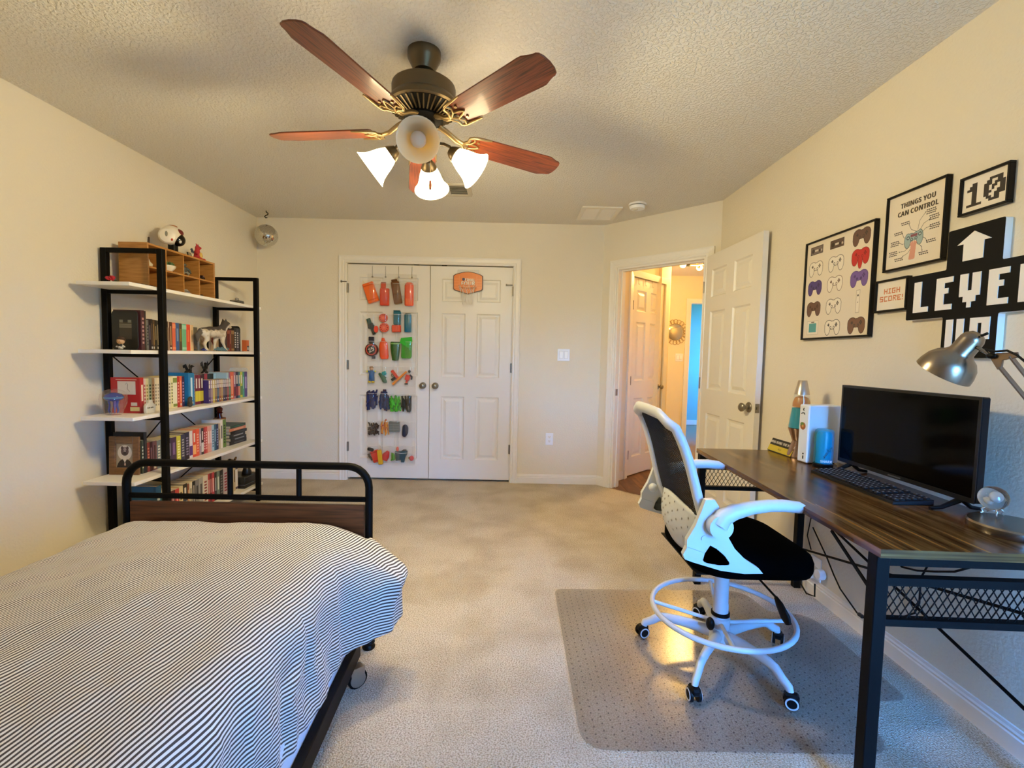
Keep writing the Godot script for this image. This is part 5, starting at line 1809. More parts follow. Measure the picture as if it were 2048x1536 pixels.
		part("pages", mb().bx(V(-hx + 0.002, 0.002, -hz + 0.002), V(hx - 0.002, q[0] - 0.003, hz - 0.002)), mat("#cdbd9c", 0.9), t)
		part("title_strip", mb().bx(V(hx + 0.0001, q[0] * 0.3, -hz * 0.7), V(hx + 0.0006, q[0] * 0.62, hz * 0.5)), mat(q[4], 0.5), t)
		yy += q[0]
	# bottom shelf
	y = SH[4]
	t = book(y, -2.8000, -2.8450, 0.262, 0.19, -2.110, "#1c5f86", "#cfdbe0", "large blue hardback at the left end of the bottom shelf", "books on the bottom shelf", 1, true)
	part("cover_picture", mb().bx(V(-0.09, 0.05, 0.0222), V(0.06, 0.12, 0.0228)), mat("#1d3a3c", 0.6), t)
	row(y, -2.112, -2.8500, K.call("""40,200,140,dull green,#3c5a4c,#a4b8a8,0,p
		38,200,140,dark slate,#30363c,#8f979c,0,p
		38,198,140,maroon,#5c2026,#c08a80,0,p
		36,198,140,bright red,#c4423a,#ef9a86,4,p
		36,205,140,butter cream,#dcc48c,#6a5a34,1,p
		42,210,140,black grey,#2d2b2c,#b8b2ac,3,p
		19,202,140,rust brown,#8a4a22,#d0a070,0,p
		29,206,140,cream white,#ddd2b8,#8f8468,0,p
		30,205,140,black,#181617,#c8c0b4,4,p
		40,206,140,silver grey,#83807a,#3a3834,0,p
		41,208,140,pearl grey,#a59f94,#55504a,0,p
		54,212,140,thick cream,#dbcfb8,#8c3a2c,1,p
		21,214,140,red,#a92c2a,#e0b0a0,0,p
		22,214,140,wine,#6c1a22,#c89088,0,p
		29,214,140,rose red,#b4363c,#ecc0b4,0,p
		28,208,140,graphite,#2b2d2c,#9fa5a0,0,p
		35,208,140,grey green,#6f7f70,#d4dace,0,p
		41,206,140,soft black,#1b1a1a,#7a746c,1,p
		61,214,140,speckled white and red,#b8a8a0,#8a1f28,1,p
		38,204,140,dark brown,#2b221d,#8a7a68,0,p
		32,208,140,ivory,#e2d6b8,#8c6a4a,0,p
		26,206,140,sand,#c6b189,#6d5a38,0,p
		33,206,140,chalk white,#e4dccd,#5a4a52,2,p"""), "the bottom shelf", "books on the bottom shelf")

# ---------------------------------------------------------------- ornaments on the bookcase
func caps(list):
	# [x0,y0,z0, x1,y1,z1, r0, r1] -> capsules
	var r = []
	for q in list:
		r.append([V(q[0], q[1], q[2]), V(q[3], q[4], q[5]), q[6], q[7]])
	return r
func vtint(o, fn):
	# paint a mesh's vertices by a function of position (markings, not shade)
	var src = o.mesh
	var a = src.surface_get_arrays(0)
	var cs = PackedColorArray()
	for p in a[Mesh.ARRAY_VERTEX]:
		cs.append(fn.call(p))
	a[Mesh.ARRAY_COLOR] = cs
	var am = ArrayMesh.new()
	am.add_surface_from_arrays(Mesh.PRIMITIVE_TRIANGLES, a)
	o.mesh = am
func shelf_ornaments():
	var y = SH[0]
	# --- oak display box with dividers
	var t = thing("display_box", "honey oak display box with eight compartments on top of the bookcase", "display box", V(0, y, 0))
	var x0 = -2.305
	var x1 = -2.135
	var za = -2.815
	var zb = -3.450
	part("side_board", mb().bx(V(x0, 0, za - 0.012), V(x1, 0.268, za), 0.001), M.oak, t)
	part("side_board", mb().bx(V(x0, 0, zb), V(x1, 0.268, zb + 0.012), 0.001), M.oak, t)
	part("top_board", mb().bx(V(x0, 0.256, zb + 0.012), V(x1, 0.268, za - 0.012), 0.001), M.oak, t)
	part("bottom_board", mb().bx(V(x0, 0.0, zb + 0.012), V(x1, 0.010, za - 0.012), 0.001), M.oak, t)
	part("back_board", mb().bx(V(x0, 0.010, zb + 0.012), V(x0 + 0.006, 0.256, za - 0.012)), M.oak, t)
	part("middle_shelf", mb().bx(V(x0 + 0.006, 0.124, zb + 0.012), V(x1 - 0.002, 0.134, za - 0.012), 0.001), M.oak, t)
	var dz = [-2.972, -3.128, -3.285]
	for z in dz:
		part("divider", mb().bx(V(x0 + 0.006, 0.134, z - 0.004), V(x1 - 0.004, 0.256, z + 0.004)), M.oak, t)
		part("divider", mb().bx(V(x0 + 0.006, 0.010, z - 0.004), V(x1 - 0.004, 0.124, z + 0.004)), M.oak, t)
	# contents of the compartments
	var um = y + 0.134
	t = thing("succulent_pot", "small white bowl with a green succulent in the oak display box", "potted plant", V(-2.19, um + 0.0005, -3.050))
	part("bowl", mb().lathe([Vector2(0, 0), Vector2(0.022, 0), Vector2(0.044, 0.026), Vector2(0.047, 0.040), Vector2(0.043, 0.040), Vector2(0.034, 0.024), Vector2(0, 0.020)], 20), mat("#e6ddcb", 0.4), t)
	part("soil", mb().lathe([Vector2(0.039, 0.034), Vector2(0, 0.036)], 16), mat("#3d2c1c", 0.9), t)
	for i in 11:
		var a = i * 2.4
		var r = 0.010 + 0.0022 * i
		part("leaf", mb().ell(V(cos(a) * r, 0.052 - r * 0.25, sin(a) * r), V(0.007, 0.019, 0.005), 8, 6, Basis(V(0, 1, 0), -a) * Basis(V(0, 0, 1), -0.35 - r * 10)), mat("#4f6b3c", 0.6), t)
	t = thing("toy_robot", "grey plastic toy robot crouching in the oak display box", "figurine", V(-2.19, um + 0.0005, -3.205))
	var gm = mat("#4b4c44", 0.5)
	part("torso", mb().box(V(0, 0.045, 0), V(0.030, 0.032, 0.038), 0.005), gm, t)
	part("head", mb().box(V(0.004, 0.074, 0), V(0.020, 0.018, 0.022), 0.004), gm, t)
	for s in [-1.0, 1.0]:
		part("arm", mb().tube([V(0, 0.056, s * 0.022), V(0.012, 0.042, s * 0.036), V(0.022, 0.022, s * 0.034)], [0.009, 0.008, 0.006], 8), gm, t)
		part("leg", mb().tube([V(0, 0.030, s * 0.012), V(0.018, 0.020, s * 0.022), V(0.006, 0.005, s * 0.024)], [0.009, 0.008, 0.005], 8), mat("#8a877a", 0.5), t)
	t = thing("toy_car", "tiny dark toy car in the right compartment of the display box", "toy car", V(-2.18, um + 0.0005, -3.365), 0.3)
	toy_car(t, "#241d24", "#6c6480", 1.0)
	t = thing("shell_ornament", "small pale shell ornament in the left compartment of the display box", "ornament", V(-2.19, um + 0.0005, -2.900))
	part("shell", mb().blob(caps([[0, 0.018, 0, 0, 0.03, 0.012, 0.018, 0.012], [0, 0.03, 0.012, 0, 0.046, 0.004, 0.012, 0.006]]), 0.004, 0.008), mat("#cdbfa6", 0.5), t)
	t = thing("stone_slab_stack", "flat grey stone pieces stacked in a lower compartment of the display box", "stones", V(-2.19, y + 0.0105, -3.205))
	for i in 4:
		part("slab", mb().box(V(0, 0.005 + i * 0.0085, 0.002 * (i % 2)), V(0.06 - i * 0.006, 0.008, 0.085 - i * 0.012), 0.002, Basis(V(0, 1, 0), 0.15 * i)), mat(["#8b857c", "#a39c92", "#77726a", "#b4ada2"][i], 0.7), t)
	t = thing("dark_rock", "lumpy dark brown rock in the lower right compartment of the display box", "rock", V(-2.19, y + 0.0105, -3.365))
	part("rock", mb().blob(caps([[-0.02, 0.012, -0.03, 0.01, 0.012, 0.0, 0.012, 0.012], [0.0, 0.010, 0.0, 0.005, 0.010, 0.04, 0.012, 0.010]]), 0.004, 0.006), mat("#3b2415", 0.7), t)
	t = thing("brown_pebble", "small brown pebble in the lower compartment beside the front post", "rock", V(-2.19, y + 0.0105, -3.05))
	part("pebble", mb().blob(caps([[-0.01, 0.010, -0.02, 0.01, 0.010, 0.022, 0.0102, 0.010]]), 0.004, 0.006), mat("#4a2c18", 0.6), t)
	# --- on top of the box
	var yt = y + 0.268
	t = thing("helmet_display", "white toy helmet with coloured markings on a black stand atop the display box", "helmet", V(-2.215, yt + 0.0005, -3.135))
	part("stand_base", mb().prism(rrect(0.075, 0.105, 0.01), 0.008, Transform3D(Basis(V(1, 0, 0), V(0, 0, 1), V(0, -1, 0)), V(0.0, 0.004, -0.012))), M.black, t)
	part("stand_post", mb().bx(V(-0.026, 0.008, -0.030), V(0.022, 0.085, 0.010), 0.006), M.black, t)
	var hm = mat("#e4dac6", 0.35)
	b_helmet(t, hm)
	t = thing("dragon_plush", "small red dragon figure with yellow belly and dark wings on the display box", "figurine", V(-2.205, yt + 0.0005, -3.372), 0.15)
	var rd = mat("#b32a2c", 0.7)
	part("body", mb().blob(caps([[0, 0.024, 0, -0.004, 0.058, 0, 0.026, 0.018], [-0.004, 0.06, 0, 0, 0.086, 0, 0.014, 0.014], [0, 0.09, 0, 0.016, 0.088, 0, 0.015, 0.009], [0.006, 0.012, 0.02, 0.030, 0.010, 0.026, 0.013, 0.010], [0.006, 0.012, -0.02, 0.030, 0.010, -0.026, 0.013, 0.010], [-0.004, 0.054, 0.014, 0.014, 0.040, 0.032, 0.008, 0.006], [-0.004, 0.054, -0.014, 0.014, 0.040, -0.032, 0.008, 0.006], [0, 0.104, 0.008, -0.004, 0.116, 0.014, 0.005, 0.003], [0, 0.104, -0.008, -0.004, 0.116, -0.014, 0.005, 0.003], [-0.02, 0.016, 0.0, -0.045, 0.010, 0.035, 0.011, 0.004]]), 0.004, 0.007), rd, t)
	part("belly", mb().ell(V(0.020, 0.034, 0), V(0.010, 0.026, 0.015), 12, 8), mat("#d9b45a", 0.7), t)
	for s in [-1.0, 1.0]:
		part("wing", mb().prism([Vector2(0, 0), Vector2(0.026, 0.022), Vector2(0.052, 0.010), Vector2(0.040, 0.002), Vector2(0.036, -0.012), Vector2(0.022, -0.006), Vector2(0.014, -0.016)], 0.004, Transform3D(Basis(V(0, 0, s), V(0, 1, 0), V(-s, 0, 0)), V(-0.020, 0.058, s * 0.008)), 0.0015), mat("#37424a", 0.7), t)
		part("eye", mb().ell(V(0.014, 0.096, s * 0.008), V(0.0025, 0.0025, 0.0025), 8, 6), M.black, t)
	t = thing("dark_figurine", "small dark bird-shaped figurine at the left end of the display box", "figurine", V(-2.23, yt + 0.0005, -2.945))
	part("body", mb().blob(caps([[0, 0.008, 0.012, 0, 0.008, -0.018, 0.0095, 0.007], [0, 0.012, -0.004, 0, 0.040, -0.008, 0.008, 0.005], [0, 0.042, -0.008, 0.004, 0.056, -0.004, 0.005, 0.006]]), 0.0035, 0.006), mat("#3a2a1e", 0.6), t)
	t = thing("pocket_gadget", "little black framed gadget leaning beside the helmet stand", "gadget", V(-2.165, yt + 0.0005, -3.225))
	part("case", mb().box(V(0, 0.014, 0), V(0.006, 0.028, 0.042), 0.002, Basis(V(0, 0, 1), 0.25)), M.black, t)
	part("screen", mb().box(V(0.0038, 0.0145, 0), V(0.001, 0.018, 0.030), 0.0, Basis(V(0, 0, 1), 0.25)), mat("#8a8478", 0.2), t)
	# --- top shelf itself
	t = thing("dried_rose", "dried rose with a red bloom lying on the near end of the top shelf", "flower", V(-2.20, y + 0.0005, -2.640))
	for i in 9:
		var a = i * 2.4
		part("petal", mb().ell(V(cos(a) * 0.010, 0.024 + (i % 3) * 0.004, 0.012 + sin(a) * 0.010), V(0.013, 0.011, 0.004), 8, 6, Basis(V(0, 1, 0), -a) * Basis(V(1, 0, 0), 0.5)), mat("#b1202c", 0.7), t)
	part("calyx", mb().ell(V(0.004, 0.016, -0.012), V(0.009, 0.009, 0.012), 10, 6), mat("#2c3a22", 0.8), t)
	part("stem", mb().tube([V(0.004, 0.014, -0.02), V(0.02, 0.008, -0.08), V(0.05, 0.006, -0.16)], [0.005, 0.004, 0.003], 7), mat("#2f3a24", 0.8), t)
	for i in 4:
		part("leaf", mb().ell(V(0.012 + i * 0.008, 0.010, -0.05 - i * 0.025), V(0.016, 0.003, 0.010), 8, 6, Basis(V(0, 1, 0), 0.8 + i)), mat("#26301f", 0.8), t)
	t = thing("dried_sprig", "dark dried sprig lying along the front edge of the top shelf", "flower", V(-2.085, y + 0.0005, -2.700))
	part("stem", mb().tube([V(0, 0.005, 0.05), V(0.004, 0.006, 0.0), V(-0.004, 0.005, -0.07), V(0.002, 0.005, -0.14)], 0.0035, 7), mat("#2a1d16", 0.8), t)
	for i in 6:
		part("leaf", mb().ell(V(0.004 * (i % 2), 0.007, 0.03 - i * 0.03), V(0.010, 0.004, 0.014), 8, 6, Basis(V(0, 1, 0), 0.7 * i)), mat("#3a2a24", 0.8), t)
	t = thing("rover_model", "small grey toy rover with round wheels at the far end of the top shelf", "toy vehicle", V(-2.10, y + 0.0005, -3.660), 0.1)
	part("chassis", mb().bx(V(-0.02, 0.016, -0.045), V(0.02, 0.026, 0.045), 0.003), mat("#7c746a", 0.5), t)
	part("mast", mb().box(V(0, 0.036, 0.0), V(0.022, 0.020, 0.026), 0.005), mat("#9a9184", 0.5), t)
	for z in [-0.034, 0.0, 0.034]:
		for s in [-1.0, 1.0]:
			part("wheel", mb().cyl(V(s * 0.020, 0.013, z), V(s * 0.032, 0.013, z), 0.013, 14), mat("#5c554c", 0.6), t)
	# --- second shelf
	y = SH[1]
	t = thing("bookend", "black arched bookend printed with grey lines, left end of the second shelf", "bookend", V(-2.215, y + 0.0005, -2.738))
	part("upright", mb().prism(rrect(0.150, 0.225, 0.022), 0.006, Transform3D(Basis(), V(0, 0.1125, 0)), 0.001), mat("#15130f", 0.5), t)
	part("base_plate", mb().bx(V(-0.07, 0, 0.003), V(0.07, 0.002, 0.075)), mat("#15130f", 0.5), t)
	part("printed_panel", mb().bx(V(-0.030, 0.060, 0.0031), V(0.040, 0.160, 0.0037)), mat("#3a3020", 0.6), t)
	for i in 4:
		part("printed_line", mb().bx(V(-0.030, 0.128 + i * 0.006, 0.0038), V(0.040, 0.1305 + i * 0.006, 0.0042)), mat("#8d866c", 0.6), t)
	for s in [-1.0, 1.0]:
		part("printed_eye", mb().bx(V(0.005 + s * 0.024 - 0.010, 0.156, 0.0038), V(0.005 + s * 0.024 + 0.010, 0.172, 0.0042)), mat("#6f6c5a", 0.6), t)
	t = thing("toy_figure", "little round-headed toy figure in a black vest before the left bookend", "figurine", V(-2.205, y + 0.003, -2.692))
	part("head", mb().ell(V(0, 0.046, 0), V(0.020, 0.019, 0.018), 16, 10), mat("#c99a6a", 0.6), t)
	part("hair", mb().lathe([Vector2(0.0205, 0.0), Vector2(0.0215, 0.008), Vector2(0.017, 0.018), Vector2(0, 0.022)], 16, Transform3D(Basis(V(1, 0, 0), -0.35), V(0, 0.049, -0.002))), mat("#3a2414", 0.7), t)
	part("body", mb().blob(caps([[0, 0.012, 0, 0, 0.026, 0, 0.013, 0.011], [0, 0.026, 0, 0.022, 0.014, 0.002, 0.006, 0.005], [0, 0.026, 0, -0.022, 0.014, 0.002, 0.006, 0.005], [0.007, 0.008, 0, 0.009, 0.004, 0.003, 0.006, 0.004], [-0.007, 0.008, 0, -0.009, 0.004, 0.003, 0.006, 0.004]]), 0.0035, 0.004), mat("#d8cfc0", 0.6), t)
	part("vest", mb().bx(V(-0.013, 0.014, -0.010), V(0.013, 0.030, 0.0125), 0.004), mat("#1a1613", 0.6), t)
	for s in [-1.0, 1.0]:
		part("eye", mb().ell(V(s * 0.007, 0.046, 0.0175), V(0.002, 0.0025, 0.001), 8, 6), M.black, t)
	t = thing("picture_card", "grey landscape picture card standing behind the wolf on the second shelf", "card", V(-2.215, y + 0.0005, -3.285))
	part("card", mb().bx(V(-0.003, 0, -0.078), V(0.003, 0.165, 0.078), 0.001), mat("#6f6858", 0.7), t)
	part("card_mountain", mb().prism([Vector2(-0.072, 0.012), Vector2(-0.04, 0.06), Vector2(-0.015, 0.035), Vector2(0.02, 0.075), Vector2(0.07, 0.012)], 0.001, Transform3D(Basis(V(0, 0, -1), V(0, 1, 0), V(1, 0, 0)), V(0.0036, 0, 0))), mat("#9b7b56", 0.7), t)
	t = thing("leaf_card", "cream card with a red maple leaf standing on the second shelf behind the wolf's chest", "card", V(-2.165, y + 0.0005, -3.470))
	part("card", mb().bx(V(-0.0025, 0, -0.055), V(0.0025, 0.135, 0.055), 0.001), mat("#c3a888", 0.7), t)
	var leaf = []
	for q in [[0, 0.052], [0.010, 0.030], [0.018, 0.036], [0.017, 0.016], [0.032, 0.018], [0.028, 0.004], [0.036, -0.004], [0.018, -0.020], [0.019, -0.028], [0.003, -0.026], [0.002, -0.045]]:
		leaf.append(Vector2(q[0], q[1]))
	for i in range(leaf.size() - 1, 0, -1):
		leaf.append(Vector2(-leaf[i].x, leaf[i].y))
	part("maple_leaf", mb().prism(leaf, 0.001, Transform3D(Basis(V(0, 0, -1), V(0, 1, 0), V(1, 0, 0)), V(0.0031, 0.075, 0))), mat("#8c2026", 0.7), t)
	wolf(y)
	t = thing("crystal_lizard", "glittery blue and grey crystal lizard lying in front of the wolf", "figurine", V(-2.065, y + 0.0005, -3.395))
	var lz = part("body", mb().blob(caps([[0, 0.013, 0.075, 0, 0.014, 0.03, 0.006, 0.011], [0, 0.014, 0.03, 0.002, 0.013, -0.03, 0.012, 0.012], [0.002, 0.013, -0.03, 0.004, 0.018, -0.07, 0.010, 0.009], [0, 0.012, 0.02, 0.018, 0.005, 0.03, 0.006, 0.004], [0, 0.012, -0.03, 0.018, 0.005, -0.04, 0.006, 0.004], [0, 0.012, -0.03, -0.018, 0.005, -0.04, 0.006, 0.004], [0, 0.012, 0.02, -0.018, 0.005, 0.03, 0.006, 0.004]]), 0.0038, 0.006), mat("#5c7f92", 0.2, 0.3), t)
	for i in 9:
		part("crystal", mb().lathe([Vector2(0.005, 0), Vector2(0.0035, 0.006), Vector2(0, 0.010)], 5, Transform3D(Basis(V(1, 0, 0), 0.4 * (i % 3 - 1)), V(0.003 * (i % 3 - 1), 0.022, 0.04 - i * 0.0125))), mat(["#2f7fa8", "#7fb6c9", "#4a5560"][i % 3], 0.1, 0.2), t)
	t = thing("blue_gem", "small deep blue gemstone on the second shelf under the wolf's tail", "gemstone", V(-2.070, y + 0.0005, -3.215))
	part("gem", mb().lathe([Vector2(0, 0), Vector2(0.022, 0.004), Vector2(0.020, 0.012), Vector2(0.008, 0.020), Vector2(0, 0.020)], 7, Transform3D(Basis(), Vector3.ZERO), 5.0), mat("#22317e", 0.12), t)
	t = thing("bookend", "plain black arched bookend behind the brown books at the right of the second shelf", "bookend", V(-2.215, y + 0.0005, -3.765))
	part("upright", mb().prism(rrect(0.150, 0.200, 0.022), 0.005, Transform3D(Basis(), V(0, 0.1, 0)), 0.001), mat("#100f0f", 0.5), t)
	part("base_plate", mb().bx(V(-0.07, 0, -0.06), V(0.07, 0.002, -0.0025)), mat("#100f0f", 0.5), t)
	t = thing("orange_box", "tiny orange box with a white picture at the right end of the second shelf", "box", V(-2.115, y + 0.0028, -3.795))
	part("carton", mb().bx(V(-0.02, 0, -0.016), V(0.02, 0.088, 0.016), 0.001), mat("#cf6630", 0.6), t)
	part("printed_picture", mb().bx(V(0.0201, 0.004, -0.015), V(0.0206, 0.042, 0.015)), mat("#4a4038", 0.6), t)
	part("printed_mark", mb().bx(V(0.0207, 0.010, -0.008), V(0.0211, 0.032, 0.010)), mat("#cfc5b6", 0.6), t)
	# --- third shelf
	y = SH[2]
	t = thing("glass_jellyfish", "clear glass paperweight with a blue jellyfish inside on the third shelf", "paperweight", V(-2.220, y + 0.0005, -2.650))
	part("glass", mb().lathe([Vector2(0, 0), Vector2(0.034, 0), Vector2(0.042, 0.012), Vector2(0.060, 0.060), Vector2(0.065, 0.090), Vector2(0.060, 0.116), Vector2(0.042, 0.136), Vector2(0.018, 0.145), Vector2(0, 0.147)], 32), mat(Color(1, 1, 1, 0.03), 0.03, 0.0, {"transparency": BaseMaterial3D.TRANSPARENCY_ALPHA}), t)
	part("jelly_bell", mb().lathe([Vector2(0.018, 0.074), Vector2(0.040, 0.086), Vector2(0.046, 0.100), Vector2(0.038, 0.116), Vector2(0.018, 0.124), Vector2(0, 0.126)], 24), mat("#0d2a86", 0.2), t)
	part("jelly_bell_rim", mb().lathe([Vector2(0.0, 0.080), Vector2(0.044, 0.092), Vector2(0.0475, 0.098), Vector2(0.0475, 0.102)], 24), mat("#2f6a9a", 0.2), t)
	for i in 9:
		var a = TAU * i / 9
		part("tentacle", mb().tube([V(cos(a) * 0.020, 0.084, sin(a) * 0.020), V(cos(a) * 0.016, 0.056, sin(a) * 0.016), V(cos(a) * 0.024, 0.026, sin(a) * 0.024), V(cos(a) * 0.020, 0.010, sin(a) * 0.020)], [0.009, 0.007, 0.004, 0.002], 7), mat(["#23309a", "#5a4a9c", "#7a6a72"][i % 3], 0.25), t)
	t = thing("white_tag_ornament", "white jug-shaped ornament with dark lettering before the third shelf's books", "ornament", V(-2.085, y + 0.0005, -2.735))
	part("body", mb().prism([Vector2(-0.030, 0), Vector2(0.030, 0), Vector2(0.034, 0.012), Vector2(0.034, 0.048), Vector2(0.016, 0.062), Vector2(0.014, 0.078), Vector2(-0.014, 0.078), Vector2(-0.016, 0.062), Vector2(-0.034, 0.048), Vector2(-0.034, 0.012)], 0.022, Transform3D(Basis(V(0, 0, -1), V(0, 1, 0), V(1, 0, 0)), Vector3.ZERO), 0.004), mat("#cfc6b0", 0.5), t)
	for i in 4:
		part("printed_letter", mb().bx(V(0.0111, 0.030, 0.022 - i * 0.012), V(0.0115, 0.038, 0.029 - i * 0.012)), M.black, t)
	t = thing("acrylic_bookend", "clear acrylic bookend at the right end of the third shelf", "bookend", V(-2.20, y + 0.0005, -3.846))
	part("upright", mb().prism(rrect(0.150, 0.235, 0.02), 0.005, Transform3D(Basis(), V(0, 0.1175, 0)), 0.001), mat(Color(0.95, 0.97, 0.95, 0.25), 0.1, 0.0, {"transparency": BaseMaterial3D.TRANSPARENCY_ALPHA}), t)
	for e in [[-3.300, 0.0, 0.201, "left"], [-3.475, 0.5, 0.200, "right"]]:
		t = thing("dragon_model", "black winged dragon model perched on the third shelf books, the %s one" % ("smaller left" if e[3] == "left" else "taller right"), "figurine", V(-2.235, y + e[2] + 0.0012, e[0]), e[1])
		var k = 1.0 if e[3] == "left" else 1.25
		var bm = mat("#171614", 0.45)
		part("body", mb().blob(caps([[0, 0.018 * k, 0.03 * k, 0, 0.026 * k, -0.01 * k, 0.008 * k, 0.012 * k], [0, 0.028 * k, -0.01 * k, 0, 0.054 * k, -0.03 * k, 0.008 * k, 0.006 * k], [0, 0.056 * k, -0.03 * k, 0, 0.052 * k, -0.052 * k, 0.008 * k, 0.004 * k], [0, 0.02 * k, -0.01 * k, 0.012 * k, 0.005, -0.018 * k, 0.006 * k, 0.0045], [0, 0.02 * k, -0.01 * k, -0.012 * k, 0.005, -0.018 * k, 0.006 * k, 0.0045], [0, 0.018 * k, 0.025 * k, 0.012 * k, 0.005, 0.03 * k, 0.006 * k, 0.0045], [0, 0.018 * k, 0.025 * k, -0.012 * k, 0.005, 0.03 * k, 0.006 * k, 0.0045], [0, 0.016 * k, 0.03 * k, 0.01, 0.006, 0.07 * k, 0.006 * k, 0.003]]), 0.004, 0.006), bm, t)
		for s in [-1.0, 1.0]:
			part("wing", mb().prism([Vector2(0, 0), Vector2(0.02 * k, 0.042 * k), Vector2(0.045 * k, 0.030 * k), Vector2(0.040 * k, 0.012 * k), Vector2(0.028 * k, 0.014 * k), Vector2(0.022 * k, -0.002)], 0.003, Transform3D(Basis(V(0.3 * s, 0, 1).normalized(), V(0, 1, 0), V(0, 1, 0).cross(V(0.3 * s, 0, 1).normalized()) * -1.0), V(s * 0.008, 0.030 * k, -0.01)), 0.001), bm, t)
	t = thing("dark_creature", "tiny dark creature figure before the blue book on the third shelf", "figurine", V(-2.080, y + 0.0005, -3.075))
	part("body", mb().blob(caps([[0, 0.016, 0, 0, 0.042, 0, 0.016, 0.012], [0, 0.052, 0, 0.004, 0.058, 0, 0.013, 0.011], [0, 0.035, 0.01, 0.012, 0.03, 0.02, 0.006, 0.005]]), 0.004, 0.006), mat("#3d3a30", 0.7), t)
	# --- fourth shelf
	y = SH[3]
	t = thing("framed_portrait", "brown wooden frame with a portrait of a dog in a black suit", "picture frame", V(-2.215, y + 0.0005, -2.712), 0.02)
	t.rotation.x = -0.03
	var b = mb()
	var w = 0.170
	var h = 0.222
	for s in [-1.0, 1.0]:
		b.bx(V(s * w / 2 - (0.036 if s > 0 else 0.0), 0, 0), V(s * w / 2 + (0.0 if s > 0 else 0.036), h, 0.014), 0.002)
	b.bx(V(-w / 2 + 0.036, 0, 0), V(w / 2 - 0.036, 0.042, 0.014), 0.002)
	b.bx(V(-w / 2 + 0.036, h - 0.042, 0), V(w / 2 - 0.036, h, 0.014), 0.002)
	part("moulding", b, M.framewood, t)
	var im = Image.create(98, 138, false, Image.FORMAT_RGB8)
	im.fill(Color("#a08a68"))
	disc(im, 49, 52, 40, 44, Color("#d8c8ac"))
	for q in [[49, 150, 46, 62, "#1c1412"], [49, 104, 12, 26, "#dccdb4"], [34, 132, 16, 40, "#221816"], [64, 132, 16, 40, "#221816"], [49, 45, 22, 25, "#5b4238"], [34, 26, 7, 11, "#4a342b"], [64, 26, 7, 11, "#4a342b"], [49, 38, 9, 16, "#a08a7c"], [49, 58, 13, 11, "#3b2a25"], [49, 54, 6, 4, "#191210"], [41, 42, 3, 3, "#14100e"], [57, 42, 3, 3, "#14100e"], [50, 120, 5, 9, "#b99a84"]]:
		disc(im, q[0], q[1], q[2], q[3], Color(q[4]))
	b = mb()
	b.sm(false)
	b.face([V(-w / 2 + 0.036, 0.042, 0.006), V(w / 2 - 0.036, 0.042, 0.006), V(w / 2 - 0.036, h - 0.042, 0.006), V(-w / 2 + 0.036, h - 0.042, 0.006)], V(0, 0, 1), [Vector2(0, 1), Vector2(1, 1), Vector2(1, 0), Vector2(0, 0)])
	var pm = StandardMaterial3D.new()
	pm.albedo_texture = ImageTexture.create_from_image(im)
	pm.roughness = 0.5
	part("portrait", b, pm, t)
	t = thing("red_figure_pot", "glossy dark red chess-piece figure in a terracotta pot on the fourth shelf's flat stack", "figurine", V(-2.235, y + 0.1528, -3.640))
	part("pot", mb().lathe([Vector2(0, 0), Vector2(0.026, 0), Vector2(0.036, 0.040), Vector2(0.041, 0.041), Vector2(0.042, 0.054), Vector2(0.038, 0.054), Vector2(0.034, 0.040), Vector2(0, 0.038)], 24), mat("#9a6238", 0.8), t)
	part("figure", mb().lathe([Vector2(0, 0.0385), Vector2(0.022, 0.040), Vector2(0.016, 0.075), Vector2(0.015, 0.088), Vector2(0.024, 0.094), Vector2(0.016, 0.100), Vector2(0.020, 0.112), Vector2(0.022, 0.124), Vector2(0.014, 0.136), Vector2(0, 0.140)], 20), mat("#5c1512", 0.2), t)
	# --- bottom shelf
	y = SH[4]
	t = thing("black_case", "flat black case with a silver edge at the right end of the bottom shelf", "case", V(-2.170, y + 0.0005, -3.772))
	part("lower_half", mb().bx(V(-0.115, 0, -0.10), V(0.105, 0.026, 0.10), 0.004), mat("#17161a", 0.4), t)
	part("trim_line", mb().bx(V(-0.114, 0.0262, -0.099), V(0.106, 0.030, 0.099)), mat("#8d8a86", 0.3, 0.8), t)
	part("upper_half", mb().bx(V(-0.115, 0.0302, -0.10), V(0.105, 0.090, 0.10), 0.006), mat("#15140f", 0.4), t)
	t = thing("monkey_figure", "brown and gold carved monkey figure on the black case", "figurine", V(-2.215, y + 0.0912, -3.735), 0.3)
	var mk = part("body", mb().blob(caps([[0, 0.03, 0, 0, 0.085, -0.004, 0.026, 0.020], [0, 0.112, 0, 0.012, 0.114, 0, 0.024, 0.015], [0.0, 0.09, 0.02, 0.035, 0.120, 0.034, 0.010, 0.009], [0.035, 0.120, 0.034, 0.045, 0.145, 0.020, 0.009, 0.009], [0.0, 0.085, -0.02, 0.034, 0.070, -0.030, 0.010, 0.009], [0.0, 0.016, 0.02, 0.036, 0.026, 0.030, 0.014, 0.010], [0.036, 0.026, 0.030, 0.042, 0.008, 0.032, 0.010, 0.009], [0.0, 0.016, -0.02, 0.036, 0.026, -0.030, 0.014, 0.010], [0.036, 0.026, -0.030, 0.042, 0.008, -0.032, 0.010, 0.009]]), 0.005, 0.008), mat("#ffffff", 0.4, 0.2, {"vertex_color_use_as_albedo": true}), t)
	var nz = FastNoiseLite.new()
	nz.frequency = 28.0
	vtint(mk, func(p): return Color(0.30, 0.17, 0.05) if nz.get_noise_3d(p.x, p.y, p.z) + (0.25 if p.y > 0.09 else -0.1) > 0.05 else Color(0.035, 0.018, 0.010))
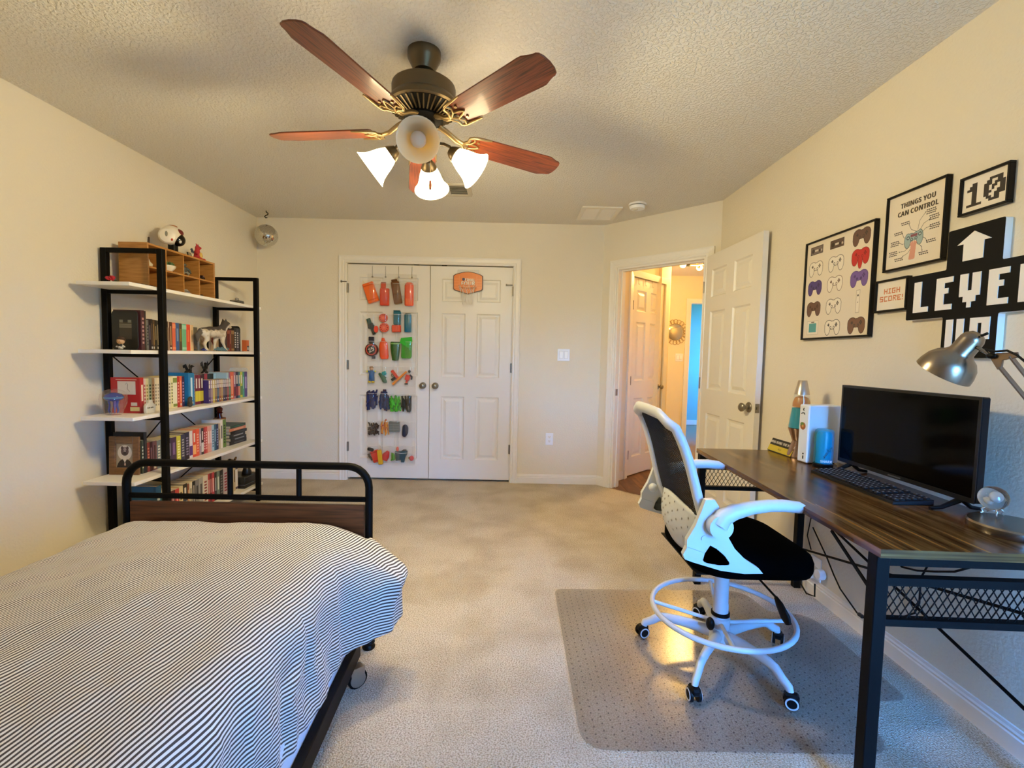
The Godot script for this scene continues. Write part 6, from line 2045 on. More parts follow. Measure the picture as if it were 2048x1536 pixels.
	for s in [-1.0, 1.0]:
		part("ear", mb().ell(V(0, 0.116, s * 0.026), V(0.006, 0.010, 0.006), 10, 6), mat("#5a3a18", 0.5), t)
		part("eye", mb().ell(V(0.024, 0.120, s * 0.009), V(0.003, 0.003, 0.003), 8, 6), M.black, t)
	t = thing("black_bell", "small black cat-eared bell ornament beside the monkey on the bottom shelf", "ornament", V(-2.115, y + 0.0912, -3.790))
	part("bell", mb().lathe([Vector2(0, 0), Vector2(0.036, 0), Vector2(0.038, 0.010), Vector2(0.026, 0.046), Vector2(0.020, 0.060), Vector2(0.012, 0.066), Vector2(0, 0.068)], 20), mat("#121113", 0.3), t)
	part("head", mb().ell(V(0, 0.080, 0), V(0.018, 0.016, 0.018), 14, 8), mat("#121113", 0.3), t)
	for s in [-1.0, 1.0]:
		part("ear", mb().lathe([Vector2(0.007, 0), Vector2(0, 0.016)], 8, Transform3D(Basis(V(1, 0, 0), s * 0.25), V(0, 0.090, s * 0.010))), mat("#121113", 0.3), t)
func b_helmet(t, hm):
	var c = V(-0.004, 0.116, 0)
	var r = V(0.82, 0, -0.57)
	var u = V(0, 1, 0)
	var f = V(0.57, 0, 0.82)
	part("shell", mb().ell(c, V(0.060, 0.064, 0.060), 28, 18), hm, t)
	part("ear_disc", mb().lathe([Vector2(0, 0.014), Vector2(0.026, 0.014), Vector2(0.042, 0.009), Vector2(0.050, -0.002), Vector2(0.050, -0.014)], 28, Transform3D(Basis(r, (f - r * 0.25).normalized(), u).orthonormalized(), c - r * 0.020 - u * 0.014 + f * 0.046)), hm, t)
	part("ear_mark", mb().ell(c - r * 0.026 - u * 0.004 + f * 0.060, V(0.010, 0.017, 0.005), 14, 8), mat("#8c8672", 0.5), t)
	part("ear_mark", mb().ell(c + r * 0.002 - u * 0.036 + f * 0.056, V(0.009, 0.009, 0.006), 10, 6), mat("#b5482e", 0.5), t)
	part("visor", mb().ell(c + r * 0.036 - u * 0.024 + f * 0.006, V(0.041, 0.042, 0.041), 20, 12), mat("#0a0908", 0.15), t)
	part("brow_stripe", mb().ell(c + r * 0.034 + u * 0.020 + f * 0.008, V(0.033, 0.026, 0.033), 18, 10), mat("#6d1e1c", 0.4), t)
	part("crest", mb().ell(c + u * 0.058 + r * 0.006, V(0.030, 0.009, 0.026), 14, 8), mat("#a8683a", 0.5), t)
	part("chin_mark", mb().ell(c + r * 0.046 - u * 0.040 + f * 0.038, V(0.010, 0.012, 0.008), 10, 6), mat("#d6cfc2", 0.4), t)
func wolf(y):
	var t = thing("wolf_figurine", "grey and cream wolf figurine walking along the second shelf", "figurine", V(-2.078, y + 0.0005, -3.335))
	# faces away along -z; head at the far end
	var L = [[0, 0.128, 0.125, 0, 0.132, 0.04, 0.030, 0.036], [0, 0.132, 0.04, 0, 0.135, -0.06, 0.036, 0.040], [0, 0.140, -0.07, 0, 0.182, -0.125, 0.034, 0.026],
		[0, 0.195, -0.130, 0, 0.197, -0.150, 0.026, 0.023], [0, 0.190, -0.155, 0, 0.178, -0.195, 0.017, 0.010],
		[0.010, 0.212, -0.125, 0.012, 0.236, -0.122, 0.009, 0.003], [-0.010, 0.212, -0.125, -0.012, 0.236, -0.122, 0.009, 0.003],
		# hind legs
		[0.017, 0.118, 0.120, 0.020, 0.082, 0.108, 0.026, 0.016], [0.020, 0.082, 0.108, 0.020, 0.052, 0.135, 0.013, 0.009], [0.020, 0.052, 0.135, 0.020, 0.010, 0.118, 0.008, 0.008], [0.020, 0.008, 0.118, 0.020, 0.008, 0.104, 0.008, 0.007],
		[-0.017, 0.118, 0.110, -0.020, 0.082, 0.075, 0.026, 0.016], [-0.020, 0.082, 0.075, -0.020, 0.052, 0.088, 0.013, 0.009], [-0.020, 0.052, 0.088, -0.020, 0.010, 0.050, 0.008, 0.008], [-0.020, 0.008, 0.050, -0.020, 0.008, 0.038, 0.008, 0.007],
		# fore legs
		[0.018, 0.115, -0.070, 0.019, 0.070, -0.066, 0.022, 0.012], [0.019, 0.070, -0.066, 0.020, 0.010, -0.100, 0.010, 0.0075], [0.020, 0.008, -0.100, 0.020, 0.008, -0.114, 0.008, 0.007],
		[-0.018, 0.115, -0.060, -0.019, 0.070, -0.040, 0.022, 0.012], [-0.019, 0.070, -0.040, -0.020, 0.010, -0.032, 0.010, 0.0075], [-0.020, 0.008, -0.032, -0.020, 0.008, -0.046, 0.008, 0.007],
		# tail
		[0, 0.138, 0.145, 0, 0.108, 0.172, 0.012, 0.016], [0, 0.108, 0.172, 0, 0.066, 0.176, 0.016, 0.006]]
	var o = part("body", mb().blob(caps(L), 0.0052, 0.010), mat("#ffffff", 0.75, 0.0, {"vertex_color_use_as_albedo": true}), t)
	var nz = FastNoiseLite.new()
	nz.seed = 3
	nz.frequency = 22.0
	vtint(o, func(p):
		var n = nz.get_noise_3d(p.x, p.y, p.z) * 0.022
		var back = 0.146 + n + maxf(0.0, -p.z - 0.07) * 0.75
		var nk = p.z < -0.185
		if p.z < -0.12 and p.y > 0.20 and p.y < 0.216 and absf(p.x) > 0.006 and p.z < -0.14:
			return Color(0.06, 0.045, 0.035)
		if p.z < -0.190:
			return Color(0.62, 0.54, 0.42)
		if p.y > back and p.z > -0.150:
			return Color(0.065, 0.05, 0.04)
		if p.z > 0.150:
			return Color(0.10, 0.08, 0.06)
		if p.y < 0.07 + n:
			return Color(0.62, 0.53, 0.38)
		return Color(0.46, 0.38, 0.26) if n > 0.002 else Color(0.62, 0.54, 0.42))
	for s in [-1.0, 1.0]:
		part("eye", mb().ell(V(s * 0.015, 0.200, -0.165), V(0.003, 0.003, 0.003), 8, 6), M.black, t)
	part("nose", mb().ell(V(0, 0.179, -0.204), V(0.006, 0.005, 0.004), 8, 6), M.black, t)
func toy_car(t, c, c2, k):
	part("body", mb().prism([Vector2(-0.038, 0.008), Vector2(0.038, 0.008), Vector2(0.038, 0.018), Vector2(0.022, 0.022), Vector2(0.012, 0.031), Vector2(-0.014, 0.031), Vector2(-0.026, 0.022), Vector2(-0.038, 0.020)], 0.030, Transform3D(Basis(V(0, 0, 1), V(0, 1, 0), V(-1, 0, 0)), Vector3.ZERO), 0.002), mat(c, 0.25), t)
	part("windows", mb().bx(V(-0.0155, 0.022, -0.012), V(0.0155, 0.029, 0.010)), mat(c2, 0.1), t)
	for z in [-0.022, 0.024]:
		for s in [-1.0, 1.0]:
			part("wheel", mb().cyl(V(s * 0.011, 0.008, z), V(s * 0.0165, 0.008, z), 0.008, 12), M.black, t)

# ---------------------------------------------------------------- things on the desk
func desk_things():
	var Y = 0.7405
	# television used as a monitor, on two splayed feet
	var t = thing("monitor", "large black flat screen standing on two feet on the desk", "monitor", V(1.495, Y, -1.782), -0.012)
	var bz = mat("#08080a", 0.4, 0.0, {"metallic_specular": 0.35})
	part("housing", mb().bx(V(0.0, 0.040, -0.317), V(0.028, 0.382, 0.317), 0.004), bz, t)
	part("rear_bulge", mb().bx(V(0.028, 0.060, -0.22), V(0.060, 0.28, 0.22), 0.01), bz, t)
	part("bezel", frame_yz(-0.002, 0.040, 0.382, -0.317, 0.317, 0.010, 0.016), mat("#0c0c0f", 0.35), t)
	part("screen", mb().bx(V(-0.0012, 0.056, -0.307), V(0.0, 0.372, 0.307)), mat("#020203", 0.08, 0.0, {"metallic_specular": 0.22}), t)
	part("badge", mb().bx(V(-0.0028, 0.0445, -0.03), V(-0.0021, 0.050, 0.03)), mat("#6f7276", 0.3, 0.6), t)
	for z in [-0.255, 0.255]:
		part("foot", mb().tube([V(-0.085, 0.006, z), V(-0.05, 0.009, z), V(0.012, 0.036, z), V(0.02, 0.045, z)], [0.006, 0.007, 0.010, 0.010], 8), bz, t)
		part("foot", mb().tube([V(0.085, 0.006, z), V(0.05, 0.012, z), V(0.016, 0.040, z)], [0.006, 0.007, 0.009], 8), bz, t)
	# keyboard
	t = thing("keyboard", "black full-size keyboard lying on the desk in front of the screen", "keyboard", V(1.395, Y, -1.800), -0.012)
	part("tray", mb().prism([Vector2(-0.068, 0), Vector2(0.072, 0), Vector2(0.072, 0.018), Vector2(-0.068, 0.010)], 0.450, Transform3D(), 0.002), mat("#0d0d0f", 0.5), t)
	var kb = mb()
	kb.prism(rrect(0.0155, 0.0155, 0.002, 1), 0.006, Transform3D(Basis(V(1, 0, 0), V(0, 0, 1), V(0, -1, 0)), V(0, 0.003, 0)), 0.0012)
	var km = kb.done()
	var kmat = mat("#1a1b1e", 0.42)
	var lg = mb().box(V(0, 0.0063, 0), V(0.0045, 0.0004, 0.0035)).done()
	for r in 6:
		for c in 22:
			if (c == 15 and r != 9) or (c == 18) or (r == 0 and c in [1, 6, 11]) or (r == 5 and c in [5, 6, 7, 8, 9]):
				continue
			var x = 0.056 - r * 0.0205 - (0.004 if r > 0 else 0.0)
			var z = -0.212 + c * 0.0202
			var k = part("key", km, kmat, t, V(x, 0.0112 + (x + 0.068) / 0.14 * 0.008, z))
			k.rotation.z = 0.056
			part("legend", lg, mat("#aab0b6", 0.5), k)
	var sp = part("key", mb().bx(V(-0.0078, 0, -0.048), V(0.0078, 0.006, 0.048), 0.001), kmat, t, V(-0.0505, 0.0118, -0.070))
	sp.rotation.z = 0.056
	# white game console standing upright
	t = thing("game_console", "white upright box-shaped game console with stickers on the desk", "console", V(1.490, Y, -2.228), 0.11)
	part("shell", mb().bx(V(-0.082, 0.003, -0.032), V(0.082, 0.278, 0.032), 0.005), mat("#e6eaea", 0.4), t)
	part("foot_pad", mb().bx(V(-0.07, 0, -0.025), V(0.07, 0.003, 0.025)), M.black, t)
	part("power_button", mb().cyl(V(-0.0822, 0.045, 0.008), V(-0.0832, 0.045, 0.008), 0.004, 12), M.black, t)
	part("usb_port", mb().bx(V(-0.0832, 0.020, 0.005), V(-0.0822, 0.036, 0.011)), M.black, t)
	part("snail_sticker", mb().ell(V(-0.0826, 0.176, -0.003), V(0.0008, 0.018, 0.018), 18, 6), mat("#a8622c", 0.5), t)
	part("snail_sticker_shell", mb().ell(V(-0.0832, 0.184, -0.008), V(0.0008, 0.010, 0.012), 14, 6), mat("#6a8a3c", 0.5), t)
	part("snail_sticker_spot", mb().ell(V(-0.0837, 0.176, -0.003), V(0.0008, 0.007, 0.006), 12, 6), mat("#d89a4c", 0.5), t)
	part("sticker", mb().tube([V(-0.083, 0.232, 0.006), V(-0.083, 0.240, 0.0), V(-0.083, 0.238, -0.010), V(-0.083, 0.234, -0.016)], 0.002, 6), M.black, t)
	part("sticker", mb().tube([V(-0.083, 0.262, 0.0), V(-0.083, 0.256, -0.005), V(-0.083, 0.250, 0.0)], 0.002, 6), M.black, t)
	# blue night light in a translucent tumbler
	t = thing("shark_night_light", "translucent blue cylinder lamp with a shark inside and SHARK lettering", "night light", V(1.455, Y, -2.135))
	part("base", mb().lathe([Vector2(0, 0), Vector2(0.040, 0), Vector2(0.041, 0.014), Vector2(0.038, 0.018), Vector2(0, 0.018)], 28), M.black, t)
	var bl = mat(Color(0.05, 0.62, 0.80, 0.42), 0.26, 0.0, {"transparency": BaseMaterial3D.TRANSPARENCY_ALPHA})
	part("cylinder", mb().lathe([Vector2(0.036, 0.0182), Vector2(0.0385, 0.022), Vector2(0.0385, 0.160), Vector2(0.036, 0.170), Vector2(0.028, 0.176), Vector2(0, 0.177)], 32), bl, t)
	part("liquid_core", mb().lathe([Vector2(0, 0.019), Vector2(0.030, 0.020), Vector2(0.031, 0.150), Vector2(0.024, 0.164), Vector2(0, 0.166)], 24), mat("#2fb3cf", 0.3, 0.0, {"backlight_enabled": true, "backlight": Color(0.1, 0.6, 0.75)}), t)
	var sk = part("shark", mb().blob(caps([[-0.016, 0.052, 0.0318, -0.004, 0.070, 0.0322, 0.0035, 0.0055], [-0.004, 0.070, 0.0322, 0.016, 0.096, 0.0300, 0.0055, 0.0025], [0.0, 0.078, 0.0325, -0.010, 0.090, 0.0325, 0.0030, 0.0012], [0.004, 0.080, 0.0322, 0.016, 0.074, 0.0300, 0.0030, 0.0012], [-0.016, 0.052, 0.0318, -0.024, 0.056, 0.0290, 0.0028, 0.001], [-0.016, 0.052, 0.0318, -0.018, 0.042, 0.0310, 0.0028, 0.001]]), 0.0018, 0.002), mat("#174a58", 0.4), t)
	var tx = lettering("SHARK", 0.015, mat("#f2f6f7", 0.4), t, V(-0.012, 0.032, 0.0388))
	tx.rotation.y = -0.30
	tx.name = "lettering"
	# lava lamp behind the console
	t = thing("lava_lamp", "silver capped lava lamp with blue liquid and orange wax behind the white console", "lava lamp", V(1.478, Y, -2.355))
	part("base", mb().lathe([Vector2(0, 0), Vector2(0.056, 0), Vector2(0.056, 0.008), Vector2(0.032, 0.080), Vector2(0.034, 0.088), Vector2(0.052, 0.140), Vector2(0.054, 0.146), Vector2(0, 0.146)], 28), mat("#b99a86", 0.25, 0.9), t)
	part("globe", mb().lathe([Vector2(0, 0.1465), Vector2(0.055, 0.147), Vector2(0.054, 0.158), Vector2(0.034, 0.3165), Vector2(0, 0.3165)], 32), mat(Color(0.6, 0.9, 0.95, 0.06), 0.04, 0.0, {"transparency": BaseMaterial3D.TRANSPARENCY_ALPHA}), t)
	part("blue_liquid", mb().lathe([Vector2(0, 0.148), Vector2(0.052, 0.149), Vector2(0.050, 0.165), Vector2(0.040, 0.248), Vector2(0, 0.252)], 28), mat("#23a2c4", 0.2, 0.0, {"backlight_enabled": true, "backlight": Color(0.1, 0.6, 0.7)}), t)
	part("orange_wax", mb().lathe([Vector2(0, 0.2525), Vector2(0.0385, 0.254), Vector2(0.0385, 0.275), Vector2(0.030, 0.300), Vector2(0.012, 0.308), Vector2(0, 0.308)], 28), mat("#d8902e", 0.25, 0.0, {"backlight_enabled": true, "backlight": Color(0.8, 0.45, 0.1)}), t)
	part("cap", mb().lathe([Vector2(0, 0.317), Vector2(0.035, 0.317), Vector2(0.034, 0.321), Vector2(0.020, 0.386), Vector2(0.018, 0.388), Vector2(0, 0.388)], 28), mat("#c9bfb4", 0.28, 0.9), t)
	# three-sided desk sign
	t = thing("desk_sign", "black and yellow wedge desk sign reading WHO RUNS THE ROOM", "sign", V(1.448, Y, -2.432), -PI / 2 + 0.03)
	part("wedge", mb().prism([Vector2(-0.030, 0), Vector2(0.030, 0), Vector2(0.0, 0.066)], 0.200, Transform3D(Basis(V(0, 0, 1), V(0, 1, 0), V(-1, 0, 0)), Vector3.ZERO)), mat("#171412", 0.4), t)
	# sloping face: local z is out of the face
	var fc = Node3D.new()
	fc.name = "front_face"
	t.add_child(fc)
	fc.transform = Transform3D(Basis(V(1, 0, 0), V(0, 0.066, -0.030).normalized(), V(0, 0.030, 0.066).normalized()), V(0, 0, 0.030))
	part("black_panel", mb().bx(V(-0.099, 0.036, 0.0002), V(0.099, 0.071, 0.001)), mat("#171412", 0.4), fc)
	part("yellow_panel", mb().bx(V(-0.099, 0.004, 0.0002), V(0.099, 0.036, 0.001)), mat("#c8b02a", 0.4), fc)
	lettering("WHO RUNS THE ROOM", 0.0190, mat("#e2dccf", 0.5), fc, V(0, 0.0535, 0.0014), 32, true, 0.0006)
	part("signature", mb().tube([V(-0.012, 0.016, 0.0014), V(-0.008, 0.026, 0.0014), V(-0.006, 0.015, 0.0014), V(0.0, 0.021, 0.0014), V(0.003, 0.014, 0.0014), V(0.010, 0.024, 0.0014), V(0.014, 0.017, 0.0014)], 0.0008, 5), mat("#8a7a1c", 0.5), fc)
	desk_lamp(Y)
	# crystal ball on a little silver stand, on the foot of the lamp
	t = thing("crystal_ball", "small engraved crystal ball on a silver claw stand on the lamp base", "crystal ball", V(1.487, Y + 0.0275, -1.405))
	part("ball", mb().ell(V(0, 0.052, 0), V(0.036, 0.036, 0.036), 28, 18), mat(Color(1, 1, 1, 0.02), 0.0, 0.0, {"refraction_enabled": true, "refraction_scale": 0.05}), t)
	part("engraving", mb().blob(caps([[0, 0.056, 0.006, 0, 0.056, 0.006, 0.012, 0.012], [0, 0.042, -0.006, 0, 0.046, -0.012, 0.006, 0.005]]), 0.003, 0.004), mat("#dfe8ee", 0.6), t)
	for i in 4:
		var a = TAU * i / 4 + 0.4
		part("claw", mb().tube([V(cos(a) * 0.018, 0.020, sin(a) * 0.018), V(cos(a) * 0.026, 0.015, sin(a) * 0.026), V(cos(a) * 0.022, 0.006, sin(a) * 0.022), V(cos(a) * 0.027, 0.0025, sin(a) * 0.027)], 0.0023, 6), M.nickel, t)
	part("claw_ring", mb().lathe([Vector2(0.014, 0.015), Vector2(0.021, 0.015), Vector2(0.021, 0.018), Vector2(0.014, 0.018)], 16), M.nickel, t)
func frame_yz(x, y0, y1, z0, z1, tk, bt):
	var b = mb()
	b.bx(V(x, y0, z0), V(x + 0.002, y0 + bt, z1))
	b.bx(V(x, y1 - tk, z0), V(x + 0.002, y1, z1))
	b.bx(V(x, y0 + bt, z0), V(x + 0.002, y1 - tk, z0 + tk))
	b.bx(V(x, y0 + bt, z1 - tk), V(x + 0.002, y1 - tk, z1))
	return b
func desk_lamp(Y):
	var t = thing("desk_lamp", "brushed nickel architect desk lamp with a bell shade at the desk's near end", "desk lamp", V(1.470, Y, -1.330))
	var nk = mat("#978c7e", 0.26, 1.0)
	part("base", mb().lathe([Vector2(0, 0), Vector2(0.098, 0), Vector2(0.100, 0.004), Vector2(0.100, 0.022), Vector2(0.096, 0.027), Vector2(0.0, 0.027)], 48), nk, t)
	part("base_post", mb().lathe([Vector2(0.016, 0.027), Vector2(0.014, 0.060), Vector2(0, 0.062)], 20, Transform3D(Basis(), V(0.035, 0, 0.055))), nk, t)
	var el = V(0.0, 0.185, 0.20)     # elbow, nearer than the frame's edge
	var jn = V(0.035, 0.060, 0.055)
	for s in [-1.0, 1.0]:
		part("lower_arm", mb().bar(jn + V(s * 0.012, 0, 0), el + V(s * 0.012, 0, 0), 0.006, 0.012, V(1, 0, 0), 0.001), nk, t)
	part("elbow", mb().cyl(el - V(0.02, 0, 0), el + V(0.02, 0, 0), 0.015, 16), nk, t)
	# upper arm: two parallel bars back to the head
	var hd = V(-0.112, 0.508, 0.022)
	for e in [[0.0, 0.0], [0.042, 0.030]]:
		var a = el + V(-0.01, e[0], 0.0)
		var c = hd + V(0, e[1] - 0.028, e[0] * 0.6 + 0.012)
		part("upper_arm", mb().bar(a, c, 0.006, 0.012, V(1, 0, 0), 0.001), mat("#8f7d6c", 0.35, 0.9), t)
	part("head_bracket", mb().prism([Vector2(-0.020, 0.004), Vector2(0.004, 0.010), Vector2(0.055, 0.012), Vector2(0.060, -0.002), Vector2(0.020, -0.010), Vector2(0.018, -0.036), Vector2(0.008, -0.036)], 0.006, Transform3D(Basis(V(0, 0, 1), V(0, 1, 0), V(-1, 0, 0)), hd), 0.001), mat("#8f7d6c", 0.35, 0.9), t)
	part("wing_nut", mb().ell(hd + V(-0.008, 0.002, -0.006), V(0.006, 0.008, 0.014), 12, 8), M.black, t)
	part("lamp_cord", mb().tube([hd + V(-0.005, 0.02, -0.03), hd + V(-0.012, 0.014, 0.01), hd + V(-0.012, 0.016, 0.04), hd + V(-0.012, 0.004, 0.065), hd + V(-0.004, -0.03, 0.10)], 0.003, 7), M.black, t)
	# bell shade with its cap
	var apex = V(-0.119, 0.572, -0.030)
	var dirv = V(-0.030, -0.115, -0.066).normalized()
	var e1 = dirv.cross(V(0, 1, 0)).normalized()
	var sx = Transform3D(Basis(e1 * 0.86, dirv * 0.95, e1.cross(dirv) * 0.86), apex)
	var pr = [Vector2(0.0, -0.006), Vector2(0.016, -0.004), Vector2(0.029, 0.006), Vector2(0.034, 0.018), Vector2(0.036, 0.062), Vector2(0.044, 0.072), Vector2(0.060, 0.082), Vector2(0.074, 0.100), Vector2(0.082, 0.124), Vector2(0.084, 0.142), Vector2(0.082, 0.142), Vector2(0.079, 0.124), Vector2(0.070, 0.100), Vector2(0.056, 0.085), Vector2(0.030, 0.074), Vector2(0.0, 0.070)]
	var sh = part("shade", mb().lathe(pr, 48, sx, 50.0), nk, t)
	part("bulb", mb().ell(apex + dirv * 0.110, V(0.028, 0.028, 0.028), 18, 10), mat("#efeae0", 0.3), sh)
	part("swivel_rod", mb().cyl(apex + dirv * 0.045 + V(0.0, 0.0, 0.035), hd + V(-0.002, 0.004, -0.012), 0.005, 8), nk, t)
	part("switch_knob", mb().cyl(apex + dirv * 0.02 + V(0.0, 0.012, 0.028), apex + dirv * 0.02 + V(0.0, 0.018, 0.044), 0.004, 8), M.black, sh)

# ---------------------------------------------------------------- cables under the desk
func cables():
	var m = M.black
	solo("power_cable", mb().tube([V(1.604, 0.36, -2.40), V(1.606, 0.30, -2.34), V(1.606, 0.254, -2.289), V(1.606, 0.186, -2.228), V(1.606, 0.141, -2.179), V(1.602, 0.090, -2.06), V(1.602, 0.094, -1.967), V(1.604, 0.187, -1.846), V(1.606, 0.250, -1.775), V(1.606, 0.300, -1.757), V(1.606, 0.399, -1.759), V(1.606, 0.46, -1.734), V(1.604, 0.60, -1.700), V(1.600, 0.70, -1.690)], 0.0035, 7), m, "black power cable hanging down the wall under the desk to the baseboard", "cable")
	solo("cable_adapter", mb().box(V(1.600, 0.092, -2.035), V(0.016, 0.016, 0.030), 0.004), mat("#17171a", 0.4), "small black inline plug on the cable at the baseboard", "plug")
	solo("monitor_cable", mb().tube([V(1.56, 0.735, -2.05), V(1.600, 0.70, -2.20), V(1.603, 0.50, -2.30), V(1.604, 0.40, -2.42), V(1.604, 0.30, -2.44), V(1.602, 0.24, -2.40)], 0.003, 7), m, "thin black cable dropping behind the far desk leg", "cable")
	solo("drooping_cable", mb().tube([V(1.606, 0.52, -2.02), V(1.606, 0.43, -1.92), V(1.606, 0.402, -1.846), V(1.606, 0.42, -1.775), V(1.604, 0.452, -1.70), V(1.602, 0.487, -1.625), V(1.600, 0.55, -1.54), V(1.598, 0.66, -1.47)], 0.004, 7), m, "black cable drooping along the wall behind the desk's cross brace", "cable")
	solo("lamp_cable", mb().tube([V(1.545, 0.70, -1.31), V(1.54, 0.64, -1.30), V(1.52, 0.56, -1.285), V(1.49, 0.535, -1.275), V(1.45, 0.525, -1.265)], 0.0035, 7), m, "black cable looping behind the near mesh panel", "cable")
	var t = thing("wall_plug_adapter", "white plug adapter cluster low on the wall behind the chair seat", "plug adapter", V(1.6085, 0.150, -2.380))
	part("plate", mb().bx(V(0.008, -0.06, -0.04), V(0.0145, 0.06, 0.04), 0.002), M.plastic, t)
	part("adapter_block", mb().bx(V(-0.035, -0.045, -0.030), V(0.008, 0.015, 0.030), 0.008), mat("#ece8dc", 0.4), t)
	part("round_plug", mb().lathe([Vector2(0, 0), Vector2(0.026, 0), Vector2(0.028, 0.010), Vector2(0.024, 0.030), Vector2(0, 0.034)], 20, Transform3D(Basis(V(0, 1, 0), V(-1, 0, 0), V(0, 0, 1)), V(0.008, -0.005, 0.060))), M.plastic, t)
	solo("floor_cable", mb().tube([V(1.585, 0.10, -2.44), V(1.572, 0.045, -2.42), V(1.565, 0.024, -2.36), V(1.575, 0.035, -2.31), V(1.58, 0.095, -2.322)], 0.004, 7), m, "short black cable looping under the white plug adapter", "cable")

# ---------------------------------------------------------------- clear shoe organiser full of toys on the closet door
func ox(u):
	return -1.345 + (u - 732.0) * 0.00463
func oy(v):
	return 1.948 - (v - 548.0) * 0.00470
func organiser():
	var z = ZB - 0.008
	var t = thing("door_organiser", "clear plastic pocket organiser hanging on the left closet door", "organiser", V(0, 0, z))
	var vin = mat(Color(0.97, 0.95, 0.92, 0.035), 0.10, 0.0, {"transparency": BaseMaterial3D.TRANSPARENCY_ALPHA})
	part("backing_sheet", mb().bx(V(-1.345, 0.165, 0.0), V(-0.880, 1.960, 0.0015)), vin, t)
	var hem = mat("#e6dfd2", 0.35)
	var b = mb()
	for x in [-1.345, -0.883]:
		b.bx(V(x, 0.165, 0.0016), V(x + 0.003, 1.960, 0.0034))
	b.bx(V(-1.342, 1.957, 0.0016), V(-0.883, 1.960, 0.0034))
	b.bx(V(-1.342, 1.900, 0.0016), V(-0.883, 1.9025, 0.0034))
	part("hem", b, hem, t)
	for i in 4:
		var x = -1.296 + i * 0.123
		part("grommet", mb().lathe([Vector2(0.004, 0), Vector2(0.008, 0), Vector2(0.008, 0.002), Vector2(0.004, 0.002)], 14, Transform3D(Basis(V(1, 0, 0), V(0, 0, 1), V(0, -1, 0)), V(x, 1.930, 0.0016))), M.dark_nickel, t)
		part("hook", mb().tube([V(x, 2.030, -0.006), V(x, 2.030, 0.003), V(x, 1.935, 0.003), V(x, 1.922, 0.006), V(x, 1.930, 0.010)], 0.0018, 6), M.nickel, t)
	# pockets: bowed clear fronts, seven rows of four
	var tops = [566, 626, 680, 730, 784, 840, 890]
	var bots = [614, 668, 722, 770, 822, 874, 930]
	for r in 7:
		for c in 4:
			var xa = -1.342 + c * 0.115
			var xb = xa + 0.113
			var ya = oy(bots[r])
			var yb = oy(tops[r])
			b = mb()
			b.sm(true)
			var K = 6
			var bow = 0.052 + 0.006 * ((r + c) % 3)
			for i in K:
				for j in 4:
					var q = []
					for e in [[i, j], [i + 1, j], [i + 1, j + 1], [i, j + 1]]:
						var u = float(e[0]) / K
						var v = float(e[1]) / 4
						q.append(V(lerpf(xa, xb, u), lerpf(ya, yb, v), 0.003 + bow * pow(sin(u * PI), 0.6) * (0.25 + 0.75 * pow(sin(minf(v + 0.12, 1.0) * PI * 0.62), 0.7)) + 0.003 * sin(u * 9.0 + v * 7.0 + r)))
					b.face(q, V(0, 0, 1))
			var pk = part("pocket", b, vin, t)
			var rim = []
			for i in 9:
				var u = i / 8.0
				rim.append(V(lerpf(xa, xb, u), yb, 0.003 + bow * pow(maxf(sin(u * PI), 0.0), 0.6) + 0.001))
			part("pocket_rim", mb().tube(rim, 0.0014, 5), hem, pk)
	# the toys
	var zc = z + 0.026
	var slab = func(nm, label, cat, u, v, w, h, d, c, rot, parts_fn = null):
		var q = thing(nm, label, cat, V(ox(u), oy(v), zc))
		q.rotation.z = rot
		var W = w * 0.00463
		var Hh = h * 0.0047
		part("body", mb().bx(V(-W / 2, -Hh / 2, -d / 2), V(W / 2, Hh / 2, d / 2), minf(0.006, d * 0.2)), mat(c, 0.4), q)
		if parts_fn:
			parts_fn.call(q, W, Hh, d)
		return q
	var ribs = func(c, n):
		return func(q, W, Hh, d):
			for i in n:
				var yy = -Hh * 0.36 + Hh * 0.72 * i / maxi(n - 1, 1)
				part("rib", mb().bx(V(-W * 0.46, yy - 0.004, d / 2), V(W * 0.46, yy + 0.004, d / 2 + 0.003), 0.001), mat(c, 0.4), q)
	var g = "toys in the clear door organiser"
	slab.call("dart_magazine", "wide bright orange dart magazine leaning in the top left pocket", "toy part", 741, 584, 22, 40, 0.036, "#ef6a1f", 0.33, ribs.call("#d9530f", 2))
	slab.call("dart_magazine", "red-orange stepped dart magazine in the top row, second pocket", "toy part", 769, 592, 18, 34, 0.036, "#d4411f", 0.0, func(q, W, Hh, d):
		part("neck", mb().bx(V(-W * 0.38, Hh / 2, -d * 0.4), V(W * 0.12, Hh * 0.80, d * 0.4), 0.003), mat("#d4411f", 0.4), q)
		part("neck_lip", mb().bx(V(-W * 0.38, Hh * 0.80, -d * 0.4), V(W * 0.12, Hh * 0.84, d * 0.4)), mat("#8a2412", 0.4), q))
	slab.call("dart_magazine", "brown curved dart magazine in the top row, third pocket", "toy part", 793, 583, 16, 44, 0.034, "#6e431b", 0.17, func(q, W, Hh, d):
		part("neck", mb().bx(V(-W * 0.40, Hh / 2, -d * 0.4), V(W * 0.30, Hh * 0.60, d * 0.4), 0.003), mat("#5c3614", 0.4), q)
		part("rib", mb().bx(V(-W * 0.46, -Hh * 0.1, d / 2), V(W * 0.46, -Hh * 0.06, d / 2 + 0.003)), mat("#5c3614", 0.4), q))
	var q2 = thing("dart_tube", "orange-red rounded dart tube in the top right pocket", "toy part", V(ox(818), oy(586), zc))
	part("barrel", mb().lathe([Vector2(0, -0.105), Vector2(0.036, -0.105), Vector2(0.042, -0.095), Vector2(0.042, 0.080), Vector2(0.036, 0.100), Vector2(0.026, 0.108), Vector2(0, 0.108)], 20, Transform3D(Basis.from_scale(V(1, 1, 0.42)), Vector3.ZERO)), mat("#ee5a34", 0.4), q2)
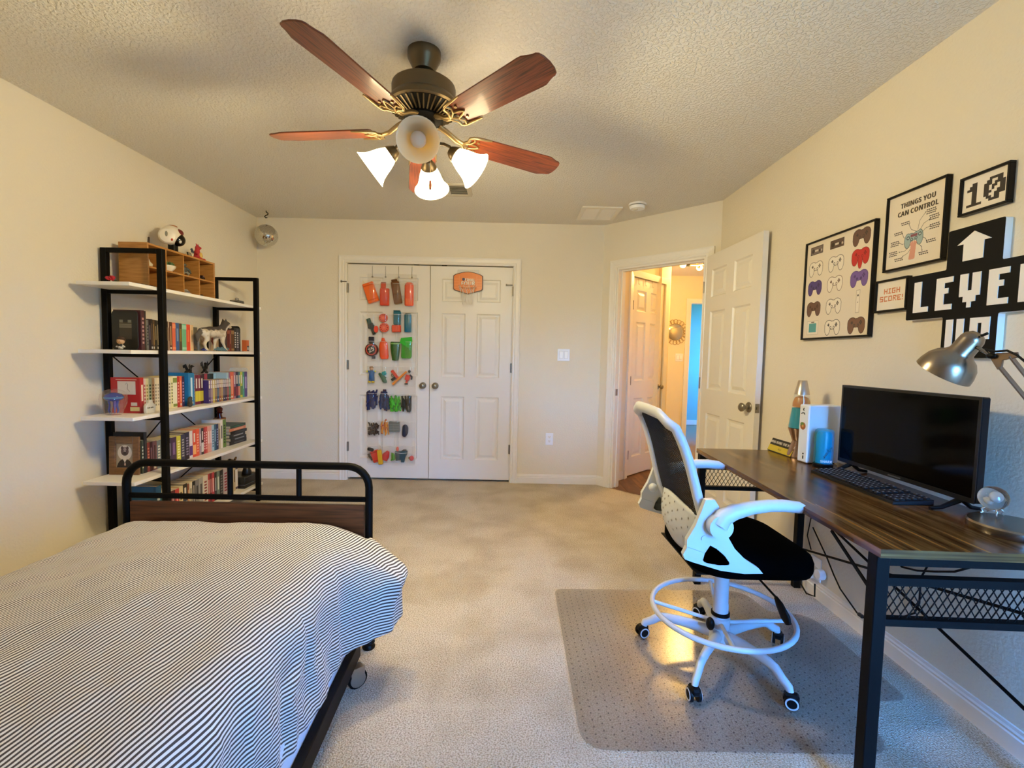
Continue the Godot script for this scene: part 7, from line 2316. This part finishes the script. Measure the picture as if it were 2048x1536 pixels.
	for i in 4:
		part("rib", mb().bx(V(-0.026 + i * 0.016, -0.095, 0.016), V(-0.020 + i * 0.016, -0.040, 0.0195)), mat("#f08a4a", 0.4), q2)
	part("open_end", mb().lathe([Vector2(0.024, 0.1081), Vector2(0.024, 0.110), Vector2(0, 0.110)], 16, Transform3D(Basis.from_scale(V(1, 1, 0.42)), Vector3.ZERO)), mat("#9b2c14", 0.5), q2)
	# row two
	q2 = thing("toy_gun_part", "dark green and black toy gun part in the second row, left pocket", "toy part", V(ox(742), oy(651), zc))
	q2.rotation.z = 0.38
	part("barrel", mb().bx(V(-0.018, 0.020, -0.010), V(0.018, 0.080, 0.012), 0.003), mat("#1d4a42", 0.4), q2)
	part("body", mb().prism([Vector2(-0.020, 0.030), Vector2(0.024, 0.030), Vector2(0.030, 0.0), Vector2(0.016, -0.024), Vector2(0.012, -0.078), Vector2(-0.012, -0.078), Vector2(-0.010, -0.024), Vector2(-0.030, -0.008)], 0.026, Transform3D(), 0.002), mat("#20221a", 0.5), q2)
	solo("toy_dial", mb().prism(arcpoly(0.020, 0.032, 16), 0.020, Transform3D(), 0.003), mat("#e24a32", 0.4), "small red toy dial beside the black gun part", "toy part", V(ox(752.5), oy(656), zc + 0.012), g)
	for e in [[766, 633, 0.040, "upper"], [769, 652.5, 0.044, "lower"]]:
		q2 = thing("dart_drum", "orange round dart drum with holes, the %s of two in the second row" % e[3], "toy part", V(ox(e[0]), oy(e[1]), zc + (0.014 if e[3] == "lower" else -0.008)), 0.0, g)
		part("drum", mb().prism(arcpoly(e[2], e[2], 20), 0.020, Transform3D(), 0.003), mat("#e65a38", 0.45), q2)
		for i in 10:
			var a = TAU * i / 10
			part("dart_hole", mb().prism(arcpoly(0.006, 0.006, 8), 0.0008, Transform3D(Basis(), V(cos(a) * e[2] * 0.74, sin(a) * e[2] * 0.74, 0.0104))), mat("#a02c18", 0.6), q2)
		part("hub", mb().prism(arcpoly(0.012, 0.012, 12), 0.003, Transform3D(Basis(), V(0, 0, 0.0115)), 0.001), mat("#f07a58", 0.4), q2)
	slab.call("dart_case", "teal box-shaped dart case in the second row, third pocket", "toy part", 794.5, 633, 14.5, 26, 0.034, "#0f6478", 0.0, func(q, W, Hh, d): part("lid", mb().bx(V(-W * 0.5, Hh / 2, -d * 0.45), V(W * 0.4, Hh * 0.58, d * 0.45), 0.002), mat("#0b4a58", 0.4), q))
	slab.call("grille_block", "red slotted toy block under the teal dart case", "toy part", 793, 654, 18, 14, 0.036, "#cf3a1c", 0.03, func(q, W, Hh, d):
		for i in 4:
			part("bar", mb().bx(V(-W * 0.40 + i * W * 0.22, -Hh * 0.44, d / 2), V(-W * 0.40 + i * W * 0.22 + W * 0.12, Hh * 0.44, d / 2 + 0.004), 0.001), mat("#ef6a48", 0.4), q))
	q2 = thing("dart_canister", "teal blue cylindrical dart canister in the second row, right pocket", "toy part", V(ox(816), oy(642), zc), 0.0, g)
	part("barrel", mb().lathe([Vector2(0, -0.086), Vector2(0.030, -0.086), Vector2(0.034, -0.080), Vector2(0.034, 0.070), Vector2(0.030, 0.080), Vector2(0, 0.080)], 20, Transform3D(Basis.from_scale(V(1, 1, 0.6)), Vector3.ZERO)), mat("#0d6a86", 0.35), q2)
	part("opening", mb().lathe([Vector2(0.026, 0.0802), Vector2(0.026, 0.086), Vector2(0, 0.086)], 16, Transform3D(Basis.from_scale(V(1, 1, 0.6)), Vector3.ZERO)), mat("#083c48", 0.5), q2)
	# row three
	q2 = thing("number_drum", "black and red round toy drum marked 25 in the third row, left pocket", "toy part", V(ox(743), oy(697), zc))
	part("drum", mb().prism(arcpoly(0.062, 0.062, 28), 0.030, Transform3D(), 0.006), mat("#4a1712", 0.4), q2)
	part("ring", mb().prism(arcpoly(0.050, 0.050, 28), 0.002, Transform3D(Basis(), V(0, 0, 0.0161))), mat("#c9452e", 0.4), q2)
	part("disc", mb().prism(arcpoly(0.040, 0.040, 24), 0.002, Transform3D(Basis(), V(0, 0, 0.0181))), mat("#2a1512", 0.4), q2)
	lettering("25", 0.052, mat("#d8d0c0", 0.5), q2, V(0, 0, 0.0197)).rotation.z = 0.5
	part("neck", mb().bx(V(-0.028, 0.064, -0.012), V(0.022, 0.122, 0.012), 0.004), mat("#1c1622", 0.4), q2)
	part("foot", mb().bx(V(0.002, -0.085, -0.010), V(0.034, -0.058, 0.010), 0.003), mat("#2a1c16", 0.5), q2)
	q2 = thing("orange_bottle", "orange rounded toy bottle in the third row, second pocket", "toy part", V(ox(767.5), oy(695), zc))
	part("bottle", mb().lathe([Vector2(0, -0.098), Vector2(0.034, -0.094), Vector2(0.042, -0.070), Vector2(0.042, 0.030), Vector2(0.034, 0.060), Vector2(0.018, 0.078), Vector2(0.012, 0.104), Vector2(0, 0.106)], 20, Transform3D(Basis(V(0, 0, 1), 0.08) * Basis.from_scale(V(1, 1, 0.5)), Vector3.ZERO)), mat("#ea5626", 0.35), q2)
	q2 = thing("green_cup", "dark green ribbed toy cup in the third row, third pocket", "toy part", V(ox(791), oy(698), zc))
	part("cup", mb().lathe([Vector2(0, -0.094), Vector2(0.030, -0.090), Vector2(0.046, 0.030), Vector2(0.046, 0.080), Vector2(0.042, 0.084), Vector2(0.038, 0.060), Vector2(0, 0.060)], 20, Transform3D(Basis.from_scale(V(1, 1, 0.5)), Vector3.ZERO)), mat("#2a5a1c", 0.35), q2)
	part("band", mb().lathe([Vector2(0.0464, 0.060), Vector2(0.048, 0.062), Vector2(0.048, 0.070), Vector2(0.0464, 0.072)], 20, Transform3D(Basis.from_scale(V(1, 1, 0.5)), Vector3.ZERO)), mat("#88b86a", 0.35), q2)
	q2 = thing("lime_pouch", "bright lime green toy shield folded in the third row, right pocket", "toy part", V(ox(814), oy(692), zc))
	part("shell", mb().prism([Vector2(-0.044, -0.098), Vector2(0.034, -0.098), Vector2(0.046, -0.080), Vector2(0.046, 0.040), Vector2(-0.046, 0.040), Vector2(-0.050, -0.080)], 0.030, Transform3D(), 0.004), mat("#3f8f1c", 0.4), q2)
	part("flap", mb().prism([Vector2(-0.062, 0.050), Vector2(-0.050, 0.092), Vector2(0.052, 0.104), Vector2(0.056, 0.060), Vector2(0.020, 0.0), Vector2(-0.020, 0.022)], 0.008, Transform3D(Basis(), V(0, 0, 0.020)), 0.002), mat("#2fae2a", 0.35), q2)
	# row four
	q2 = thing("toy_figure", "blue-suited toy figure with tan hair and yellow feet in the fourth row", "figurine", V(ox(743), oy(748), zc))
	part("body", mb().blob(caps([[0, -0.02, 0, 0, 0.025, 0, 0.026, 0.024], [0, 0.028, 0, -0.035, 0.036, 0.004, 0.012, 0.009], [0, 0.028, 0, 0.034, 0.034, 0.004, 0.012, 0.009], [-0.012, -0.03, 0, -0.016, -0.052, 0, 0.015, 0.013], [0.012, -0.03, 0, 0.016, -0.052, 0, 0.015, 0.013]]), 0.006, 0.008), mat("#1f5a94", 0.5), q2)
	part("head", mb().ell(V(0, 0.062, 0), V(0.018, 0.020, 0.016), 14, 10), mat("#cfa27a", 0.6), q2)
	part("hair", mb().ell(V(-0.002, 0.070, -0.002), V(0.020, 0.016, 0.017), 12, 8), mat("#9a7446", 0.7), q2)
	for x in [-0.018, 0.016]:
		part("foot", mb().ell(V(x, -0.062, 0.010), V(0.016, 0.009, 0.018), 12, 8), mat("#d2b52a", 0.5), q2)
		part("hand", mb().ell(V(x * 2.2, 0.036, 0.006), V(0.009, 0.009, 0.009), 10, 6), mat("#e0d23c", 0.5), q2)
	q2 = thing("toy_dinosaur", "teal and green toy dinosaur in the fourth row, second pocket", "figurine", V(ox(766), oy(750), zc))
	part("body", mb().blob(caps([[-0.03, 0.022, 0, -0.005, 0.0, 0, 0.014, 0.020], [-0.005, 0.0, 0, 0.014, -0.040, 0, 0.020, 0.020], [0.014, -0.040, 0, 0.030, -0.052, 0, 0.016, 0.010], [0.0, 0.0, 0, 0.03, -0.01, 0.004, 0.009, 0.006]]), 0.006, 0.008), mat("#3f6a4a", 0.5), q2)
	part("head", mb().box(V(0.012, 0.030, 0.004), V(0.040, 0.036, 0.026), 0.006, Basis(V(0, 0, 1), 0.4)), mat("#1f9aa0", 0.45), q2)
	q2 = thing("toy_blaster", "small red and black toy blaster in the fourth row, third pocket", "toy gun", V(ox(789), oy(747), zc - 0.004))
	q2.rotation.z = -0.9
	part("barrel", mb().bx(V(-0.050, -0.004, -0.010), V(0.050, 0.022, 0.010), 0.003), mat("#d8402a", 0.4), q2)
	part("grip", mb().bx(V(0.010, -0.050, -0.009), V(0.034, -0.004, 0.009), 0.003), mat("#1f1a20", 0.5), q2)
	part("trigger_ring", mb().tube(circle3(V(-0.010, -0.016, 0), 0.011, 10), 0.003, 6, false, true), mat("#4a3a30", 0.5), q2)
	solo("orange_stick", mb().tube([V(-0.060, -0.062, 0), V(0.070, 0.062, 0)], [0.012, 0.009], 10), mat("#e0862c", 0.4), "long orange toy stick lying across two pockets of the fourth row", "toy part", V(ox(800), oy(752), zc + 0.020), g)
	q2 = thing("toy_robot", "red and black toy robot in the fourth row, right pocket", "figurine", V(ox(818), oy(750), zc))
	part("body", mb().box(V(-0.008, -0.006, 0), V(0.044, 0.052, 0.026), 0.006, Basis(V(0, 0, 1), -0.3)), mat("#d8392a", 0.4), q2)
	part("head", mb().ell(V(0.008, 0.052, 0), V(0.014, 0.014, 0.012), 12, 8), mat("#2a2220", 0.5), q2)
	part("arm", mb().tube([V(0.016, 0.02, 0.012), V(0.034, 0.004, 0.014), V(0.030, -0.024, 0.014)], 0.008, 8), mat("#2a2430", 0.5), q2)
	part("leg", mb().tube([V(-0.012, -0.030, 0), V(-0.020, -0.056, 0.004)], 0.010, 8), mat("#c0331f", 0.5), q2)
	part("foot", mb().box(V(-0.020, -0.066, 0.004), V(0.030, 0.010, 0.024), 0.002), mat("#201a18", 0.5), q2)
	# row five: bundles of foam darts, each dart a thing
	var dart = func(c, c2, rad, ln):
		var r_ = [mb().cyl(V(0, -ln / 2, 0), V(0, ln / 2 - 0.012, 0), rad, 8).done(), mb().lathe([Vector2(rad * 0.98, ln / 2 - 0.012), Vector2(rad * 0.98, ln / 2 - 0.003), Vector2(rad * 0.6, ln / 2), Vector2(0, ln / 2)], 8).done(), mat(c, 0.8), mat(c2, 0.6)]
		return r_
	rng.seed = 11
	var bundle = func(u, v, w, h, n, D, label, grp, spread):
		var W = w * 0.00463
		var Hh = h * 0.0047
		for i in n:
			var a = part("foam_dart", D[0], D[2], self, V(ox(u) + W * (fposmod(i * 0.618, 1.0) - 0.5), oy(v) + Hh * (rng.randf() - 0.5), zc - 0.016 + 0.012 * (i % 4)))
			a.rotation.z = (rng.randf() - 0.5) * spread + (PI if i % 3 == 0 else 0.0)
			tag(a, label, "foam dart", grp)
			part("tip", D[1], D[3], a)
	var dblue = dart.call("#202a5e", "#2f1a3a", 0.0082, 0.078)
	bundle.call(744, 798, 19, 28, 40, dblue, "dark blue foam dart in the fifth row's left pocket", "dark blue foam darts, left pocket", 0.5)
	bundle.call(769, 798, 17, 28, 36, dart.call("#24335c", "#4a1f3a", 0.0082, 0.078), "navy foam dart in the fifth row's second pocket", "navy foam darts, second pocket", 0.5)
	bundle.call(791, 804, 18, 20, 32, dart.call("#4cb023", "#2f7a18", 0.0082, 0.078), "lime green foam dart in the fifth row's third pocket", "lime foam darts", 1.1)
	bundle.call(814, 804, 18, 18, 32, dart.call("#2a2a22", "#17170f", 0.0082, 0.078), "black foam dart in the fifth row's right pocket", "black foam darts", 0.4)
	# row six
	bundle.call(747, 857, 19, 22, 44, dart.call("#3e2c22", "#2a1a14", 0.0068, 0.034), "short brown foam dart in the sixth row's left pocket", "short brown foam darts", 3.0)
	bundle.call(770, 853, 15, 22, 20, dart.call("#e2922e", "#b9502a", 0.0062, 0.060), "orange foam dart in the sixth row's second pocket", "orange foam darts", 0.6)
	slab.call("grey_clip", "grey slotted plastic clip in the sixth row, third pocket", "toy part", 790, 851, 22, 22, 0.030, "#7c8078", 0.0, ribs.call("#686c64", 4))
	q2 = thing("navy_grip", "dark navy rubber toy grip in the sixth row, right pocket", "toy part", V(ox(811.5), oy(859), zc))
	part("grip", mb().blob(caps([[0.002, 0.034, 0, -0.004, -0.036, 0, 0.026, 0.024], [0.010, 0.020, 0, 0.008, -0.018, 0, 0.022, 0.022]]), 0.006, 0.008), mat("#1c2340", 0.5), q2)
	# row seven
	slab.call("red_magazine", "red-orange toy magazine in the bottom row, left pocket", "toy part", 752, 912, 16, 24, 0.034, "#d8391f", 0.35, ribs.call("#a8260f", 2))
	slab.call("yellow_handle", "yellow toy handle standing in the bottom row between red parts", "toy part", 762, 913, 9, 30, 0.026, "#d9a21f", 0.12, null).position.z += 0.022
	q2 = thing("red_cone", "red cone-shaped toy nozzle in the bottom row, second pocket", "toy part", V(ox(773), oy(910), zc))
	q2.rotation.z = -0.5
	part("cone", mb().lathe([Vector2(0, -0.045), Vector2(0.036, -0.045), Vector2(0.034, 0.0), Vector2(0.014, 0.045), Vector2(0, 0.048)], 18, Transform3D(Basis.from_scale(V(1, 1, 0.7)), Vector3.ZERO)), mat("#c8281c", 0.35), q2)
	q2 = thing("black_grip", "black toy pistol grip sticking out of the bottom left pocket", "toy part", V(ox(742), oy(898), zc + 0.012))
	part("grip", mb().box(Vector3.ZERO, V(0.060, 0.032, 0.024), 0.008, Basis(V(0, 0, 1), -0.25)), mat("#1a1a20", 0.5), q2)
	part("trigger_guard", mb().tube([V(0.02, -0.012, 0), V(0.012, -0.036, 0), V(-0.008, -0.034, 0)], 0.004, 7), mat("#1a1a20", 0.5), q2)
	q2 = thing("olive_strap", "dark olive toy strap at the very bottom left pocket", "toy part", V(ox(741), oy(913), zc - 0.006))
	part("strap", mb().tube([V(-0.022, 0.024, 0), V(-0.014, 0.0, 0), V(0.006, -0.016, 0), V(0.016, -0.036, 0)], 0.010, 8), mat("#3a3020", 0.6), q2)
	q2 = thing("teal_blaster", "dark teal toy blaster with a red tip in the bottom right pocket", "toy gun", V(ox(804), oy(911), zc))
	part("body", mb().prism([Vector2(-0.056, 0.044), Vector2(0.060, 0.052), Vector2(0.056, 0.020), Vector2(0.040, -0.010), Vector2(0.030, -0.058), Vector2(0.004, -0.058), Vector2(0.0, -0.034), Vector2(-0.046, -0.044)], 0.034, Transform3D(), 0.004), mat("#2a4a54", 0.4), q2)
	part("rim", mb().tube([V(-0.058, 0.040, 0.018), V(0.0, 0.030, 0.022), V(0.060, 0.034, 0.018)], 0.003, 6), mat("#b9c0be", 0.4), q2)
	part("tip", mb().ell(V(-0.034, 0.066, 0), V(0.012, 0.026, 0.010), 12, 8), mat("#e8604c", 0.4), q2)
	part("lever", mb().tube([V(0.006, 0.046, 0), V(0.024, 0.058, 0), V(0.050, 0.058, 0)], 0.007, 8), mat("#5a5046", 0.5), q2)
	q2 = thing("green_frog", "bright green toy frog at the left of the bottom right pocket", "figurine", V(ox(787.5), oy(912), zc + 0.004))
	part("body", mb().blob(caps([[0, 0.016, 0, 0.004, -0.020, 0, 0.016, 0.018], [0, 0.02, 0, -0.012, 0.034, 0.004, 0.008, 0.006], [0.0, -0.02, 0, -0.016, -0.036, 0.004, 0.009, 0.007]]), 0.006, 0.006), mat("#4f9a2a", 0.5), q2)
	q2 = thing("red_ball", "coral red toy ball at the right edge of the bottom row", "ball", V(ox(825.5), oy(915), zc))
	part("ball", mb().ell(Vector3.ZERO, V(0.022, 0.025, 0.022), 18, 12), mat("#d5544e", 0.45), q2)
	part("cap", mb().ell(V(-0.020, 0.002, 0), V(0.010, 0.012, 0.012), 10, 8), mat("#3a5a2c", 0.5), q2)

func circle3(c, r, k):
	var o = []
	for i in k:
		o.append(c + V(cos(TAU * i / k) * r, sin(TAU * i / k) * r, 0))
	return o

# ---------------------------------------------------------------- mini basketball hoop on the right closet door
func hoop():
	var t = thing("basketball_hoop", "mini orange basketball hoop with a printed backboard on the right closet door", "basketball hoop", V(-0.400, 0, ZB - 0.012))
	var poly = func(k):
		var o = []
		o.append_array([Vector2(-0.139 * k, 1.955), Vector2(-0.139 * k, 1.833), Vector2(-0.128 * k, 1.822), Vector2(0.0, 1.784), Vector2(0.128 * k, 1.822), Vector2(0.139 * k, 1.833), Vector2(0.139 * k, 1.955)])
		for i in 9:
			var u = i / 8.0
			o.append(Vector2(lerpf(0.120, -0.120, u) * k, 1.968 + 0.026 * sin(u * PI)))
		return o
	var inner = []
	for p in poly.call(1.0):
		inner.append(Vector2(p.x * 0.945, 1.889 + (p.y - 1.889) * 0.945))
	part("backboard", mb().prism(poly.call(1.0), 0.008, Transform3D(Basis(), V(0, 0, 0.018)), 0.001), mat("#4a1712", 0.4), t)
	part("printed_face", mb().prism(inner, 0.001, Transform3D(Basis(), V(0, 0, 0.0226))), mat("#e57a1e", 0.35), t)
	var lt = mat("#f2a25e", 0.4)
	var b = mb()
	for s in [-1.0, 1.0]:
		b.bx(V(s * 0.082 - 0.0012, 1.835, 0.0232), V(s * 0.082 + 0.0012, 1.955, 0.0236))
		for i in 4:
			b.bx(V(s * 0.106 - 0.022, 1.845 + i * 0.026, 0.0232), V(s * 0.106 + 0.022, 1.847 + i * 0.026, 0.0236))
	part("printed_lines", b, lt, t)
	var ink = mat("#f2eee6", 0.5)
	var dk = mat("#2b1d22", 0.5)
	for e in [[0.0015, -0.0015, 0.0238, dk], [0.0, 0.0, 0.0246, ink]]:
		lettering("FINAL", 0.034, e[3], t, V(0.018 + e[0], 1.917 + e[1], e[2]))
		lettering("FOUR", 0.050, e[3], t, V(0.0 + e[0], 1.884 + e[1], e[2]))
	part("logo_disc", mb().prism(arcpoly(0.013, 0.013, 20), 0.0008, Transform3D(Basis(), V(-0.042, 1.922, 0.0240))), mat("#20204a", 0.4), t)
	part("bracket", mb().bx(V(-0.10, 1.975, -0.001), V(0.10, 2.012, 0.0135)), mat(Color(1, 1, 1, 0.15), 0.1, 0.0, {"transparency": BaseMaterial3D.TRANSPARENCY_ALPHA}), t)
	# rim and net
	var rc = V(0, 1.848, 0.108)
	var ring = []
	for i in 28:
		var a = TAU * i / 28
		ring.append(rc + V(cos(a) * 0.080, 0, sin(a) * 0.080))
	part("rim", mb().tube(ring, 0.0035, 8, false, true), mat("#e8a274", 0.4), t)
	part("rim_mount", mb().bx(V(-0.022, 1.835, 0.0228), V(0.022, 1.860, 0.030), 0.002), mat("#e8a274", 0.4), t)
	b = mb()
	var n = 10
	for i in n:
		for s in [-1.0, 1.0]:
			var path = []
			for k in 9:
				var u = k / 8.0
				var a = TAU * (i + s * u * 1.5) / n
				var r = lerpf(0.080, 0.036, pow(u, 0.6)) + 0.006 * u
				path.append(rc + V(cos(a) * r, -0.002 - u * 0.165, sin(a) * r))
			b.tube(path, 0.0013, 4, false)
	part("net", b, mat("#ece6da", 0.8), t)
